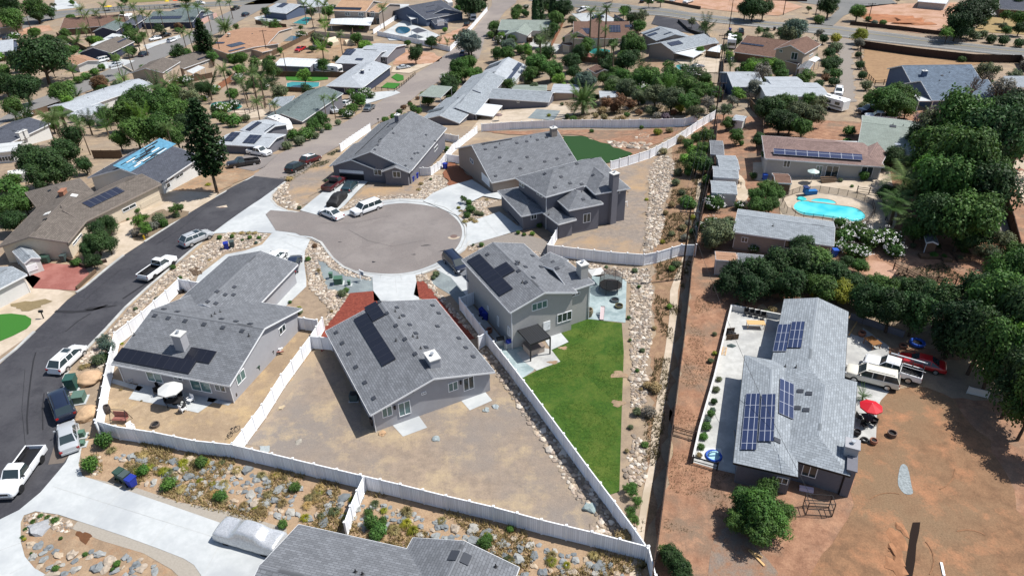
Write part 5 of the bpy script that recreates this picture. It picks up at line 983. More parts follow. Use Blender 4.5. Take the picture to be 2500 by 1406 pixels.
h = simple((1950, 130), 'two-storey tan house with a raised wooden balcony', 'tan', 'brown', [((2004, 109), (1965, 132), (1896, 118), 5.4, .4)], win=[((1902, 128), (1911, 122)), ((1930, 145), (1949, 130), 'window', None, True, 1), ((1975, 140), (1985, 130))], covers=[([(1915, 148), (1948, 158), (1960, 148), (1930, 138)], 2.9, ROOFC['brown']), ([(1966, 146), (1990, 152), (2003, 143), (1985, 134)], 2.6, MT)], he=5.4)
simple((1965, 165), 'small grey shed with glazed doors below the balcony', 'white', 'grey', [((1960, 152), (1947, 168), (1973, 172), 2.2, .4)], name='garden_shed', cat='shed')
simple((2330, 210), 'blue-grey house with a crooked bare tree over its roof', 'blue', 'blue', [((2276, 246), (2445, 243), (2425, 200), 3., .38), ((2226, 205), (2400, 203), (2380, 165), 3., .38)], covers=[([(2218, 220), (2244, 247), (2280, 247)], 2.9, WH), ([(2450, 212), (2520, 214), (2510, 186), (2450, 186)], 2.8, ROOFC['ltgrey'])], ch=[(2255, 185)], vent=[(2300, 185)], pipes=[(2318, 178), (2294, 197)])
simple((1950, 225), 'long white flat-roofed mobile home by the gravel track', 'white', 'palegrey', [((1870, 235), (2026, 237), (2020, 203), 3., .08), ((1886, 210), (1968, 210), (1963, 188), 3.2, .06)], pipes=[(1972, 192)])
simple((1820, 200), 'pale blue-grey house beside the utility poles', 'blue', 'palegrey', [((1789, 213), (1868, 212), (1864, 175), 2.8, .25)], pipes=[(1826, 184)], win=[((1825, 228), (1850, 215))])
# far left
simple((270, 240), 'long pale grey house above the palm tree', 'white', 'palegrey', [((180, 272), (372, 205), (325, 192), 2.7, .2), ((215, 285), (262, 262), (235, 248), 2.6, .15)], pipes=[(215, 240), (296, 212)], covers=[([(174, 279), (225, 283), (205, 295), (178, 294)], 2.5, WH), ([(204, 276), (258, 258), (240, 250), (215, 262)], 2.5, ROOFC['ltgrey'])])
simple((400, 170), 'two-storey tan house on the far street corner', 'tan', 'taupe', [((440, 151), (397, 178), (345, 163), 5., .28)], win=[((405, 180), (420, 168)), ((412, 200), (422, 192))], he=5.)
simple((490, 150), 'tan single-storey house with a white patio cover and solar array', 'tan', 'taupe', [((448, 168), (526, 140), (497, 119), 2.8, .28)], [((480, 146), (515, 137))], covers=[([(455, 174), (470, 180), (500, 165), (485, 160)], 2.5, WH)], win=[((490, 160), (512, 148))])
simple((590, 100), 'low sand-coloured roof house with solar panels beside the tall pine', 'tan', 'tan', [((507, 114), (556, 132), (660, 100), 2.8, .05), ((520, 112), (650, 112), (665, 68), 2.8, .12)], [((516, 108), (550, 104)), ((552, 112), (600, 108)), ((556, 126), (600, 118))], vent=[(616, 83)], ch=[(560, 90)])
simple((640, 150), 'flat brown-roofed lean-to by the wooden fence', 'tan', 'orange', [((640, 128), (665, 122), (650, 112), 2.5, .05)], name='lean_to', cat='shed')
simple((285, 110), 'slate-blue house with white window trim by the pale pergola', 'navy', 'taupe', [((328, 102), (271, 130), (216, 119), 2.7, .32)], [((285, 104), (312, 95))], win=[((278, 128), (286, 124))], covers=[([(220, 112), (245, 114), (302, 86), (275, 82)], 2.5, WH)])
simple((275, 65), 'small slate house between feather palms', 'navy', 'teal', [((312, 58), (283, 76), (240, 70), 2.7, .35)]); simple((335, 55), 'dark slate gabled house behind parked garden furniture', 'navy', 'dkgrey', [((360, 42), (330, 62), (300, 58), 2.7, .35)])
simple((400, 50), 'dark roof covered with a long solar array among palms', 'navy', 'teal', [((350, 56), (470, 54), (480, 28), 2.7, .2)], [((366, 48), (446, 40))]); simple((500, 30), 'green-grey gabled house near the pink wall', 'white', 'teal', [((462, 46), (522, 32), (505, 12), 2.7, .3)])
simple((210, 55), 'brown-roofed house by the far highway', 'brown', 'brown', [((146, 72), (285, 62), (290, 38), 2.7, .2)]); simple((20, 60), 'brown-roofed house at the far left edge', 'tan', 'brown', [((-30, 72), (55, 62), (45, 46), 2.7, .2)]); simple((10, 115), 'pale grey roof at the left edge behind the big tree', 'blue', 'palegrey', [((-40, 132), (32, 124), (36, 97), 2.7, .2)])
simple((190, 150), 'tan garage with white door and blue bins beside it', 'white', 'tan', [((150, 146), (188, 160), (225, 142), 2.6, .2)], doors=[((195, 160), (212, 152))]); simple((60, 320), 'dark grey-roofed house with two white chimneys at the left edge', 'white', 'dkgrey', [((10, 356), (123, 302), (85, 273), 2.8, .25)], ch=[(50, 335), (62, 330)], vent=[(33, 320), (5, 315)], win=[((70, 330), (112, 305), 'window', None, True, 5)])
simple((15, 365), 'white glazed sun porch at the left edge', 'white', 'white', [((-30, 375), (36, 368), (30, 348), 2.6, .05)], win=[((0, 395), (32, 380), 'window', None, True, 4)], name='sun_porch'); simple((30, 670), 'pale grey roof with an open garage at the left edge', 'white', 'ltgrey', [((-60, 735), (66, 670), (25, 640), 2.7, .25)], doors=()) 
simple((60, 630), 'white gabled storage shed beside the red paver drive', 'white', 'ltgrey', [((30, 614), (58, 643), (98, 628), 2.1, .45, 'gg', .15)], win=[((68, 665), (88, 642), 'door')], name='storage_shed', cat='shed')
# centre far
simple((740, 260), 'slate-roofed house with white-framed travel trailer beside it', 'dkgrey', 'teal', [((838, 228), (738, 297), (650, 285), 2.7, .3)], vent=[(730, 240), (720, 250), (705, 270), (752, 232)], covers=[([(655, 255), (672, 238), (720, 234), (700, 262)], 2.6, ROOFC['ltgrey'])])
simple((860, 190), 'slate-blue house with a pale hipped roof by the uphill street', 'navy', 'palegrey', [((955, 162), (885, 215), (800, 207), 2.8, .25, 'gh')], ch=[(885, 180)], vent=[(902, 172)], pipes=[(908, 158)], win=[((842, 226), (853, 214)), ((895, 225), (905, 215))])
simple((900, 130), 'pale grey L-shaped roof behind the slate-blue house', 'dkgrey', 'palegrey', [((818, 154), (905, 158), (900, 118), 2.7, .15), ((868, 136), (945, 140), (960, 108), 2.7, .15)], [((890, 122), (918, 124)), ((866, 148), (888, 144)), ((835, 135), (870, 122))], win=[((930, 150), (940, 138))])
simple((850, 50), 'two-storey tan house with black solar panels and a metal patio roof', 'taupe', 'orange', [((812, 27), (893, 29), (903, 6), 5.4, .25), ((896, 30), (925, 32), (930, 8), 4.8, .2)], [((815, 24), (884, 20))], win=[((843, 39), (854, 31)), ((876, 40), (887, 32)), ((906, 40), (914, 28)), ((920, 60), (926, 45))], covers=[([(809, 46), (914, 42), (904, 63), (805, 59)], 2.8, MT)], he=5.4, pv=PVB)
simple((1060, 30), 'blue-grey house with solar panels beside the parked motorhome', 'blue', 'dkgrey', [((1040, 48), (1122, 32), (1100, 2), 3., .3), ((1010, 26), (1040, 42), (1085, 10), 3., .3)], [((1040, 18), (1060, 14)), ((1042, 32), (1060, 26))], covers=[([(985, 30), (1000, 26), (1020, 44), (1003, 48)], 2.8, WH), ([(1003, 74), (1020, 68), (1044, 76), (1018, 82)], 2.5, ROOFC['dkgrey'])], win=[((1032, 42), (1038, 34))])
simple((1072, 55), 'small blue-grey shed with white double doors', 'blue', 'dkgrey', [((1053, 50), (1062, 60), (1092, 55), 2.2, .35, 'gg', .2)], name='storage_shed', cat='shed', win=[((1068, 64), (1084, 48), 'door')]); simple((690, 15), 'white-roofed house with rooftop solar at the top edge', 'blue', 'palegrey', [((642, 28), (698, 34), (735, 12), 2.8, .2)], [((675, 18), (705, 10))]); simple((770, 15), 'pale-roofed outbuilding at the top edge', 'white', 'palegrey', [((750, 20), (805, 14), (795, -6), 2.8, .2)])
simple((600, 330), 'pale-roofed house covered with dark solar panels by the white trailer', 'dkgrey', 'palegrey', [((528, 352), (655, 360), (692, 328), 2.8, .15), ((585, 318), (640, 330), (690, 300), 2.9, .2)], [((545, 345), (588, 325)), ((592, 350), (640, 332)), ((600, 318), (640, 300)), ((646, 322), (672, 305))])
h = simple((560, 355), 'white-walled flat-roofed annex beside the pine', 'white', 'ltgrey', [((488, 400), (545, 385), (560, 358), 2.6, .05)], covers=())
simple((715, 150), 'long low metal carport with a curved roof', 'dkgrey', 'metal', [((668, 160), (757, 164), (763, 144), 2.6, .2, 'gg', .1)], name='metal_carport', cat='carport'); simple((2450, 15), 'dark-roofed house at the top right corner', 'brown', 'dkgrey', [((2440, 22), (2560, 30), (2560, 0), 2.8, .2)])
simple((1470, 165), 'tiny tan hut with a brown roof under trees', 'tan', 'brown', [((1435, 168), (1455, 180), (1478, 165), 2.4, .35, 'gg', .3)], name='garden_hut', cat='shed'); simple((1380, 105), 'tiny brown-roofed gazebo beside the palms', 'cream', 'brown', [((1372, 108), (1390, 112), (1396, 98), 2.6, .4, 'hh', .2)], name='gazebo', cat='gazebo')
simple((1375, 215), 'white-roofed low shed behind the date palm', 'tan', 'palegrey', [((1345, 226), (1412, 228), (1412, 207), 2.4, .05, 'gg', .2)], name='long_shed', cat='shed'); simple((1490, 230), 'white-roofed low shed half hidden in bushes', 'tan', 'palegrey', [((1465, 238), (1510, 238), (1512, 222), 2.4, .05, 'gg', .2)], name='long_shed', cat='shed')
simple((1310, 215), 'flat tan shed roof behind the grey house', 'tan', 'green', [((1250, 222), (1335, 222), (1330, 208), 2.4, .04, 'gg', .2)], name='long_shed', cat='shed')
simple((1780, 400), 'pale grey storage shed nearest the wooden fence, upper one', 'white', 'ltgrey', [((1757, 412), (1806, 414), (1807, 381), 2.5, .12, 'gg', .15)], name='storage_shed', cat='shed'); simple((1770, 440), 'pale grey storage shed in front of its twin', 'white', 'ltgrey', [((1742, 432), (1804, 436), (1806, 410), 2.5, .15, 'gg', .15), ((1738, 470), (1800, 474), (1802, 445), 2.3, .1, 'gg', .15)], name='storage_shed', cat='shed')
simple((1765, 350), 'grey garden shed roof beside the utility pole', 'taupe', 'grey', [((1735, 376), (1768, 378), (1772, 345), 2.4, .1, 'gg', .15)], name='storage_shed', cat='shed'); simple((1840, 630), 'low grey-roofed shed below the guest house', 'taupe', 'grey', [((1803, 640), (1868, 646), (1872, 624), 2.3, .15, 'gg', .15)], name='storage_shed', cat='shed'); simple((1775, 640), 'tan-roofed shed with white louvred door', 'white', 'tan', [((1748, 634), (1800, 638), (1808, 618), 2.4, .08, 'gg', .15)], name='storage_shed', cat='shed')
simple((1800, 290), 'small white aviary shed among bushes', 'white', 'palegrey', [((1788, 292), (1815, 296), (1820, 284), 2.2, .2, 'gg', .15)], name='garden_shed', cat='shed'); simple((1910, 430), 'small shed with a rusty red ribbed roof', 'brown', 'brown', [((1893, 446), (1933, 448), (1932, 425), 2.2, .2, 'gg', .15)], name='garden_shed', cat='shed')
simple((2260, 575), 'small dark chicken coop with a peaked roof', 'brown', 'grey', [((2252, 560), (2262, 592), (2280, 562), 1.9, .4, 'gg', .15)], name='chicken_coop', cat='shed'); simple((2290, -2), 'corrugated metal shed at the top edge', 'ltgrey', 'metal', [((2240, 4), (2310, 10), (2330, -8), 2.4, .1)], name='metal_shed', cat='shed')
# ================================================================== FENCES
F = fence
F([(246, 1058), (295, 1073), (387, 1087), (486, 1108), (577, 1118), (673, 1141), (774, 1166), (886, 1193), (982, 1216), (1092, 1244), (1206, 1271), (1322, 1303), (1443, 1333), (1579, 1369), (1596, 1440)], 'long white vinyl fence above the rocky bank', sp=2.05)
F([(234, 1033), (255, 917), (279, 812), (345, 762), (404, 710), (435, 681), (487, 690)], 'white vinyl fence curving beside the dark street', top=True, sp=2.05)
F([(792, 806), (763, 851), (694, 946), (648, 1020), (577, 1116)], 'bright white vinyl fence running diagonally between two dirt yards', sp=2.05); F([(717, 802), (748, 806), (779, 811)], 'short white vinyl fence beside the straw-coloured yard', sp=1.2); F([(763, 851), (812, 855)], 'short white vinyl fence ending at the red mulch', sp=1.6)
F([(1160, 712), (1122, 728), (1188, 813), (1240, 879), (1299, 956), (1376, 1059), (1434, 1137), (1500, 1224), (1550, 1292), (1582, 1338)], 'long shaded white vinyl fence along the green lawn', top=True, sp=2.2); F([(893, 1198), (878, 1232), (862, 1270), (848, 1310)], 'white vinyl cross fence running down the rocky bank', sp=1.5); F([(1170, 853), (1189, 841)], 'short white vinyl gate beside the cobbles', sp=1.2)
F([(1365, 575), (1337, 625), (1410, 634), (1490, 643), (1570, 649), (1602, 643), (1638, 632), (1661, 625), (1696, 625)], 'white vinyl fence in front of the two-storey grey house', sp=2.3)
F([(1490, 417), (1534, 405), (1586, 388), (1629, 365), (1650, 353), (1700, 318), (1745, 290)], 'bright white vinyl fence climbing beside the dark turf', sp=2.4); F([(1176, 322), (1248, 317), (1350, 313), (1445, 312), (1560, 312), (1670, 310), (1702, 300)], 'white vinyl fence along the top of the red dirt slope', sp=2.35)
F([(1104, 375), (1165, 326)], 'white vinyl fence between the two grey houses', h=1.6); F([(1065, 340), (1120, 350)], 'short white vinyl fence below the patio house', h=1.6); F([(1017, 430), (1052, 430), (1078, 411), (1108, 370)], 'white vinyl side fence behind the blue bin', h=1.6, sp=1.5); F([(1092, 396), (1127, 401)], 'short white vinyl gate beside the brown mulch', h=1.6)
F([(832, 372), (905, 320)], 'white vinyl fence on the uphill street side', h=1.7); F([(770, 88), (912, 101)], 'tan vinyl fence below the metal patio roof', m=mat('tan_vinyl', K(190, 184, 172), .6)); F([(922, 88), (1020, 108), (1099, 127)], 'white vinyl fence below the round blue pool'); F([(1099, 127), (1145, 80), (1190, 28)], 'long white vinyl fence along the uphill street'); F([(912, 84), (986, 36)], 'white vinyl fence beside the round blue pool')
F([(672, 188), (845, 190)], 'brown wooden fence behind the artificial lawn', kind='wood'); F([(620, 160), (705, 118), (771, 84)], 'grey wooden fence beside the red pickup', kind='wood'); F([(680, 223), (770, 228)], 'brown wooden fence in front of the rectangular pool', kind='wood', h=1.5)
F([(2100, 118), (2239, 138), (2372, 153), (2487, 155), (2500, 178)], 'dark wooden fence along the highway', kind='wood', m=DKWOOD, h=2.2); F([(2075, 62), (2190, 74), (2305, 88)], 'low dark wooden fence before the excavated lot', kind='wood', m=DKWOOD, h=1.3); F([(2100, 118), (2100, 150), (2115, 190), (2135, 210), (2200, 204)], 'low rail fence round the dry field', kind='rail', h=1.3)
F([(1752, 285), (1746, 380), (1709, 540), (1690, 640), (1685, 700), (1670, 828), (1650, 982), (1642, 1046), (1624, 1187), (1609, 1302), (1598, 1366), (1588, 1450)], 'long dark wooden boundary fence beside the concrete ditch', kind='wood', m=DKWOOD, h=2.0, top=True, sp=2.4)
F([(1690, 1130), (1706, 1058), (1742, 932), (1784, 757), (1905, 780)], 'low white block wall around the concrete patio', kind='wall', h=.8); F([(2074, 779), (2205, 824)], 'low white block wall behind the white pickup', kind='wall', h=.9, m=WALLC['dkgrey']); F([(1690, 1130), (1750, 1147)], 'black metal railing at the patio end', kind='rail', h=1.0, m=BLACK)
F([(1642, 1058), (1697, 1074)], 'short black rail fence across the red dirt strip', kind='rail', h=1.1); F([(2260, 560), (2310, 568), (2375, 590)], 'black wire fence beside the vegetable beds', kind='rail', h=1.4, m=BLACK); F([(2180, 660), (2240, 690), (2330, 700)], 'broken wooden rail fence in the garden', kind='rail', h=1.2)
F([(1908, 500), (1916, 484), (1950, 472), (2000, 470), (2090, 485), (2128, 503), (2134, 522), (2118, 545), (2085, 556), (2030, 545), (1960, 536), (1920, 522)], 'black mesh safety fence around the turquoise pool', kind='mesh', h=1.1, sp=1.3, closed=True); F([(2091, 472), (2150, 480), (2165, 560)], 'black metal fence beside the pool deck', kind='rail', h=1.2, m=BLACK)
F([(230, 388), (300, 388)], 'old wooden fence behind the torn blue roof', kind='wood'); F([(532, 222), (583, 187)], 'reddish wooden fence near the banana plants', kind='wood', m=mat('red_wood', K(160, 110, 84), .9, var=.15)); F([(486, 62), (530, 42)], 'pink garden wall on the far street', kind='wall', h=1.8, m=mat('pink_wall', K(214, 176, 166), .9)); F([(917, 220), (963, 225), (1014, 184)], 'thin black metal fence around small lawns', kind='rail', h=1.1, m=BLACK)
F([(1320, 235), (1400, 243)], 'dark wooden fence behind the date palm', kind='wood', m=DKWOOD); F([(1345, 120), (1375, 60)], 'reddish wooden fence left of the brown-roofed house', kind='wood', m=mat('red_wood', None)); F([(205, 296), (262, 300)], 'white vinyl fence beside the fan palm', h=1.6); F([(1722, 140), (1757, 145)], 'brown wooden gate beside the utility pole', kind='wood')
F([(150, 630), (210, 655), (262, 640)], 'low dark timber edging wall by the red pavers', kind='wall', h=.5, m=DKWOOD); F([(188, 708), (235, 665)], 'low timber kerb wall beside the dark street', kind='wall', h=.5, m=WOODF); F([(1970, 5), (1700, -4)], 'low dark stone wall at the highway', kind='wall', h=.8, m=DKWOOD); F([(1560, -2), (1710, 24)], 'dark rubble retaining wall beside the highway', kind='wall', h=1.1, m=mat('rubble', K(96, 84, 74), .95, var=.3, scale=5))
F([(2140, 250), (2090, 275)], 'dark hedge-side picket fence by the black car', kind='rail', h=1.); F([(2425, 440), (2465, 560), (2480, 620)], 'tall dark wooden fence at the right edge', kind='wood', m=DKWOOD, h=2.); F([(2360, 960), (2410, 972)], 'white lattice panel lying under the dark trees', kind='wood', m=WALLC['white'], h=.9); F([(1500, 42), (1545, 70), (1560, 74)], 'curved dark retaining wall by the far driveway', kind='wall', h=1., m=WALLC['dkgrey']); F([(1655, 55), (1680, 78), (1725, 94)], 'curved dark wall around the pale gravel bed', kind='wall', h=1., m=DARK)
# ================================================================== VEHICLES
car('truck', 'white', (48, 1147), (14, 1194), 'white crew-cab pickup with open black bed in the left foreground', 'pickup truck', extra='lift', h=.9, full=True)
car('sedan', 'silver', (166, 1066), (160, 1024), 'silver sedan parked behind the dark navy SUV', 'car'); car('bigsuv', 'navy', (152, 990), (140, 958), 'dark navy SUV parked on the dark street by green utility boxes', 'car', full=True)
car('suv', 'white', (166, 878), (193, 853), 'white hatchback SUV parked beside the tan boulder', 'car'); car('truck', 'white', (384, 650), (424, 622), 'white lifted pickup with silver bed parked beside the cobbles', 'pickup truck', extra='lift', h=.9, full=True); car('suv', 'silver', (480, 583), (515, 568), 'silver SUV parked at the street corner', 'car')
car('suv', 'black', (722, 411), (742, 402), 'black SUV with a spare wheel on the weathered street', 'car'); car('suv', 'maroon', (758, 391), (780, 383), 'maroon SUV with a white roof', 'car', roofc='white'); car('truck', 'maroon', (816, 451), (838, 436), 'maroon pickup truck in the driveway', 'pickup truck'); car('sedan', 'teal', (854, 456), (870, 440), 'dark teal sedan beside the maroon pickup', 'car')
covered_car((823, 489), (838, 474), 'car under a black fabric cover in the driveway', mat('black_cover', (.018, .018, .02, 1), .6, var=.3, scale=4, bump=.6, bscale=3)); car('sedan', 'white', (808, 522), (786, 513), 'white sedan parked at the end of the driveway', 'car'); car('bigsuv', 'white', (894, 511), (864, 522), 'white SUV parked on the cul-de-sac', 'car')
car('sedan', 'white', (672, 630), (688, 614), 'white car half hidden behind a grey roof', 'car'); car('sedan', 'navy', (716, 645), (722, 630), 'dark navy sedan beside the garage', 'car'); car('van', 'navy', (1112, 644), (1140, 672), 'dark navy minivan facing the two-storey house', 'car')
covered_car((612, 1311), (560, 1296), 'large vehicle under a shiny silver cover at the bottom', mat('silver_cover', (.62, .64, .67, 1), .28, metal=.35, spec=.7, bump=.9, bscale=3), 6.2, 2.2, 1.1)
car('bigsuv', 'cream', (2128, 922), (2072, 908), 'cream SUV parked nearest the red umbrella', 'car'); car('pickup', 'white', (2180, 896), (2120, 878), 'white work pickup with a steel ladder rack', 'pickup truck', extra='rack', h=.9); car('sedan', 'red', (2250, 886), (2210, 876), 'dark red car in the deep tree shade', 'car')
car('van', 'white', (2047, 226), (2046, 236), 'white van facing the camera on the gravel track', 'van'); car('bigsuv', 'navy', (2125, 272), (2095, 274), 'dark SUV parked behind the white pickup', 'car'); car('pickup', 'white', (2150, 284), (2120, 282), 'white pickup parked beside the green-grey roof', 'pickup truck', h=.9); car('truck', 'slate', (901, 266), (884, 277), 'dark grey pickup parked by the uphill street', 'pickup truck', full=True)
car('pickup', 'silver', (812, 271), (828, 278), 'silver pickup behind the thin palm', 'pickup truck'); car('suv', 'white', (846, 255), (856, 250), 'white car half hidden by bushes', 'car'); car('truck', 'red', (733, 122), (718, 130), 'bright red pickup on the dirt lot', 'pickup truck'); car('pickup', 'white', (634, 374), (660, 378), 'white pickup on the grey drive beside the pine', 'pickup truck'); car('truck', 'black', (594, 400), (568, 404), 'black pickup in front of the white wall', 'pickup truck', full=True)
car('suv', 'navy', (351, 134), (362, 129), 'dark car parked on the far street', 'car'); car('suv', 'white', (379, 96), (365, 99), 'white SUV in the far driveway', 'car'); car('truck', 'black', (402, 88), (416, 84), 'black pickup in the far driveway', 'pickup truck'); car('bigsuv', 'white', (247, 149), (234, 152), 'white SUV beside the tan garage', 'car'); car('suv', 'white', (488, 9), (500, 9), 'white car on the far highway', 'car'); car('suv', 'black', (22, 95), (34, 92), 'black car on the highway at the left edge', 'car')
car('pickup', 'white', (1424, 25), (1434, 21), 'white pickup at the highway edge', 'pickup truck'); 
for i, (x, c, lb) in enumerate(((1570, 'black', 'black car leftmost in the row above the highway'), (1592, 'grey', 'grey car second in the row above the highway'), (1614, 'navy', 'navy car in the row above the highway, third from left'), (1642, 'silver', 'silver car in the row above the highway'))): car('sedan', c, (x, 2), (x+7, -4), lb, 'car', full=True)
car('truck', 'white', (1680, 5), (1665, 10), 'white pickup at the right of the row above the highway', 'pickup truck', full=True); car('suv', 'blue', (1131, 132), (1136, 126), 'blue car in the shade of the grey-green street tree', 'car'); car('truck', 'blue', (1121, 23), (1110, 25), 'blue pickup beside the motorhome', 'pickup truck'); car('suv', 'black', (1140, 60), (1150, 50), 'black car beside the white street fence', 'car')
car('suv', 'blue', (963, 33), (975, 30), 'blue car beside the two-storey tan house', 'car'); car('suv', 'navy', (600, 37), (612, 32), 'navy car near the far street top', 'car'); car('truck', 'black', (575, 22), (590, 16), 'black pickup near the far street top', 'pickup truck'); car('bigsuv', 'black', (1808, 80), (1806, 68), 'black SUV beside the highway-side house', 'car'); car('suv', 'green', (1778, 145), (1779, 158), 'old dark jeep beside the utility pole', 'car')
car('suv', 'white', (600, -2), (612, -3), 'white car at the top edge left of centre', 'car')
trailer((777, 103), (768, 110), 'white travel trailer on the dirt lot beside a tent shelter', 6.5); trailer((800, 166), (830, 170), 'long white motorhome behind the wooden fence', 10.5, 2.5, 3.0, .25, 'motorhome', 'motorhome', motor=True); trailer((683, 300), (712, 306), 'white travel trailer with rounded nose beside the slate roof', 7.2, 2.5, 2.8, 1.1); trailer((1152, 38), (1160, 46), 'white motorhome inside the street fence', 7.5, 2.4, 3.1, .3, 'motorhome', 'motorhome', motor=True)
trailer((1787, 100), (1784, 120), 'white box lorry beside the brown-roofed house', 7.5, 2.5, 3.2, .15, 'box_truck', 'lorry', motor=True); trailer((2030, 248), (2000, 242), 'white caravan parked below the mobile home', 7, 2.4, 2.7, .3); trailer((1095, 8), (1105, 14), 'white camper at the top edge beside the solar house', 6, 2.3, 2.8, .3); trailer((313, 42), (306, 46), 'small white camper among far palms', 5, 2.3, 2.8, .2)
# ================================================================== POLES AND WIRES
def hfor(b, t):
    q = G(b); lo, hi = 0., 30.
    for i in range(40):
        m_ = (lo+hi)/2
        if prj((q.x, q.y, q.z+m_))[1] > t[1]: lo = m_
        else: hi = m_
    return q, lo
POLES = []
def pole(b, t, label, arms=1, ang=.15, r=.15):
    q, h = hfor(b, t); root = empty('utility_pole', q); mb = MB(); mb.tube(q-Vector((0, 0, .3)), q+Vector((0, 0, h)), r, r*.65, 9); mb.build('pole', DKWOOD, root); tops = []
    for k in range(arms):
        z = h-.35-k*1.6; c = q+Vector((0, .12, z)); m_ = MB(); m_.box(c, ang, (2.6-.4*k, .1, .12)); a = m_.build('crossarm', DKWOOD, root); u = Vector((math.cos(ang), math.sin(ang), 0))
        for s in (-1.15, -.5, .5, 1.15): m_ = MB(); m_.lathe(c+u*s*(1-.15*k)+Vector((0, 0, .06)), [(.05, 0), (.07, .08), (.03, .16)], 6); m_.build('insulator', MATS['paint_slate'], a)
        if k == 0: tops = [c+u*s+Vector((0, 0, .22)) for s in (-1.15, -.5, .5, 1.15)]
    tag(root, label, 'utility pole', None, b); POLES.append((q, h, tops)); return tops
T1 = pole((1664, 682), (1688, 514), 'brown utility pole with a crossarm beside the concrete ditch', 1, -.2); T2 = pole((1737, 356), (1751, 200), 'tall utility pole with two crossarms by the fence corner', 2, .05); T3 = pole((1752, 210), (1765, 84), 'utility pole behind the white-patio house', 1, .05); T4 = pole((1780, 72), (1788, -2), 'utility pole at the highway edge', 1, .05)
T5 = pole((2113, 80), (2129, 8), 'thin utility pole beside the excavated lot', 1, .1); T6 = pole((1912, 38), (1922, -20), 'dark utility pole right of the round tree', 1, .1); T7 = pole((1989, 47), (1996, -12), 'utility pole beside the side road', 1, .1); T8 = pole((265, 253), (250, 212), 'short leaning pole beside the pale grey roof', 0); T9 = pole((653, 138), (641, 74), 'utility pole beside the sand-coloured roof', 1, .2); T10 = pole((701, 185), (690, 130), 'thin pole beside the metal carport', 0); T11 = pole((75, 70), (62, 26), 'thin pole at the far left', 0); T12 = pole((540, 140), (528, 92), 'thin pole beside the low sand-coloured roof', 0)
def wire(a, b, sag, label):
    a, b = Vector(a), Vector(b); mb = MB(); P = [a.lerp(b, k/12)-Vector((0, 0, sag*4*(k/12)*(1-k/12))) for k in range(13)]
    for p, q in zip(P, P[1:]): mb.tube(p, q, .018, n=4, cap=False)
    o = mb.build('power_line', BLACK); tag(o, label, 'power line', 'power lines strung between poles', None); return o
for A_, B_ in ((T1, T2), (T2, T3), (T3, T4)):
    for a, b in zip(A_, B_): wire(a, b, 1.2, 'black power line strung between the brown utility poles by the ditch')
for a in (T4[0], T4[2]): wire(a, T6[1], 1, 'black power line strung along the highway')
for A_, B_ in ((T6, T7), (T7, T5)): wire(A_[1], B_[1], 1, 'black power line strung along the highway')
wire(T1[1], G((2000, 1250), 4), 1.5, 'thin cable hanging from the ditch pole over the trees'); wire(T2[0], G((1310, 215), 4), 1.2, 'thin cable running left from the corner pole')
# ================================================================== PROPS
PL = {}
def pm(n, c, r=.6, **k): return MATS[n] if n in MATS else mat(n, K(*c) if len(c) == 3 else c, r, **k)
GRN = pm('green_plastic', (58, 84, 74)); BLUP = pm('blue_plastic', (40, 60, 160)); GRYP = pm('grey_plastic', (78, 92, 92)); UTG = pm('utility_green', (96, 130, 112)); TERR = pm('terracotta', (160, 110, 88)); TANP = pm('tan_wood', (226, 184, 128)); REDF = pm('red_fabric', (215, 30, 48)); CANV = pm('white_canvas', (226, 226, 222)); TARP = pm('blue_tarp', (40, 90, 190)); CONP = CONG
def prop(name, label, cat, p, ang=0, group=None, full=False): q = G(p); r = empty(name, (q.x, q.y, zg(q.x, q.y)), ang); tag(r, label, cat, group, p, full); return r
def part(root, name, m, fn, **k):
    mb = MB(); fn(mb); return mb.build(name, m, root, local=True, **k)
def bin_(p, m, label, ang=0):
    r = prop('wheelie_bin', label, 'bin', p, ang)
    def b(mb): mb.face([(-.3, -.33, .0), (.3, -.33, 0), (.3, .33, 0), (-.3, .33, 0)]); P0 = [(-.26, -.28, .05), (.26, -.28, .05), (.26, .28, .05), (-.26, .28, .05)]; P1 = [(-.34, -.38, 1.0), (.34, -.38, 1.0), (.34, .38, 1.0), (-.34, .38, 1.0)]; loft(mb, [[Vector(x) for x in P0[::-1]], [Vector(x) for x in P1[::-1]]])
    part(r, 'bin_body', m, b)
    part(r, 'lid', m, lambda mb: (mb.box((0, -.02, 1.05), 0, (.74, .84, .08)), mb.tube((-.3, .42, 1.0), (.3, .42, 1.0), .03)))
    for s in (-1, 1): part(r, 'wheel', RUBBER, lambda mb: mb.tube((s*.28, .3, .13), (s*.36, .3, .13), .13, n=10))
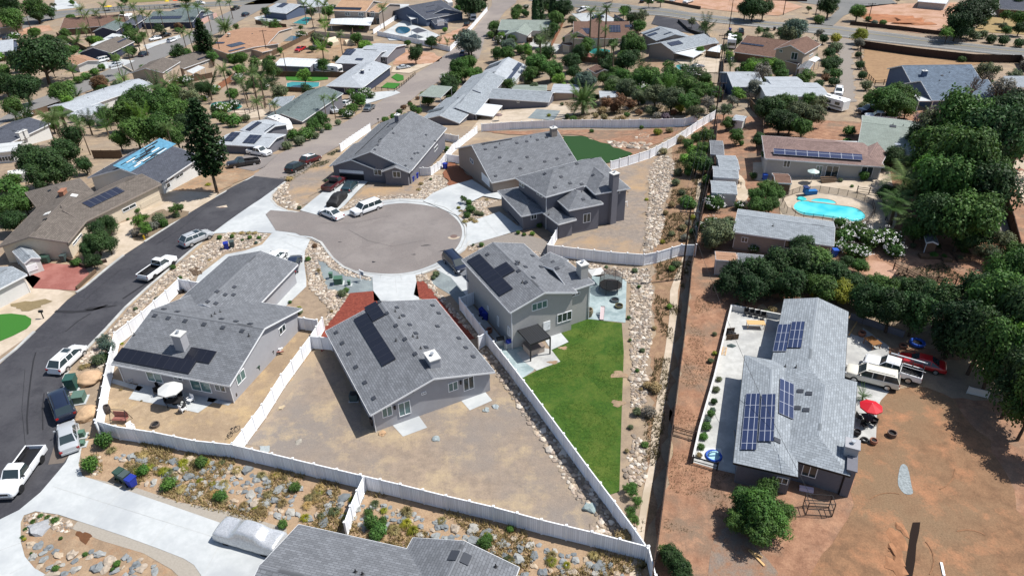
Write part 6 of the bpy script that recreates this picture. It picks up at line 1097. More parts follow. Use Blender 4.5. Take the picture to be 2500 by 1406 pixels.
for p, m, lb, a in (((554, 608), BLUP, 'blue wheelie bin beside the grey bin on the path', .4), ((568, 604), GRYP, 'grey wheelie bin beside the blue bin on the path', .4), ((296, 1168), GRN, 'dark green wheelie bin, leftmost of three by the near driveway', 2.7), ((310, 1176), GRYP, 'grey wheelie bin, middle of three by the near driveway', 2.7), ((325, 1186), BLUP, 'blue wheelie bin, rightmost of three by the near driveway', 2.7),
    ((627, 912), GRN, 'dark green wheelie bin nearest the camera beside the wall', 1), ((638, 893), BLUP, 'blue wheelie bin between two green bins by the wall', 1), ((651, 880), GRN, 'dark green wheelie bin next to the stacked tyres', 1), ((1006, 445), BLUP, 'blue wheelie bin at the grey house corner', 1), ((1016, 436), BLUP, 'blue wheelie bin just behind another at the house corner', 1), ((1087, 412), BLUP, 'blue wheelie bin beside the brown mulch', 1), ((1179, 771), BLUP, 'dark blue bin in the narrow side yard', 1), ((1187, 779), BLUP, 'dark blue bin second in the narrow side yard', 1),
    ((158, 638), GRYP, 'grey wheelie bin beside the timber edging', 0), ((107, 640), GRN, 'dark green bin beside the white shed', 0), ((117, 642), GRN, 'dark green bin right of its twin by the shed', 0), ((214, 160), BLUP, 'blue wheelie bin beside the tan garage', 0), ((207, 162), BLUP, 'blue wheelie bin left of its twin by the tan garage', 0), ((1890, 75), BLACK, 'black bin beside the highway', 0), ((1782, 78), BLUP, 'blue bin at the foot of the highway pole', 0), ((588, 373), BLUP, 'blue bin behind the white wall', 0), ((2036, 625), TARP, 'blue barrel at the end of the guest house', 0), ((1866, 440), TARP, 'blue barrel beside the leafy tree', 0)): bin_(p, m, lb, a)
def umbrella(p, rad, h, m, label, tilt=0):
    r = prop('patio_umbrella', label, 'umbrella', p)
    def cn(mb):
        n = 8; P = [Vector((rad*math.cos(6.283*k/n), rad*math.sin(6.283*k/n), h-.45)) for k in range(n)]
        for k in range(n): mid = (P[k]+P[(k+1) % n])/2*.5+Vector((0, 0, h-.1))*.5; mb.face([P[k], P[(k+1) % n], (0, 0, h)]); mb.face([P[k]-Vector((0, 0, .12)), P[(k+1) % n]-Vector((0, 0, .12)), P[(k+1) % n], P[k]])
    part(r, 'canopy', m, cn); part(r, 'pole', STEEL, lambda mb: mb.tube((0, 0, 0), (0, 0, h), .03)); part(r, 'base', BLACK, lambda mb: mb.lathe((0, 0, 0), [(.3, 0), (.3, .06), (.05, .12)], 12))
def table(p, label, L=1.6, W=.95, m=BLACK, h=.74, ang=0, name='patio_table'):
    r = prop(name, label, 'table', p, ang); part(r, 'tabletop', m, lambda mb: mb.box((0, 0, h), 0, (L, W, .05)))
    for sx in (-1, 1):
        for sy in (-1, 1): part(r, 'leg', m, lambda mb: mb.box((sx*(L/2-.1), sy*(W/2-.1), h/2), 0, (.06, .06, h)))
    return r
CHT = []
def chair(p, label, m=BLACK, ang=0, group=None):
    if not CHT:
        pass
    r = prop('patio_chair', label, 'chair', p, ang, group, bool(group)); part(r, 'seat', m, lambda mb: mb.box((0, 0, .43), 0, (.55, .55, .05))); part(r, 'backrest', m, lambda mb: mb.box((0, .27, .72), 0, (.55, .04, .55)))
    for sx in (-1, 1):
        for sy in (-1, 1): part(r, 'leg', m, lambda mb: mb.tube((sx*.24, sy*.24, 0), (sx*.24, sy*.24, .43), .02, n=5))
        part(r, 'armrest', m, lambda mb: mb.box((sx*.28, 0, .63), 0, (.05, .5, .03)))
umbrella((428, 985), 1.3, 2.5, CANV, 'large white patio umbrella on the slab of the L-shaped house'); umbrella((2115, 1028), 1.1, 2.4, REDF, 'bright red patio umbrella beside the light grey roof'); umbrella((1980, 446), .95, 2.4, pm('pale_green_canvas', (214, 232, 226)), 'pale patio umbrella on the pool terrace'); umbrella((163, 122), 1.4, 2.4, CANV, 'white umbrella in the far green yard'); umbrella((1218, 296), .9, 2.0, pm('mauve', (130, 110, 106)), 'small dull mauve umbrella near the white patio cover')
umbrella((267, 27), 1.8, 2.4, pm('yellow_canvas', (235, 200, 40)), 'bright yellow umbrella at the far highway'); umbrella((410, 14), 1.2, 2.4, pm('yellow_canvas', None), 'small yellow umbrella at the top left'); umbrella((430, 12), 1.2, 2.4, pm('orange_canvas', (232, 110, 60)), 'orange umbrella at the top left'); umbrella((362, 66), 1.7, 2.6, CANV, 'white canopy umbrella in front of dark house')
table((430, 990), 'dark patio table in the shade of the white umbrella'); table((2118, 1032), 'dark patio table under the red umbrella', 1.2, 1.2)
for p, a in (((412, 985), 1.6), ((448, 1000), -1.6), ((440, 975), 0), ((385, 965), .5), ((392, 950), 1.)): chair(p, 'dark metal chair on the slab beside the white umbrella', BLACK, a)
for p, a in (((2108, 1045), .3), ((2130, 1040), -.9), ((2095, 1025), 1.6)): chair(p, 'dark metal chair on the concrete beneath the red umbrella', BLACK, a)
chair((467, 982), 'white plastic chair right of the white umbrella', WHITE, -.5); chair((449, 1005), 'white plastic chair at the slab edge', WHITE, 2.5); chair((323, 1050), 'white lounge chair in the straw yard', WHITE, 1); chair((322, 935), 'grey chair against the house wall', STEEL, 0)
r = prop('garden_swing', 'red canvas garden swing in the straw-coloured yard', 'swing', (297, 1030), -.1)
part(r, 'seat', pm('rust_canvas', (158, 104, 94)), lambda mb: (mb.box((0, 0, .5), 0, (1.5, .6, .08)), mb.box((0, .3, .85), 0, (1.5, .06, .7))))
for s in (-1, 1): part(r, 'leg', BLACK, lambda mb: (mb.tube((s*.85, -.6, 0), (s*.8, 0, 1.7), .03), mb.tube((s*.85, .6, 0), (s*.8, 0, 1.7), .03)))
part(r, 'top_bar', BLACK, lambda mb: mb.tube((-.8, 0, 1.7), (.8, 0, 1.7), .03))
def ring(p, r0, h, m, label, name='fire_pit', cat='fire pit'):
    r = prop(name, label, cat, p); part(r, 'ring', m, lambda mb: mb.lathe((0, 0, 0), [(r0, 0), (r0*1.05, h), (r0*.85, h), (r0*.82, h*.5), (0, h*.45)], 14)); part(r, 'ash', DARK, lambda mb: mb.lathe((0, 0, 0), [(r0*.8, h*.55), (0, h*.6)], 12))
ring((380, 1040), .42, .35, mat('stone_ring', K(110, 100, 92), .9, var=.3, scale=8), 'small stone fire pit in the straw yard'); ring((1501, 735), .55, .3, pm('slate_pit', (92, 104, 110)), 'round grey fire pit on the blue-green patio'); ring((1511, 750), .5, .35, pm('mossy', (110, 104, 74)), 'square mossy planter on the patio edge', 'planter', 'planter'); ring((2176, 1064), .42, .5, pm('rust_ring', (110, 90, 80)), 'open rusty ring in the brown dirt', 'tree_ring', 'metal ring'); ring((1462, 668), .8, .4, mat('rust_stone', K(120, 92, 78), .9, var=.2), 'round stone fire ring below the white fence')
def pot(p, r0, h, m, label, cat='pot', name='plant_pot'):
    r = prop(name, label, cat, p); part(r, 'bowl', m, lambda mb: mb.lathe((0, 0, 0), [(r0*.65, 0), (r0, h*.6), (r0*.9, h), (r0*.72, h), (r0*.6, h*.7), (0, h*.7)], 14)); part(r, 'soil', DARK, lambda mb: mb.lathe((0, 0, 0), [(r0*.58, h*.74), (0, h*.75)], 10))
pot((1438, 772), .5, 1.1, pm('tan_pot', (150, 138, 112)), 'tall tan urn at the patio corner'); pot((1457, 545), .35, 1., GRYP, 'dark barrel at the two-storey house downpipe', 'barrel', 'rain_barrel'); pot((911, 1036), .32, .95, pm('brown_barrel', (84, 76, 74)), 'brown barrel at the centre house left corner', 'barrel', 'rain_barrel'); pot((1190, 930), .3, .95, GRYP, 'dark barrel at the centre house right corner', 'barrel', 'rain_barrel'); pot((265, 1008), .35, 1., pm('brown_barrel', None), 'brown barrel against the curved white fence', 'barrel', 'rain_barrel'); pot((574, 972), .35, .8, pm('brown_barrel', None), 'brown pot at the L-shaped house corner')
pot((2103, 820), .45, .6, TERR, 'tan flowerpot beside the brown crate'); pot((2131, 1082), .4, .5, TERR, 'small terracotta pot on the dirt', ); pot((2091, 1062), .35, .6, BLACK, 'black pot on the concrete beside the wall'); pot((2238, 842), .9, .5, TARP, 'round blue paddling tub in tree shade', 'tub', 'paddling_tub'); pot((2205, 848), .5, .4, TERR, 'orange clay bowl in tree shade'); pot((1195, 812), .4, .6, TERR, 'terracotta planter in the narrow side yard')
# trampoline
r = prop('trampoline', 'round black trampoline with a safety net on the blue-green patio', 'trampoline', (1490, 708)); part(r, 'mat', BLACK, lambda mb: mb.lathe((0, 0, 0), [(1.5, .8), (1.4, .86), (1.25, .84), (0, .82)], 24)); part(r, 'net', MATS['screen_mesh'], lambda mb: mb.lathe((0, 0, 0), [(1.4, .86), (1.4, 2.3)], 24))
for k in range(6): a = k*math.pi/3; part(r, 'pole', BLACK, lambda mb: mb.tube((1.5*math.cos(a), 1.5*math.sin(a), 0), (1.42*math.cos(a), 1.42*math.sin(a), 2.35), .035))
r = prop('market_tent', 'small white pop-up shelter beside the trampoline', 'tent', (1455, 690), .3); part(r, 'canopy', CANV, lambda mb: [mb.face([a, b, (0, 0, 2.1)]) for a, b in zip([(-1, -.8, 1.7), (1, -.8, 1.7), (1, .8, 1.7), (-1, .8, 1.7)], [(1, -.8, 1.7), (1, .8, 1.7), (-1, .8, 1.7), (-1, -.8, 1.7)])]); part(r, 'side_panel', CANV, lambda mb: mb.face([(-1, -.8, .3), (-1, .8, .3), (-1, .8, 1.7), (-1, -.8, 1.7)]))
# pergola
P4 = [G(p, 2.45) for p in ((1262, 804), (1309, 786), (1345, 823), (1295, 841))]; cc = sum(P4, Vector())/4; r = empty('pergola', (cc.x, cc.y, 0)); tag(r, 'black louvred pergola over the paved terrace by the lawn', 'pergola'); mb = MB(); L_ = (P4[1]-P4[0]).length; D_ = (P4[2]-P4[1]).length; mb.face([P4[3], P4[2], P4[1], P4[0]], 0, [(0, D_), (L_, D_), (L_, 0), (0, 0)])
for i in range(4): a, b = P4[i], P4[(i+1) % 4]; z = Vector((0, 0, .18)); mb.face([a-z, b-z, b+z*.2, a+z*.2], 1)
mb.build('louvre_roof', [ROOFC['black'], BLACK], r)
for q in P4: q = q.lerp(cc, .04); mb = MB(); mb.box((q.x, q.y, 1.2), .5, (.13, .13, 2.4)); mb.build('post', BLACK, r)
r = prop('hot_tub', 'beige hot tub under the black pergola', 'hot tub', (1303, 856), .5); part(r, 'shell', pm('beige', (190, 174, 160)), lambda mb: mb.box((0, 0, .42), 0, (1.9, 1.7, .8))); part(r, 'lid', pm('taupe_lid', (150, 134, 124)), lambda mb: mb.box((0, 0, .87), 0, (2.0, 1.8, .1)))
def grill(p, label, m=STEEL, ang=0):
    r = prop('barbecue', label, 'barbecue', p, ang); part(r, 'cart', m, lambda mb: mb.box((0, 0, .42), 0, (1.3, .55, .8))); part(r, 'hood', BLUP if 'blue' in label else BLACK, lambda mb: loft(mb, [[Vector((s*.42, y, z)) for y, z in ((-.28, .82), (-.24, 1.1), (0, 1.22), (.24, 1.1), (.28, .82))] for s in (-1, 1)]))
    for s in (-1, 1): part(r, 'wheel', RUBBER, lambda mb: mb.tube((s*.55, -.25, .1), (s*.62, -.25, .1), .1))
grill((1245, 848), 'blue-hooded barbecue beside the shaded fence', STEEL, .5); grill((1222, 842), 'barbecue with a white bag on the terrace corner', STEEL, .3)
r = prop('water_tank', 'white round water drum on the terrace corner', 'drum', (1229, 838)); part(r, 'drum', CANV, lambda mb: mb.lathe((0, 0, 0), [(.4, 0), (.45, .5), (.35, .85), (0, .95)], 12)); part(r, 'cap', BLACK, lambda mb: mb.lathe((0, 0, .93), [(.08, 0), (.08, .08)], 8))
r = prop('garden_slide', 'small pink and white toy slide on the patio', 'slide', (1470, 772), 1.4); part(r, 'chute', pm('pale_pink', (226, 206, 206)), lambda mb: loft(mb, [[Vector((x, y, z)) for y, z in ((-.25, zz+.1), (-.25, zz), (.25, zz), (.25, zz+.1), (.2, zz+.06), (-.2, zz+.06))] for x, zz in ((-.9, .08), (.6, .95))])); part(r, 'ladder', pm('mauve', None), lambda mb: mb.box((.75, 0, .5), 0, (.08, .5, 1.)))
def ac(p, label, ang=0):
    r = prop('air_conditioner', label, 'air conditioner', p, ang); part(r, 'casing', GRYP, lambda mb: mb.box((0, 0, .42), 0, (.85, .85, .82))); part(r, 'fan_grille', BLACK, lambda mb: mb.lathe((0, 0, .84), [(.36, 0), (.36, .03), (0, .05)], 14)); part(r, 'pad', CONC, lambda mb: mb.box((0, 0, .03), 0, (1.05, 1.05, .06)))
ac((1507, 536), 'grey air conditioner behind the tall chimney'); ac((865, 975), 'grey air conditioner in the shade of the centre house'); ac((1062, 415), 'grey air conditioner behind the side fence')
def cabinet(p, sx, sy, sz, label, ang=0, m=UTG):
    r = prop('utility_cabinet', label, 'utility box', p, ang); part(r, 'cabinet', m, lambda mb: mb.box((0, 0, sz/2+.08), 0, (sx, sy, sz))); part(r, 'lid', m, lambda mb: mb.box((0, -.02, sz+.1), 0, (sx+.06, sy+.06, .08))); part(r, 'pad', CONC, lambda mb: mb.box((0, 0, .05), 0, (sx+.4, sy+.4, .1)))
cabinet((827, 693), 1.1, .9, .9, 'large green utility box on the blue gravel', .1, pm('utility_dark_green', (80, 116, 96))); cabinet((809, 680), .45, .45, .8, 'small pale green utility box left of the large one'); cabinet((853, 697), .35, .35, .65, 'tiny pale green utility box right of the large one'); cabinet((180, 948), 1., 1.2, 1.5, 'tall dark green utility cabinet by the street curve', .2, pm('utility_deep_green', (52, 92, 84))); cabinet((196, 978), 1.1, 1.2, .8, 'wide pale green utility box behind the kerb', .2, pm('utility_mid', (96, 124, 112))); cabinet((203, 1065), .5, .5, .6, 'small pale green box above the silver sedan', .2); cabinet((202, 1086), .5, .5, .35, 'low pale green box below its twin on the kerb', .2)
r = prop('post_sign', 'white hanging post sign beside the blue gravel', 'sign', (881, 686), -.6); part(r, 'post', WHITE, lambda mb: (mb.box((0, 0, .9), 0, (.1, .1, 1.8)), mb.box((.35, 0, 1.7), 0, (.8, .08, .08)))); part(r, 'panel', pm('sign_face', (150, 160, 176)), lambda mb: mb.box((.4, 0, 1.3), 0, (.6, .03, .55)))
def tyres(p, n, label, r0=.4):
    r = prop('tyre_stack', label, 'tyres', p)
    for k in range(n): part(r, 'tyre', RUBBER, lambda mb: mb.lathe((.03*k, 0, k*.25), [(r0*.55, .02), (r0*.9, 0), (r0, .08), (r0, .17), (r0*.9, .25), (r0*.55, .23), (r0*.5, .1), (r0*.55, .02)], 16))
tyres((662, 872), 4, 'stack of black tyres against the pale wall'); tyres((2110, 1076), 1, 'single tyre beside the dirt')
r = prop('junk_pile', 'pile of red and white junk beside the stacked tyres', 'junk', (679, 860)); 
for k in range(9): part(r, 'scrap', (WHITE, pm('rust_canvas', None), RUBBER)[k % 3], lambda mb: mb.box((prs.uniform(-.6, .6), prs.uniform(-.5, .5), .2+prs.random()*.4), prs.uniform(0, 3), (prs.uniform(.3, .9), .2, .1)))
r = prop('panel_stack', 'white boards leaning on the wall by the tyres', 'boards', (690, 830), .6)
for k in range(3): part(r, 'board', WHITE, lambda mb: mb.box((k*.1, k*.25, .4+.03*k), (.7, .6, .2), (1.6, .9, .04)))
r = prop('bicycle', 'fallen bicycle and scrap beside the diagonal fence', 'bicycle', (572, 1060), 1.)
for s in (-.5, .5): part(r, 'wheel', RUBBER, lambda mb: [mb.tube((s+.32*math.cos(a), .1*s, .34+.32*math.sin(a)), (s+.32*math.cos(a+.5), .1*s, .34+.32*math.sin(a+.5)), .025, n=4) for a in [k*.5 for k in range(13)]])
part(r, 'frame', BLACK, lambda mb: (mb.tube((-.5, 0, .34), (-.1, 0, .8), .025), mb.tube((-.1, 0, .8), (.4, 0, .8), .025), mb.tube((.4, 0, .8), (.5, 0, .34), .025), mb.tube((-.5, 0, .34), (.4, 0, .75), .025), mb.box((-.12, 0, .88), 0, (.25, .12, .05))))
def pallet(p, label, ang=.5):
    r = prop('wooden_pallet', label, 'pallet', p, ang)
    for k in range(6): part(r, 'slat', WOODF, lambda mb: mb.box((0, -.5+k*.2, .13), 0, (1.2, .1, .02)))
    for k in (-1, 0, 1): part(r, 'runner', WOODF, lambda mb: mb.box((k*.5, 0, .06), 0, (.08, 1.1, .1)))
pallet((482, 668), 'wooden pallet on the cobbles behind the L-shaped roof'); pallet((474, 660), 'wooden pallet leaning behind its twin', .8)
t = table((1843, 800), 'long tan wooden table on the concrete patio', 2.1, .9, TANP, .76, -.1, 'wooden_table'); table((2480, 425), 'orange picnic table on the pale court', 1.9, .9, TERR, .75, .1, 'picnic_table'); table((2127, 845), 'brown wooden workbench by the low wall', 1.2, 1.6, pm('brown_bench', (150, 104, 60)), .8, .3, 'workbench')
for p in ((1822, 770), (1836, 773), (1850, 776), (1864, 780)): chair(p, 'dark chair in the wall shade behind the tan table', BLACK, 0)
r = prop('junk_crate', 'wooden crate of dark junk on the patio', 'crate', (1782, 822), .1)
for s in (-1, 1): part(r, 'side_panel', WOODF, lambda mb: mb.box((0, s*.65, .4), 0, (1.5, .05, .8)))
part(r, 'contents', BLACK, lambda mb: [mb.box((prs.uniform(-.5, .5), prs.uniform(-.5, .5), .3), prs.uniform(0, 3), (.5, .3, .3)) for k in range(6)])
r = prop('step_ladder', 'light wooden ladder lying on the patio', 'ladder', (1768, 858), 1.2); part(r, 'rail', TANP, lambda mb: (mb.box((0, -.2, .08), 0, (1.6, .06, .06)), mb.box((0, .2, .08), 0, (1.6, .06, .06)))); part(r, 'rung', TANP, lambda mb: [mb.box((-.7+k*.28, 0, .08), 0, (.05, .4, .04)) for k in range(6)])
r = prop('parasol_closed', 'folded dark cloth beside the ladder', 'cloth', (1786, 845)); part(r, 'cloth', GRYP, lambda mb: loft(mb, [[Vector((x, y, z)) for y, z in ((-w, 0), (-w*.5, w*.6), (w*.5, w*.5), (w, 0))] for x, w in ((-.5, .25), (0, .45), (.5, .15))]))
r = prop('paddling_pool', 'blue and white inflatable paddling pool on the patio corner', 'paddling pool', (1742, 1115)); part(r, 'ring', TARP, lambda mb: mb.lathe((0, 0, 0), [(.75, .05), (.82, .15), (.75, .27), (.62, .24), (.6, .1)], 18)); part(r, 'slide_arch', pm('pale_cyan', (180, 225, 240)), lambda mb: [mb.tube((.5*math.cos(a), .1, .2+.4*math.sin(a)), (.5*math.cos(a+.4), .1, .2+.4*math.sin(a+.4)), .09) for a in [k*.4 for k in range(8)]]); part(r, 'floor', pm('pale_cyan', None), lambda mb: mb.lathe((0, 0, 0), [(.64, .1), (0, .12)], 16))
r = prop('mat_sheet', 'white sheet spread beneath the paddling pool', 'sheet', (1735, 1110), -.1); part(r, 'sheet', CANV, lambda mb: mb.box((0, 0, .04), 0, (2.2, 1.8, .03)))
r = prop('storage_rack', 'dark metal storage frame on the red dirt', 'metal frame', (1995, 1248), -.1)
for sx in (-1.1, 1.1):
    for sy in (-.5, .5): part(r, 'post', BLACK, lambda mb: mb.box((sx, sy, .8), 0, (.06, .06, 1.6)))
for z in (.1, .8, 1.55):
    for sy in (-.5, .5): part(r, 'rail', BLACK, lambda mb: mb.box((0, sy, z), 0, (2.2, .05, .05)))
    for sx in (-1.1, 1.1): part(r, 'rail', BLACK, lambda mb: mb.box((sx, 0, z), 0, (.05, 1., .05)))
def plank(a, b, m, label, w_=.18):
    A_, B_ = G(a), G(b); d = B_-A_; c = (A_+B_)/2; r = MB(); r.box((c.x, c.y, c.z+.09), math.atan2(d.y, d.x), (d.length, w_, .08)); o = r.build('plank', m); tag(o, label, 'plank', None, a)
plank((1828, 1343), (1866, 1382), TANP, 'longer pale plank on the red dirt'); plank((1830, 1344), (1860, 1362), TANP, 'shorter pale plank crossing the longer one'); plank((2297, 1374), (2304, 1406), WHITE, 'white pipe at the bottom right'); plank((2072, 820), (2098, 776), TANP, 'leaning timber post by the concrete drive', .15)
r = prop('laundry', 'pink cloth lying by the sliding window', 'cloth', (1968, 1195), -.3); part(r, 'cloth', pm('pink_cloth', (232, 208, 220)), lambda mb: loft(mb, [[Vector((x, y, z)) for y, z in ((-.3, 0), (-.15, .25), (.15, .3), (.3, 0))] for x in (-.6, -.1, .3, .6)]))
# trench as a flat strip, its inner shade painted dark, with spoil
mb = MB(); T = [G(p) for p in ((2238, 1275), (2232, 1300), (2228, 1330), (2222, 1370), (2216, 1420))]
P_ = [p+Vector((-.35, 0, 0)) for p in T]+[p+Vector((.3+.1*(i % 2), 0, 0)) for i, p in enumerate(T)][::-1]; struct(drape('trench', P_, 4, mat('trench_shade', K(40, 28, 22), 1.)))
for i, (a, b) in enumerate((((2200, 1290), .7), ((2194, 1320), .9), ((2188, 1352), .8), ((2186, 1385), 1.))):
    q = G(a); o = BT[i].copy(); COL.objects.link(o); o.name = 'spoil_heap'; o.location = (q.x, q.y, -.1); o.scale = (b*.8, b*1.3, .55); o.color = K(166, 120, 88); tag(o, 'heap of reddish spoil dug out beside the trench', 'spoil heap', 'spoil heaps beside the trench', None)
for i, (p, s) in enumerate((((2140, 42), 5), ((2180, 48), 6), ((2215, 54), 5), ((2240, 60), 4))):
    q = G(p); o = BT[i].copy(); COL.objects.link(o); o.name = 'spoil_heap'; o.location = (q.x, q.y, q.z-.3); o.scale = (s*1.5, s*.8, s*.5); o.color = K(176, 120, 86); tag(o, 'brown earth mound in the excavated lot', 'spoil heap', 'earth mounds in the excavated lot', None)
def ellipse_cover(p, r0, m, name, lab, inner): pass
def manhole(p, label, sq=False):
    r = prop('manhole_cover', label, 'manhole', p); part(r, 'collar', CONT, (lambda mb: mb.box((0, 0, .055), .5, (1.9, 1.9, .03))) if sq else (lambda mb: mb.lathe((0, 0, .03), [(.95, 0), (.95, .035), (0, .036)], 24))); part(r, 'cover', mat('iron_cover', K(124, 104, 98), .8), lambda mb: mb.lathe((0, 0, .07), [(.55, 0), (.55, .012), (0, .013)], 20))
manhole((1108, 578), 'round manhole with a concrete collar on the cul-de-sac'); manhole((541, 510), 'square concrete manhole collar on the dark street', True)
def mailbox(p, label):
    r = prop('mailbox', label, 'mailbox', p); part(r, 'post', BLACK, lambda mb: mb.box((0, 0, .5), 0, (.1, .1, 1.))); part(r, 'box', BLACK, lambda mb: mb.box((0, 0, 1.12), 0, (.5, .25, .26)))
mailbox((107, 778), 'black mailbox beside the dark street'); mailbox((444, 520), 'dark mailbox near the flowering bushes'); mailbox((924, 302), 'black mailbox beside the uphill street')
r = prop('fire_hydrant', 'yellow fire hydrant in the brown planting bed', 'hydrant', (353, 585)); part(r, 'barrel', pm('hydrant_yellow', (220, 180, 40)), lambda mb: mb.lathe((0, 0, 0), [(.16, 0), (.16, .08), (.12, .1), (.12, .6), (.14, .62), (.1, .74), (0, .78)], 10)); part(r, 'nozzle', pm('hydrant_yellow', None), lambda mb: mb.tube((-.22, 0, .45), (.22, 0, .45), .06))
r = prop('garden_flag', 'small striped flag hanging from the cream house', 'flag', (280, 530)); part(r, 'pole', BLACK, lambda mb: mb.tube((0, 0, 1.8), (.7, -.5, 2.6), .02)); part(r, 'cloth', pm('flag_cloth', (170, 120, 130)), lambda mb: mb.face([(.7, -.5, 2.6), (.3, -.2, 2.2), (.6, -.3, 1.3), (1., -.6, 1.7)]))
r = prop('jumping_frame', 'white metal sawhorse in the gravel yard', 'sawhorse', (1523, 505), .4)
for s in (-.5, .5): part(r, 'leg', WHITE, lambda mb: (mb.tube((s, -.4, 0), (s, 0, .8), .03), mb.tube((s, .4, 0), (s, 0, .8), .03)))
part(r, 'beam', WHITE, lambda mb: mb.box((0, 0, .82), 0, (1.3, .1, .06)))
def tent(p, label, ang, s=1.):
    r = prop('storage_tent', label, 'tent', p, ang); part(r, 'cover', pm('beige_canvas', (226, 210, 184)), lambda mb: loft(mb, [[Vector((x*s, y*s, z*s)) for y, z in ((-1.8, 0), (-1.8, 1.3), (-1.1, 2.4), (0, 2.9), (1.1, 2.4), (1.8, 1.3), (1.8, 0))] for x in (-2.6, -.9, .9, 2.6)], caps=False)); part(r, 'end_flap', pm('beige_canvas', None), lambda mb: mb.face([(-2.6*s, y*s, z*s) for y, z in ((-1.8, 0), (-1.8, 1.3), (-1.1, 2.4), (0, 2.9), (1.1, 2.4), (1.8, 1.3), (1.8, 0))]))
tent((808, 112), 'beige storage tent beside the white travel trailer', .9); tent((853, 110), 'small beige storage tent with a dark tarp', .7, .7); tent((637, 160), 'beige tent end behind the wooden fence', .8, .6)
# pool toys, slide, boat-like tarp
pool([(1978, 495), (1985, 489), (2000, 487), (2020, 489), (2036, 494), (2038, 500), (2000, 497)], WATER, 'raised turquoise spa beside the kidney-shaped pool', coping=.15); r = prop('pool_float', 'round turquoise float on the deck', 'float', (1957, 488)); part(r, 'ring', pm('aqua', (60, 200, 200)), lambda mb: mb.lathe((0, 0, 0), [(.65, .02), (.75, .15), (.6, .28), (.3, .2), (0, .18)], 14))
r = prop('toy_boat', 'blue plastic climbing toy on the pool deck', 'toy', (1978, 476), .1); part(r, 'hull', pm('bright_blue', (40, 120, 190)), lambda mb: (mb.box((0, 0, .5), 0, (1.8, .8, .6)), mb.box((-.9, 0, .8), 0, (.5, .9, .9)))); part(r, 'roof', pm('navy_plastic', (40, 60, 110)), lambda mb: mb.box((-.9, 0, 1.4), 0, (.8, 1., .1)))
r = prop('garden_steps', 'wooden steps up to the sliding doors', 'steps', (2025, 447)); 
for k in range(4): part(r, 'tread', WOODF, lambda mb: mb.box((0, .3*k, .12+.18*k), 0, (2.6, .34, .07)))
for i, (x, y, L_) in enumerate(((2268, 628, 2.6), (2310, 636, 1.2), (2345, 622, 2.4), (2350, 636, 1.6), (2275, 612, 2.2))):
    r = prop('raised_bed', 'timber raised vegetable bed with green seedlings', 'raised bed', (x, y), -.1); part(r, 'frame', WOODF, lambda mb: [mb.box((0, s*.5, .2), 0, (L_, .06, .4)) for s in (-1, 1)]+[mb.box((s*L_/2, 0, .2), 0, (.06, 1., .4)) for s in (-1, 1)]); part(r, 'soil', DIRTB, lambda mb: mb.box((0, 0, .18), 0, (L_-.1, .95, .3)))
r = prop('broken_shed_roof', 'collapsed grey plank roof in the garden', 'ruin', (2215, 672), -.7)
for k in range(7): part(r, 'plank', WOODF, lambda mb: mb.box((k*.35-1.1, 0, .5+.05*(k % 2)), (0.02, 1, .12*(-1)**k), (2.6, .3, .05)))
plank((2230, 668), (2290, 690), WOODF, 'weathered fallen beam beside the plank roof', .2); r = prop('scaffold', 'white step frame beside the chicken coop', 'frame', (2228, 575), .8)
for s in (-.5, .5): part(r, 'post', WHITE, lambda mb: (mb.box((s, -.4, .7), 0, (.06, .06, 1.4)), mb.box((s, .4, .7), 0, (.06, .06, 1.4))))
for k in range(4): part(r, 'shelf', WHITE, lambda mb: mb.box((0, 0, .3+.34*k), 0, (1.1, .9, .05)))
r = prop('toy_set', 'black and yellow toys on the white side patio', 'toys', (432, 716)); part(r, 'toy', BLACK, lambda mb: (mb.box((0, 0, .3), .5, (.5, .5, .6)), mb.box((.6, .1, .2), 1, (.6, .4, .4)))); part(r, 'toy', pm('yellow_plastic', (222, 196, 50)), lambda mb: mb.box((-.3, -.5, .15), .3, (.7, .3, .25)))
r = prop('satellite_dish', 'white satellite dish on a post near the pink roof', 'satellite dish', (2178, 400)); part(r, 'dish', STEEL, lambda mb: mb.lathe((0, 0, 3.3), [(.02, 0), (.3, .06), (.5, .2)], 16)); part(r, 'post', STEEL, lambda mb: mb.tube((0, 0, 0), (0, 0, 3.3), .04))
r = prop('tarp_cover', 'white boat-shaped tarp cover by the awning', 'tarp', (70, 440), .4); part(r, 'sheet', CANV, lambda mb: loft(mb, [[Vector((x, y, z)) for y, z in ((-1.3, 0), (-1.2, 1.8), (0, 2.3), (1.2, 1.8), (1.3, 0))] for x in (-2.6, 0, 2.6)]))
for p, c in (((36, 694), 'blue'), ((10, 700), 'grey')): pass

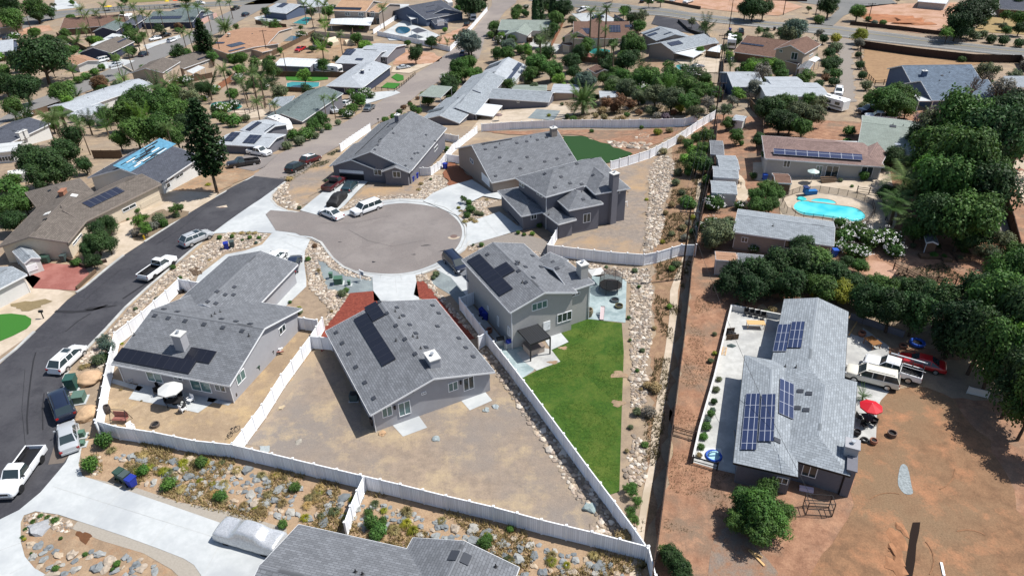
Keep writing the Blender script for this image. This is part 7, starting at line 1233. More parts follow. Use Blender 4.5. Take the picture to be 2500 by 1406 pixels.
for px, kd, lb in (([(60, 292), (150, 262)], 'wood', 'wooden fence by the far left driveway'), ([(140, 90), (215, 128)], 'wood', 'wooden fence left of the slate-blue far house'), ([(330, 100), (420, 70)], 'wall', 'pale low wall on the far street side'), ([(300, 165), (345, 190)], 'wall', 'short pale wall left of the two-storey tan house'), ([(425, 210), (520, 190)], 'wood', 'wooden fence below the tan solar house'), ([(625, 60), (700, 70)], 'wood', 'wooden fence behind the small teal pool'), ([(500, 290), (600, 282), (650, 262)], 'rail', 'dark rail fence beside the green-blue pool'), ([(1205, 100), (1300, 104)], 'wood', 'wooden fence in front of the pale green roof'), ([(1285, 60), (1290, 110)], 'wood', 'short wooden fence by the cypress trees'), ([(1400, 150), (1540, 158)], 'wood', 'dark wooden fence below the palm garden'), ([(1560, 70), (1548, 160)], 'wood', 'wooden fence left of the solar arrays house'), ([(1765, 150), (1762, 250)], 'wood', 'wooden fence behind the utility poles'), ([(2020, 200), (2030, 110)], 'wood', 'wooden fence along the gravel track'), ([(860, 92), (870, 30)], 'wood', 'wooden fence beside the two-storey metal patio house'), ([(230, 30), (440, 22)], 'rail', 'rail fence along the far highway'), ([(0, 150), (130, 145)], 'wood', 'wooden fence behind the big dark trees'), ([(0, 270), (60, 232)], 'wall', 'low pale wall beside the far left street'), ([(1830, 262), (1860, 300), (1862, 380)], 'wood', 'wooden fence beside the shed garden')):
    F(px, lb, kind=kd, h=.8 if kd == 'wall' else 1.7, m=WALLC['cream'] if kd == 'wall' else None)
for i, (x, y, c, k, nx, ny, lb) in enumerate(((420, 100, 'white', 'suv', 430, 96, 'white car at the end of the far driveway'), (283, 159, 'silver', 'sedan', 272, 162, 'silver car on the pale driveway apron'), (1700, 165, 'grey', 'sedan', 1712, 162, 'grey car on the far concrete patio'), (985, 165, 'silver', 'sedan', 997, 163, 'silver car on the tan far driveway'), (1460, 45, 'navy', 'suv', 1470, 42, 'navy car on the pale driveway below the highway'))): car(k, c, (x, y), (nx, ny), lb, 'car', full=True)
# ================================================================== STONES
def inp(x, y, P): return inpoly(x, y, P)
cobbles([(517, 588), (556, 568), (655, 572), (638, 592), (600, 606), (550, 614), (486, 662), (470, 684), (430, 678), (400, 705), (345, 758), (278, 808), (268, 860), (250, 900), (215, 895), (192, 884), (206, 866), (262, 814), (313, 758), (368, 704), (438, 646), (482, 612)], 'tan river cobbles between the dark street and white fence', (.11, .24), 1.2)
cobbles([(745, 612), (758, 590), (783, 597), (797, 615), (812, 634), (840, 658), (876, 673), (908, 681), (905, 686), (863, 678), (825, 668), (786, 638), (776, 636), (784, 665), (799, 706), (850, 718), (840, 738), (820, 765), (795, 800), (790, 785), (805, 757), (782, 730), (755, 702), (748, 660)], 'tan river cobbles beside the cul-de-sac and blue gravel', (.11, .24), 1.2)
cobbles([(1014, 674), (1040, 668), (1072, 715), (1110, 755), (1170, 820), (1160, 826), (1106, 770), (1050, 705), (1036, 686), (1020, 688)], 'tan river cobbles right of the centre house', (.11, .22), 1.2); cobbles([(1170, 856), (1190, 846), (1262, 935), (1350, 1045), (1440, 1160), (1525, 1275), (1500, 1320), (1432, 1292), (1462, 1265), (1405, 1215), (1345, 1120), (1306, 1056), (1225, 935)], 'tan river cobbles along the shaded vinyl fence', (.14, .3))
cobbles([(1621, 376), (1650, 399), (1629, 478), (1616, 509), (1624, 534), (1606, 601), (1573, 621), (1577, 542), (1586, 478), (1582, 427), (1598, 391)], 'pale cobble bank beside the gravelly yard', (.16, .3), 1.15); cobbles([(1519, 656), (1586, 654), (1593, 708), (1588, 784), (1593, 828), (1577, 892), (1582, 956), (1568, 994), (1542, 994), (1540, 854), (1537, 740), (1545, 700), (1519, 678), (1470, 668), (1430, 650), (1370, 640), (1372, 632), (1450, 645)], 'pale cobble bank running beside the lawn', (.13, .27), 1.15); cobbles([(1548, 1060), (1582, 1090), (1575, 1175), (1560, 1190), (1522, 1160), (1535, 1110)], 'pale cobbles at the lower end of the lawn strip', (.15, .28))
cobbles([(683, 455), (704, 447), (698, 465), (722, 494), (743, 507), (735, 512), (698, 509), (669, 493), (667, 474)], 'stones at the driveway corner by the apron', (.14, .34)); cobbles([(830, 511), (863, 489), (927, 479), (1019, 473), (1030, 447), (1055, 426), (1080, 430), (1097, 453), (1055, 472), (1033, 487), (953, 487), (876, 505)], 'tan cobbles in front of the gabled grey house', (.11, .22), 1.2); cobbles([(1144, 547), (1113, 513), (1160, 490), (1219, 489), (1180, 508), (1198, 522)], 'tan cobbles on the island between two driveways', (.11, .22), 1.2); cobbles([(1145, 600), (1160, 597), (1230, 612), (1180, 612), (1140, 612)], 'cobbles beside the lower driveway edge', (.1, .2)); cobbles([(1270, 622), (1300, 612), (1335, 620), (1330, 630)], 'cobbles behind the two-storey pale house', (.12, .22))
cobbles([(62, 1262), (87, 1252), (143, 1260), (180, 1278), (170, 1300), (120, 1292), (60, 1300)], 'pale cobbles on the near island', (.08, .2)); cobbles([(1478, 345), (1590, 352), (1580, 366), (1500, 360)], 'rock pile behind the dark turf', (.25, .6), 1.1); cobbles([(210, 1125), (240, 1110), (250, 1150), (225, 1165)], 'cobbles at the near driveway shrubs', (.1, .22)); cobbles([(1560, 320), (1600, 330), (1590, 345), (1550, 340)], 'small rock scatter on the red slope', (.15, .3), .6)
patch_px = [(260, 1105), (560, 1135), (860, 1215), (1200, 1300), (1545, 1385), (1555, 1440), (1260, 1440), (1225, 1365), (1100, 1320), (730, 1270), (560, 1240), (440, 1210), (350, 1180)]
poly = [(p.x, p.y) for p in [G(q) for q in patch_px]]; X_ = [p[0] for p in poly]; Y_ = [p[1] for p in poly]; done = []; cnt = 0
SL = [(150, 154, 156), (164, 166, 165), (138, 143, 146), (176, 174, 168), (190, 172, 150), (156, 160, 160), (128, 134, 138), (184, 170, 154)]
for it in range(6000):
    x, y = prs.uniform(min(X_), max(X_)), prs.uniform(min(Y_), max(Y_)); r = prs.choice((.2, .24, .28, .33, .38, .45, .55))
    if not inpoly(x, y, poly) or any((x-a)**2+(y-b)**2 < (.78*(r+c))**2 for a, b, c in done): continue
    u = prj((x, y, 0)); 
    if noise.noise(Vector((x*.35, y*.35, 2))) < -.12 and u[0] < 1100: continue
    done.append((x, y, r)); cnt += 1; boulder((x, y, 0), r, prs.choice(SL), 'grey slate boulder lying on the dry bank below the long fence', 'slate boulders on the bank', fl=1.1, world=True)
    if cnt >= 300: break
rest = MB(); rn = random.Random(9)
isl = [(70, 1300), (120, 1300), (300, 1345), (400, 1395), (420, 1440), (150, 1440), (90, 1385), (62, 1345)]; ip = [(p.x, p.y) for p in [G(q) for q in isl]]; d2 = []
for it in range(900):
    x, y = prs.uniform(min(p[0] for p in ip), max(p[0] for p in ip)), prs.uniform(min(p[1] for p in ip), max(p[1] for p in ip)); r = prs.choice((.25, .32, .4, .5))
    if not inpoly(x, y, ip) or any((x-a)**2+(y-b)**2 < (.8*(r+c))**2 for a, b, c in d2) or prj((x, y, 0))[1] < 1318+.12*prj((x, y, 0))[0]: continue
    d2.append((x, y, r)); boulder((x, y, 0), r, prs.choice(SL), 'grey stone on the planted island beside the near driveway', 'stones on the planted island', world=True)
    if len(d2) > 50: break
boulder((95, 1290), .85, (170, 172, 176), 'large pale grey boulder on the near island'); bigboulder((216, 930), 1.75, 1.15, 1.3, .2, (204, 172, 140), 'huge tan boulder beside the curved white fence'); bigboulder((214, 1016), 1.35, 1.0, 1.2, 1.2, (204, 172, 138), 'second huge tan boulder below the utility boxes')
for p, r, c, lb in (((687, 995), .4, (196, 178, 150), 'tan stone in the yard left of the centre house'), ((729, 1080), .4, (170, 164, 154), 'grey-tan stone in the lower left yard'), ((645, 1098), .5, (170, 178, 180), 'flat grey stone beside the long fence'), ((933, 1058), .5, (206, 170, 134), 'round tan boulder in front of the slab'), ((1066, 1071), .4, (162, 172, 174), 'square grey stone in the dry yard'), ((1188, 1001), .35, (160, 170, 172), 'grey stone left of its neighbour by the slab'), ((1211, 993), .33, (160, 170, 174), 'grey stone by the right slab'), ((1441, 1240), .65, (150, 166, 168), 'flat slate slab on the cobbles')): boulder(p, r, c, lb)
# ================================================================== PLANTS
plants('''
# far left block
broad 95 135 62 dark; broad 60 150 40 dark; broad 150 225 36 mid; broad 28 262 30 mid; dense 60 215 45 dark; dense 10 205 35 dark; broad 30 45 34 mid; dense 85 20 34 mid; bare 88 12 26 grey; broad 20 10 35 dark; broad 120 30 16 dark
dense 90 38 20 dark; broad 240 200 22 rust; shrub 235 215 14 olive; shrub 35 155 16 mid; shrub 10 170 18 mid; broad 220 100 14 mid; shrub 185 120 12 mid; broad 160 80 14 mid; shrub 150 95 14 mid
queen 195 22 14 palm; queen 207 35 14 palm; queen 235 30 13 palm; queen 250 12 13 palm; queen 290 50 13 palm; queen 322 15 15 palm; queen 345 30 14 palm; queen 360 35 12 palm; queen 205 68 13 palm; queen 295 12 12 palm; queen 455 18 16 palm; queen 480 15 14 palm; queen 505 25 12 palm
queen 330 82 15 palm; queen 348 88 14 palm; queen 312 125 16 palm; queen 280 140 13 palm; queen 390 30 12 palm; queen 445 78 14 palm; queen 462 82 14 palm; queen 478 90 12 palm; queen 545 170 19 palm; queen 612 175 22 palm; queen 632 190 18 palm; queen 590 195 16 palm; queen 535 3 12 palm; queen 560 5 12 palm; queen 740 8 12 palm; queen 757 14 12 palm; queen 775 3 12 palm
queen 792 10 16 palm; queen 933 18 15 palm; queen 812 240 15 palm; fan 376 213 22 palm .4; fan 148 280 30 palm .42; date 549 68 22 palm; date 1424 245 40 palm; fan 1443 25 15 palm; fan 1465 35 17 palm; queen 1478 72 15 palm; fan 1482 18 14 palm; queen 1400 88 14 palm; fan 1320 95 12 palm; fan 1500 110 12 palm
pine 494 92 24 dark 1.0; pine 497 342 52 dark 1.05; yucca 300 190 16 mid; shrub 480 120 14 mid; shrub 495 118 10 yellow; shrub 435 130 16 hedge; shrub 455 128 16 hedge; shrub 424 133 12 hedge; shrub 435 65 14 rust; dense 450 -6 20 mid; dense 565 140 12 mid; dense 590 143 20 hedge; dense 570 150 14 hedge; 
shrub 170 205 14 hedge; shrub 190 195 15 hedge; shrub 210 186 15 hedge; shrub 230 176 15 hedge; shrub 248 165 13 hedge; shrub 282 142 14 mid; shrub 235 135 14 mid
shrub 255 198 12 mid; broad 225 300 10 mid; shrub 245 305 14 blue; shrub 205 290 10 mid
# big tree group
broad 300 275 42 mid; broad 345 245 44 mid; broad 395 255 46 mid; broad 330 320 44 mid; broad 385 315 46 mid; broad 435 270 40 mid; broad 430 330 34 mid; broad 290 340 28 mid; airy 460 235 30 olive; broad 425 225 26 mid; dense 450 300 30 dark; shrub 470 290 24 mid; broad 505 215 20 dark; banana 510 215 26 dark; banana 640 215 26 dark; banana 665 208 24 dark; banana 600 220 20 dark; broad 665 170 22 mid
broad 120 400 52 dark; broad 75 385 42 dark; broad 155 370 40 dark; broad 180 335 36 dark; broad 95 430 40 dark; broad 205 400 25 dark; broad 150 420 36 dark; shrub 10 455 34 mid; shrub 45 470 30 mid; shrub 30 440 28 mid; dense 20 505 42 mid; broad 60 500 26 mid; dense 30 540 36 dark; broad 300 415 24 dark; broad 260 430 20 dark; broad 320 400 20 dark; shrub 245 440 14 dark; dense 285 420 22 dark
broad 240 560 28 dark; broad 262 545 26 dark; broad 235 590 34 dark; broad 265 595 26 dark; broad 212 610 24 dark; broad 225 635 22 dark; shrub 85 598 30 olive; shrub 75 612 18 mid; shrub 185 640 16 mid; bare 220 420 14 grey; shrub 140 620 8 mid
airy 340 535 26 bright; airy 355 555 20 hedge; shrub 388 535 22 olive; shrub 400 545 16 mid; airy 425 510 18 hedge; shrub 440 505 12 mid; shrub 330 570 14 grey; shrub 358 560 14 dark; shrub 405 548 8 dark; shrub 430 525 12 olive; shrub 332 515 12 mid; shrub 305 530 6 mid; shrub 312 535 5 mid; tuft 508 450 10 yellow; shrub 375 550 18 grey
shrub 570 295 26 hedge; shrub 545 290 22 mid; shrub 600 290 16 olive; shrub 525 280 14 mid; dense 495 360 10 dark; shrub 660 310 12 mid
# along the uphill street
shrub 700 355 18 olive; shrub 730 345 20 olive; broad 785 290 24 mid; broad 765 305 20 mid; shrub 745 330 26 mid; shrub 715 330 22 hedge; shrub 690 345 16 grey; shrub 755 320 18 mid; shrub 770 332 14 olive; flower 872 240 22 mid; flower 890 225 20 mid; shrub 860 265 20 hedge; shrub 838 275 18 mid; shrub 880 250 18 mid; flower 850 280 16 dark; shrub 825 300 12 olive; shrub 800 310 14 mid; flower 905 232 14 mid; shrub 785 320 10 grey
shrub 940 292 12 hedge; shrub 962 285 14 hedge; shrub 975 275 12 dark; shrub 990 283 10 yellow; shrub 1010 265 14 mid; shrub 1022 270 12 hedge; shrub 985 262 10 rust; shrub 1035 250 10 mid; shrub 1020 240 7 rust; shrub 1002 255 8 mid; shrub 975 292 8 mid; shrub 1050 248 12 dark; shrub 1000 250 6 rust
# street top centre
dense 1144 100 36 blue; dense 1150 110 28 blue; dense 1120 165 30 hedge; dense 1145 155 26 hedge; shrub 1108 190 26 mid; shrub 1090 200 18 olive; dense 1135 180 20 hedge; broad 1150 10 34 dark; shrub 1130 5 26 dark; shrub 1170 15 22 dark; broad 1205 65 18 mid; shrub 1200 85 14 mid; broad 1240 110 20 blue; broad 1215 130 18 mid; dense 1250 95 14 mid
cypress 1308 20 14 dark .9; cypress 1320 22 12 dark .9; cypress 1350 12 12 dark .9; dense 1375 20 28 dark; broad 1340 10 22 dark; shrub 1265 20 14 mid; shrub 1258 38 16 hedge; shrub 1285 35 12 dark; broad 1360 45 22 mid; broad 1350 70 18 mid; shrub 1345 85 14 mid; yucca 1328 45 9 mid; dense 1278 30 10 mid
broad 1240 130 22 mid; broad 1270 120 12 mid; shrub 1285 118 18 hedge; dense 1310 155 32 mid; dense 1325 135 26 mid; dense 1345 170 30 mid; dense 1300 180 24 mid; shrub 1290 200 14 olive; dense 1395 150 26 dark; dense 1400 175 22 dark; dense 1430 125 12 dark; dense 1425 195 30 blue; broad 1440 205 22 blue; shrub 1362 185 20 mid; broad 1550 110 28 mid; broad 1535 95 22 mid; dense 1548 135 20 dark; shrub 1470 155 14 dark; shrub 1490 140 16 dark; airy 1495 105 20 mid; cypress 1522 115 10 dark .7; shrub 1545 148 9 mid; broad 1500 175 16 mid; broad 1480 170 18 dark; broad 1515 160 18 dark; banana 1465 135 14 mid; banana 1450 140 12 dark; shrub 1430 145 10 mid; shrub 1525 25 18 dark; airy 1565 38 22 olive; airy 1545 42 16 grey; shrub 1560 65 16 hedge; shrub 1555 48 14 mid; shrub 1505 50 10 blue; airy 1690 52 14 olive; airy 1718 62 16 olive; airy 1852 75 13 mid; broad 1840 15 32 dark; broad 1865 20 26 dark; broad 1820 22 22 dark
dense 1500 205 26 olive; dense 1530 215 30 olive; dense 1560 195 28 mid; dense 1590 190 34 mid; dense 1620 205 36 mid; dense 1650 190 32 mid; dense 1680 210 34 mid; dense 1600 230 34 olive; dense 1640 240 36 olive; dense 1680 250 30 mid; dense 1710 220 26 mid; airy 1700 270 26 olive; dense 1560 235 22 olive; broad 1565 180 20 hedge; banana 1685 185 20 dark; broad 1720 195 20 mid; airy 1730 250 22 grey; dense 1490 215 20 olive; airy 1515 245 26 rust; airy 1480 250 20 rust; shrub 1500 265 18 rust; shrub 1540 255 18 rust; shrub 1470 270 16 dry; shrub 1590 270 20 olive; shrub 1560 275 12 rust; shrub 1530 280 10 mid; shrub 1660 265 18 yellow; shrub 1645 275 12 rust; shrub 1605 285 16 grey; shrub 1625 285 14 purple; shrub 1520 290 12 dry; shrub 1475 285 12 dry; shrub 1385 285 10 dark; shrub 1400 290 12 mid; shrub 1570 250 10 dark; shrub 1455 282 10 dry; airy 1770 265 24 olive; airy 1790 245 20 grey; shrub 1740 270 18 olive
shrub 1445 320 8 mid; shrub 1566 312 8 mid; shrub 1605 322 14 yellow; shrub 1635 318 12 dry; shrub 1340 282 7 yellow; shrub 1372 255 7 olive
# right of poles
airy 1720 330 26 mid; shrub 1700 335 18 mid; dense 1715 365 24 mid; dense 1700 395 34 mid; dense 1720 400 30 dark; shrub 1690 370 22 bright; shrub 1680 350 18 mid; shrub 1670 385 16 bright; shrub 1662 340 16 dry; shrub 1655 420 16 olive; shrub 1680 420 18 mid; shrub 1650 445 14 olive; shrub 1665 470 12 olive; shrub 1675 492 24 mid; shrub 1690 500 16 mid; shrub 1640 500 12 dry; shrub 1625 520 10 dry; shrub 1680 545 12 grey; shrub 1690 530 10 yellow; shrub 1668 555 12 dry; shrub 1672 580 14 grey; shrub 1690 565 10 dark; shrub 1640 570 10 olive; shrub 1618 590 8 yellow; shrub 1578 487 6 yellow; shrub 1650 645 14 olive; shrub 1640 655 12 mid; shrub 1620 370 14 dry
flower 1745 495 30 mid; flower 1740 545 26 mid; flower 1710 550 18 mid; dense 1750 570 44 olive; dense 1765 560 38 olive; dense 1740 590 30 olive; shrub 1780 540 18 olive; broad 1845 478 26 mid; broad 1870 460 28 mid; broad 1890 475 26 mid; broad 1850 500 26 mid; broad 1880 500 24 mid; flower 1805 500 18 mid; shrub 1840 430 14 dark; shrub 1800 445 8 rust; shrub 1725 440 18 mid; broad 1850 340 20 dark; broad 1870 380 16 mid; bare 1810 450 12 grey
broad 1840 215 26 grey; bare 1850 190 40 grey; bare 1830 240 30 grey; airy 1860 175 30 grey; broad 1870 160 22 hedge; broad 1840 160 24 mid; broad 1900 165 22 mid; broad 1820 165 18 mid; dense 1880 265 40 dark; dense 1915 255 36 mid; dense 1950 275 36 olive; dense 1985 280 34 olive; dense 1905 295 36 dark; dense 1960 310 30 mid; airy 2005 250 24 olive; dense 1930 300 30 dark; broad 1800 330 22 mid; broad 1790 300 16 olive; shrub 1810 350 10 mid; dense 1975 245 24 mid; shrub 2075 320 20 mid; shrub 2068 345 14 mid; 
# street corner right top
broad 1940 70 34 blue; broad 1930 85 26 olive; airy 2000 80 16 grey; shrub 2040 95 18 yellow; shrub 2042 115 20 olive; shrub 2040 150 22 dark; shrub 2038 180 22 mid; shrub 2035 200 18 dark; broad 2100 85 20 yellow; broad 2098 105 14 grey; shrub 2095 135 12 dark; shrub 2100 160 16 dark; shrub 2105 185 16 dark; shrub 2115 210 20 olive; dense 2025 15 30 dark; shrub 2000 48 18 mid; shrub 2120 46 10 mid; shrub 2135 58 12 blue; shrub 2155 56 12 mid; dense 2025 130 18 dark; dense 2010 95 14 dark; shrub 2000 205 16 dark; shrub 2015 190 14 rust; shrub 1950 55 12 yellow
broad 2360 40 46 deep; broad 2385 25 44 deep; broad 2340 60 36 deep; broad 2410 10 30 dark; shrub 2335 82 14 olive; shrub 2380 88 18 olive; shrub 2420 95 18 dark; shrub 2450 100 18 dark; shrub 2490 105 18 dark; broad 2490 45 20 mid; broad 2480 10 20 dark; shrub 2400 85 16 olive
broad 2160 240 40 mid; broad 2200 235 40 mid; broad 2180 255 36 mid; shrub 2125 245 26 mid; broad 2215 262 26 mid; shrub 2110 260 18 olive; bare 2370 215 60 grey; bare 2420 200 46 grey; bare 2350 190 40 purple; airy 2410 170 36 olive; airy 2450 220 40 grey; shrub 2300 130 8 mid; shrub 2350 145 12 mid; shrub 2500 160 16 grey; bare 2460 240 36 purple; airy 2480 185 24 olive; shrub 2225 225 14 olive; shrub 2240 180 8 mid
''')
plants('''
# dark tree mass on the right
airy 2280 310 60 olive 1.2; broad 2330 300 74 mid 1.35; broad 2420 330 80 dark 1.35; broad 2290 370 70 mid 1.3; broad 2370 400 84 mid 1.4; broad 2450 290 60 dark 1.3; broad 2500 330 70 deep 1.3; broad 2310 450 74 mid 1.3; broad 2400 470 80 dark 1.3; broad 2290 520 62 dark 1.2; broad 2360 530 74 mid 1.2; broad 2420 400 50 mid 1.3; broad 2250 340 42 dark 1.2; broad 2340 350 50 hedge 1.5; broad 2430 430 44 mid 1.3; airy 2260 420 44 bright 1.6; airy 2440 360 50 olive 1.8; airy 2330 470 50 hedge 1.7; airy 2350 260 44 olive 1.2; dense 2490 250 44 deep; dense 2450 265 40 dark; broad 2400 570 40 dark; broad 2240 560 34 mid; dense 2360 590 34 dark; broad 2270 300 36 purple 1.2; broad 2380 330 40 dark 1.5; broad 2300 410 40 dark 1.5
queen 2215 430 58 palm .4; queen 2245 455 50 palm .4; queen 2195 480 46 mid .4; queen 2185 505 40 mid .4; queen 2235 400 50 palm .4; broad 2180 380 30 dark; dense 2250 470 40 dark; broad 2165 470 26 dark; queen 2215 540 34 palm .4; dense 2270 400 40 dark
flower 2055 545 22 mid; flower 2060 575 30 mid; flower 2095 560 34 mid; flower 2125 580 36 mid; flower 2165 580 40 mid; flower 2080 610 28 hedge; flower 2050 600 22 mid; flower 2185 610 28 mid; flower 2105 615 26 mid; shrub 2045 545 18 mid; flower 1895 612 18 mid; flower 1840 605 16 mid; flower 1885 615 12 mid; shrub 2110 430 18 hedge; shrub 2080 455 6 mid; broad 1775 300 18 mid; shrub 1930 425 8 mid; shrub 2052 440 8 olive
broad 1800 665 40 deep; broad 1850 660 44 dark; broad 1900 640 50 dark; broad 1950 640 54 dark; broad 2000 645 50 mid; broad 2040 670 46 dark; broad 1770 690 34 deep; broad 1830 700 42 deep; broad 1880 690 44 dark; broad 1940 690 50 dark; broad 2000 700 44 mid; broad 2050 710 36 yellow; broad 2080 700 38 dark; broad 2110 720 34 dark; broad 1995 715 22 yellow; dense 1960 600 36 dark; dense 2070 640 22 dark; dense 2100 650 24 mid
dense 2120 735 50 dark 1.3; dense 2090 690 34 dark; dense 2140 690 30 mid; dense 2200 700 34 dark; dense 2260 700 30 dark; dense 2180 755 54 deep 1.3; dense 2240 760 54 dark 1.4; dense 2300 740 56 dark 1.4; dense 2160 710 40 mid 1.2; dense 2230 715 44 dark 1.2; broad 2340 790 66 deep 1.4; broad 2370 720 60 dark 1.4; broad 2400 820 70 dark 1.5; broad 2450 740 80 mid 1.4; broad 2490 660 60 mid 1.4; broad 2440 860 70 mid 1.6; broad 2500 790 80 dark 1.6; broad 2490 925 70 dark 1.6; broad 2500 860 60 hedge 1.8; broad 2430 680 50 hedge 1.4; broad 2530 980 66 mid 1.7; dense 2480 620 40 mid; airy 2450 590 36 olive; airy 2430 620 30 olive; airy 2400 615 24 olive; dense 2320 830 44 deep 1.3; broad 2580 1040 60 dark 1.8; broad 2470 750 40 bright 1.9; airy 2400 740 50 hedge 1.8; airy 2480 830 56 bright 2.; airy 2350 760 40 olive 1.6; broad 2420 770 36 mid 1.9; broad 2530 900 50 mid 2.
shrub 2265 606 12 mid; shrub 2290 600 10 mid; shrub 2340 602 10 mid; shrub 2355 612 12 mid; shrub 2280 622 12 hedge; shrub 2305 625 9 hedge; shrub 2345 630 10 olive; shrub 2230 600 10 olive; shrub 2420 200 8 mid
# house 8 garden
broad 1860 1245 60 hedge; broad 1820 1230 46 mid; broad 1890 1280 46 hedge; broad 1850 1290 48 mid; broad 1870 1190 34 mid; broad 1800 1270 34 mid; broad 1910 1250 30 mid; shrub 1930 1240 12 hedge; broad 1640 1355 34 dark; broad 1665 1385 36 dark; shrub 1625 1345 24 mid
shrub 1743 980 12 dark; shrub 1735 1010 14 mid; shrub 1725 1040 16 mid; shrub 1718 1065 14 hedge; shrub 1712 1090 12 mid; shrub 1748 950 12 olive; shrub 1755 925 10 olive; shrub 1740 1000 10 blue; shrub 1728 1025 12 blue; shrub 1708 1110 10 dry; shrub 1745 815 8 olive; shrub 1745 862 8 yellow; shrub 1735 880 10 olive; shrub 1800 745 10 olive; shrub 1885 755 14 dry; yucca 2110 967 20 mid; shrub 1870 760 10 olive
# ditch slope
shrub 1634 748 10 bright; shrub 1585 1005 22 grey; shrub 1555 1005 16 olive; shrub 1600 945 20 dry; shrub 1580 940 14 dry; shrub 1535 775 7 mid; shrub 1538 830 6 mid; shrub 1568 855 9 olive; shrub 1540 1042 9 olive; shrub 1575 1085 12 mid; shrub 1530 1100 8 dry; airy 1545 1200 18 hedge; airy 1530 1190 14 hedge; airy 1555 1225 18 hedge; airy 1540 1250 20 hedge; airy 1550 1270 16 hedge; shrub 1545 1185 14 mid; shrub 1520 1310 28 dry .8; shrub 1540 1300 20 dry .8; shrub 1560 700 7 mid; shrub 1598 800 8 dry; shrub 1555 905 8 mid; shrub 1565 950 7 dry; shrub 1550 660 10 olive; shrub 1480 652 7 olive
# house 3 and 2 gardens
shrub 1316 550 10 mid; shrub 1265 568 8 hedge; shrub 1280 572 7 mid; shrub 1300 570 8 bright; shrub 1478 535 7 olive; airy 1133 485 12 mid; shrub 1148 510 16 mid; shrub 1140 525 12 mid; shrub 1165 520 10 olive; tuft 1135 540 10 straw; tuft 1150 535 10 dry; tuft 1125 515 8 dry; tuft 1160 540 10 straw; shrub 1145 495 12 hedge; shrub 1175 522 9 olive; shrub 1120 508 7 yellow; tuft 1188 487 7 dry; tuft 1028 448 9 dry; tuft 1022 462 8 dry; shrub 1052 438 5 mid; shrub 1175 598 9 mid; shrub 1210 605 11 olive; shrub 1155 598 5 olive; shrub 918 438 5 mid; tuft 707 435 14 straw; shrub 797 442 7 olive; shrub 731 507 7 olive; shrub 1378 415 6 mid; shrub 1090 365 12 hedge
shrub 1065 668 12 olive; shrub 1058 678 8 olive; shrub 768 600 9 rust; shrub 752 632 9 hedge; airy 778 660 8 dry; shrub 835 716 14 olive; shrub 845 708 10 hedge; shrub 730 760 12 olive; shrub 708 737 6 mid; shrub 810 760 6 dry; shrub 730 752 8 yellow
# house 6 corner and street side
shrub 536 580 9 mid; shrub 566 578 8 hedge; shrub 610 580 8 hedge; shrub 632 580 7 hedge; shrub 592 586 5 mid; shrub 625 592 6 blue; tuft 590 568 9 straw; tuft 607 568 9 straw; tuft 622 568 9 straw; tuft 570 570 8 straw; tuft 512 634 6 straw; shrub 440 678 6 mid; airy 385 732 12 blue; airy 395 728 10 blue; airy 258 845 26 blue; airy 250 830 20 blue; shrub 240 878 22 olive; shrub 255 870 18 dark; tuft 215 890 12 dry; tuft 200 895 12 dry; shrub 331 753 7 olive; shrub 423 652 9 mid; shrub 440 676 5 olive; tuft 295 950 6 dry; tuft 345 978 4 dry; shrub 460 708 4 mid; tuft 298 838 6 yellow
''')
for x, y, r, c in ((255, 1075, 28, 'mid'), (221, 1133, 28, 'hedge'), (348, 1148, 19, 'hedge'), (409, 1180, 24, 'hedge'), (491, 1127, 19, 'mid'), (538, 1210, 20, 'mid'), (721, 1188, 17, 'mid'), (690, 1280, 18, 'mid'), (237, 1078, 12, 'mid'), (1245, 1290, 12, 'hedge'), (1183, 1325, 22, 'mid'), (1192, 1312, 14, 'hedge')): plant('shrub', x, y, r, c, 1.1)
for x, y, r in ((905, 1275, 26), (925, 1295, 26), (900, 1250, 16), (935, 1272, 16), (915, 1310, 22)): plant('shrub', x, y, r, 'mid', 1.2)
for x, y, r in ((134, 1268, 14), (115, 1262, 9), (98, 1258, 9), (80, 1272, 9), (62, 1290, 7), (54, 1310, 7)): plant('tuft', x, y, r, 'mid')
for x, y, r, c in ((148, 1313, 6, 'mid'), (76, 1350, 5, 'mid'), (135, 1388, 12, 'mid'), (285, 1375, 11, 'hedge'), (275, 1390, 8, 'mid'), (208, 1352, 8, 'mid'), (60, 1315, 6, 'yellow')): plant('shrub', x, y, r, c)
tn = 0
for it in range(4000):
    x, y = prs.uniform(min(X_), max(X_)), prs.uniform(min(Y_), max(Y_)); u = prj((x, y, 0))
    if not inpoly(x, y, poly) or u[1] > 1420: continue
    if any((x-a)**2+(y-b)**2 < (c+.25)**2 for a, b, c in done) and prs.random() < .8: continue
    plant('tuft', u[0], u[1]-8, prs.uniform(8, 19), prs.choice(('dry', 'straw', 'dry', 'olive', 'yellow')), None, 'dry grass tufts on the bank', 'dry grass tuft growing between the stones of the near bank'); tn += 1
    if tn > 75: break
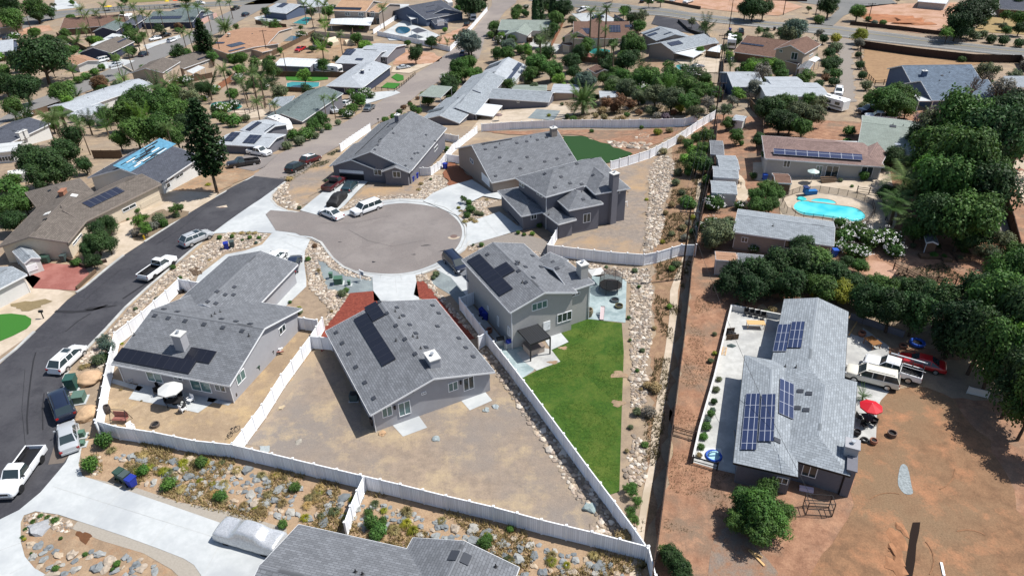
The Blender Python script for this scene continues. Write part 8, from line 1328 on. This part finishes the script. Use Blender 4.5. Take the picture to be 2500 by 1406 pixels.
# yards of the far neighbourhood
def clear(q, r):
    for h_ in HOUSES:
        for dx, dy in ((0, 0), (r, 0), (-r, 0), (0, r), (0, -r)):
            if h_.bv.ray_cast(Vector((q.x+dx, q.y+dy, 60)), Vector((0, 0, -1)))[0] is not None: return False
    return True
rb = random.Random(5); nb = 0; put = []
for it in range(6000):
    x, y = rb.uniform(-30, 2500), 330*rb.random()**.8-5
    if x > 1280 and y > 250 or (690 < x < 1300 and y > 260) or (x > 2080 and y > 100) or (y > 200 and x > 420 and x < 900 and y > 300): continue
    if any(inpoly(x, y, P) for P in ROADS): continue
    q = G((x, y)); s_ = mpp(q); t_ = rb.random(); t_ = .5+t_; r = rb.uniform(1.3, 3.3)
    if not clear(q, r*.6) or any((q.x-a.x)**2+(q.y-a.y)**2 < (.95*(r+c))**2 for a, c in put): continue
    if any(inpoly(x+d, y+e, P) for P in ROADS for d, e in ((r/s_, 0), (-r/s_, 0), (0, -r/s_*.8))): continue
    put.append((q, r)); kd = 'shrub' if t_ < .45 else rb.choice(('broad', 'dense', 'airy', 'airy', 'banana', 'flower', 'queen' if x < 900 else 'dense'))
    plant(kd, x, y-r/s_*(.4 if t_ < .45 else .8), r/s_, rb.choice(('mid', 'dark', 'hedge', 'olive', 'mid', 'dark', 'bright')) if kd != 'queen' else 'palm'); nb += 1
    if nb >= 300: break
# loose weeds as ground cover
def weeds(px, n, label, col, s=(.12, .3), seed=1):
    P = [G(p) for p in px]; pl = [(p.x, p.y) for p in P]; rn = random.Random(seed); mb = MB(); X = [p[0] for p in pl]; Y = [p[1] for p in pl]; k = 0
    while k < n:
        x, y = rn.uniform(min(X), max(X)), rn.uniform(min(Y), max(Y))
        if not inpoly(x, y, pl): continue
        k += 1
        if noise.noise(Vector((x*.22, y*.22, seed))) < -.05: continue
        z = zg(x, y); h = rn.uniform(*s)
        for j in range(4):
            a = rn.uniform(0, 6.28); d = Vector((math.cos(a), math.sin(a), 0)); q = Vector((x, y, z))+Vector((rn.uniform(-1, 1), rn.uniform(-1, 1), 0))*h*.6; v = rn.uniform(.6, 1.35); sd_ = Vector((-d.y, d.x, 0))*h*.16; mb.face([q-sd_, q+sd_, q+d*h*.5+Vector((0, 0, h))]); mb.col += [(v, v, v, 1)]*3
    o = mb.build('weeds', LEAF); o.color = GREEN[col]; o['kind'] = 'stuff'; tag(o, label, 'weeds', None, None)
weeds([(246, 1062), (577, 1122), (886, 1197), (1579, 1373), (1545, 1440), (1240, 1440), (700, 1300), (330, 1190), (205, 1140)], 9000, 'dry straw weeds covering the near bank', 'straw', (.15, .4), 1); weeds([(1650, 370), (1740, 310), (1740, 380), (1690, 620), (1640, 830), (1620, 1046), (1570, 1300), (1560, 1200), (1595, 900), (1600, 650), (1640, 470)], 7000, 'dry weeds on the slope beside the ditch', 'dry', (.15, .4), 2)
weeds([(1700, 720), (1780, 760), (1740, 930), (1690, 1130), (1790, 1160), (1760, 1300), (1620, 1300), (1650, 1000)], 5000, 'sparse weeds on the red dirt', 'dry', (.05, .13), 3); weeds([(1380, 250), (1700, 260), (1700, 300), (1400, 300)], 3000, 'dry scrub on the slope behind the long vinyl fence', 'dry', (.2, .5), 4); weeds([(600, 1100), (880, 1185), (1430, 1320), (1500, 1310), (1100, 1240), (700, 1120)], 5000, 'straw coloured grass inside the long fence', 'straw', (.06, .16), 5)
weeds([(1436, 782), (1516, 792), (1520, 860), (1515, 1000), (1510, 1196), (1492, 1202), (1445, 1150), (1365, 1035), (1282, 923), (1368, 886), (1392, 838)], 16000, 'short lawn grass blades on the fenced lawn', 'bright', (.05, .11), 6); weeds([(2050, 700), (2300, 640), (2380, 700), (2200, 700)], 1500, 'green weeds in the vegetable garden', 'olive', (.1, .3), 7); weeds([(640, 430), (780, 385), (830, 362), (800, 400), (712, 440)], 2500, 'grass verge beside the old street', 'olive', (.1, .25), 8)
# ================================================================== LABELS
LAND = [('the cul-de-sac', 960, 590), ('the dark asphalt street', 250, 760), ('the turquoise pool', 2030, 515), ('the long taupe roof', 200, 500), ('the torn blue roof underlay', 350, 380), ('the tall tiered pine', 490, 280), ('the two-storey tan house', 400, 180), ('the far left highway', 200, 45), ('the pale long roof', 270, 240), ('the white pool trailer', 690, 300), ('the uphill street', 900, 290), ('the slate-blue house', 870, 190), ('the red pickup', 733, 120), ('the round blue pool', 985, 75), ('the white street fence', 1130, 90), ('the solar-covered roof', 1220, 170), ('the pale green roof', 1290, 65), ('the tall fan palms', 1450, 90), ('the white patio roof', 1690, 125), ('the stout date palm', 1424, 260), ('the corner utility pole', 1745, 290), ('the brown two-storey house', 1950, 120), ('the gravel track', 2065, 170), ('the blue-grey roof', 2320, 210), ('the excavated lot', 2200, 40), ('the dry field', 2250, 160), ('the mobile home roof', 1950, 225), ('the pink roof', 2030, 360), ('the guest house roof', 1920, 560), ('the vegetable beds', 2300, 620), ('the pale court', 2490, 430), ('the white work pickup', 2180, 890), ('the block-walled patio', 1750, 950), ('the light grey roof', 1960, 1000), ('the metal frame', 2010, 1235), ('the drainage ditch', 1620, 1000), ('the green lawn', 1420, 1000), ('the trampoline', 1487, 690), ('the slate boulders', 1150, 1340), ('the near driveway', 350, 1260), ('the silver-covered vehicle', 612, 1310), ('the diagonal white fence', 690, 950), ('the blue gravel', 840, 690), ('the gabled grey house', 920, 380), ('the tall chimney', 1495, 480), ('the sand-coloured roof', 590, 95), ('the red pavers', 140, 680), ('the left lawn', 30, 800), ('the tan boulders', 215, 950), ('the highway poles', 1850, 40), ('the long solar array', 410, 45), ('the pink wall', 510, 50), ('the bottom-right soil', 2250, 1250), ('the white sheds', 1775, 430), ('the cypress trees', 1320, 20), ('the tan two-storey roof', 850, 30), ('the far pale roof corner', 20, 120), ('the sun porch', 20, 370)]
from collections import defaultdict
def fin():
    base = defaultdict(list)
    for o, lb, p in PEND:
        n = len(lb.split())
        if n >= 7 and CT.get(None) is None and o.get('category') not in ('tree', 'bush', 'shrub', 'palm tree', 'grass tuft', 'plant'): base[lb].append((o, p)); continue
        L_ = min(LAND, key=lambda l: (l[1]-p[0])**2+((l[2]-p[1])*1.3)**2); dx, dy = p[0]-L_[1], p[1]-L_[2]
        d = ('right of' if dx > 0 else 'left of') if abs(dx) > abs(dy)*1.1 else ('in front of' if dy > 0 else 'behind')
        base['%s %s %s' % (lb, d, L_[0])].append((o, p))
    ORD = ['leftmost', 'second from left', 'third from left', 'fourth from left', 'fifth from left', 'sixth from left', 'seventh from left', 'eighth from left']
    for lb, L_ in base.items():
        if len(L_) == 1: L_[0][0]['label'] = lb; continue
        L_.sort(key=lambda t: t[1][0]); n = len(L_)
        for i, (o, p) in enumerate(L_): o['label'] = lb+', '+(ORD[i] if i < 8 and not (i == n-1) else 'rightmost')
        if n > 9: print('MANY', lb, n)
fin()
print('objects', len(COL.objects), 'longest', max(len(o.get('label', '').split()) for o in COL.objects))
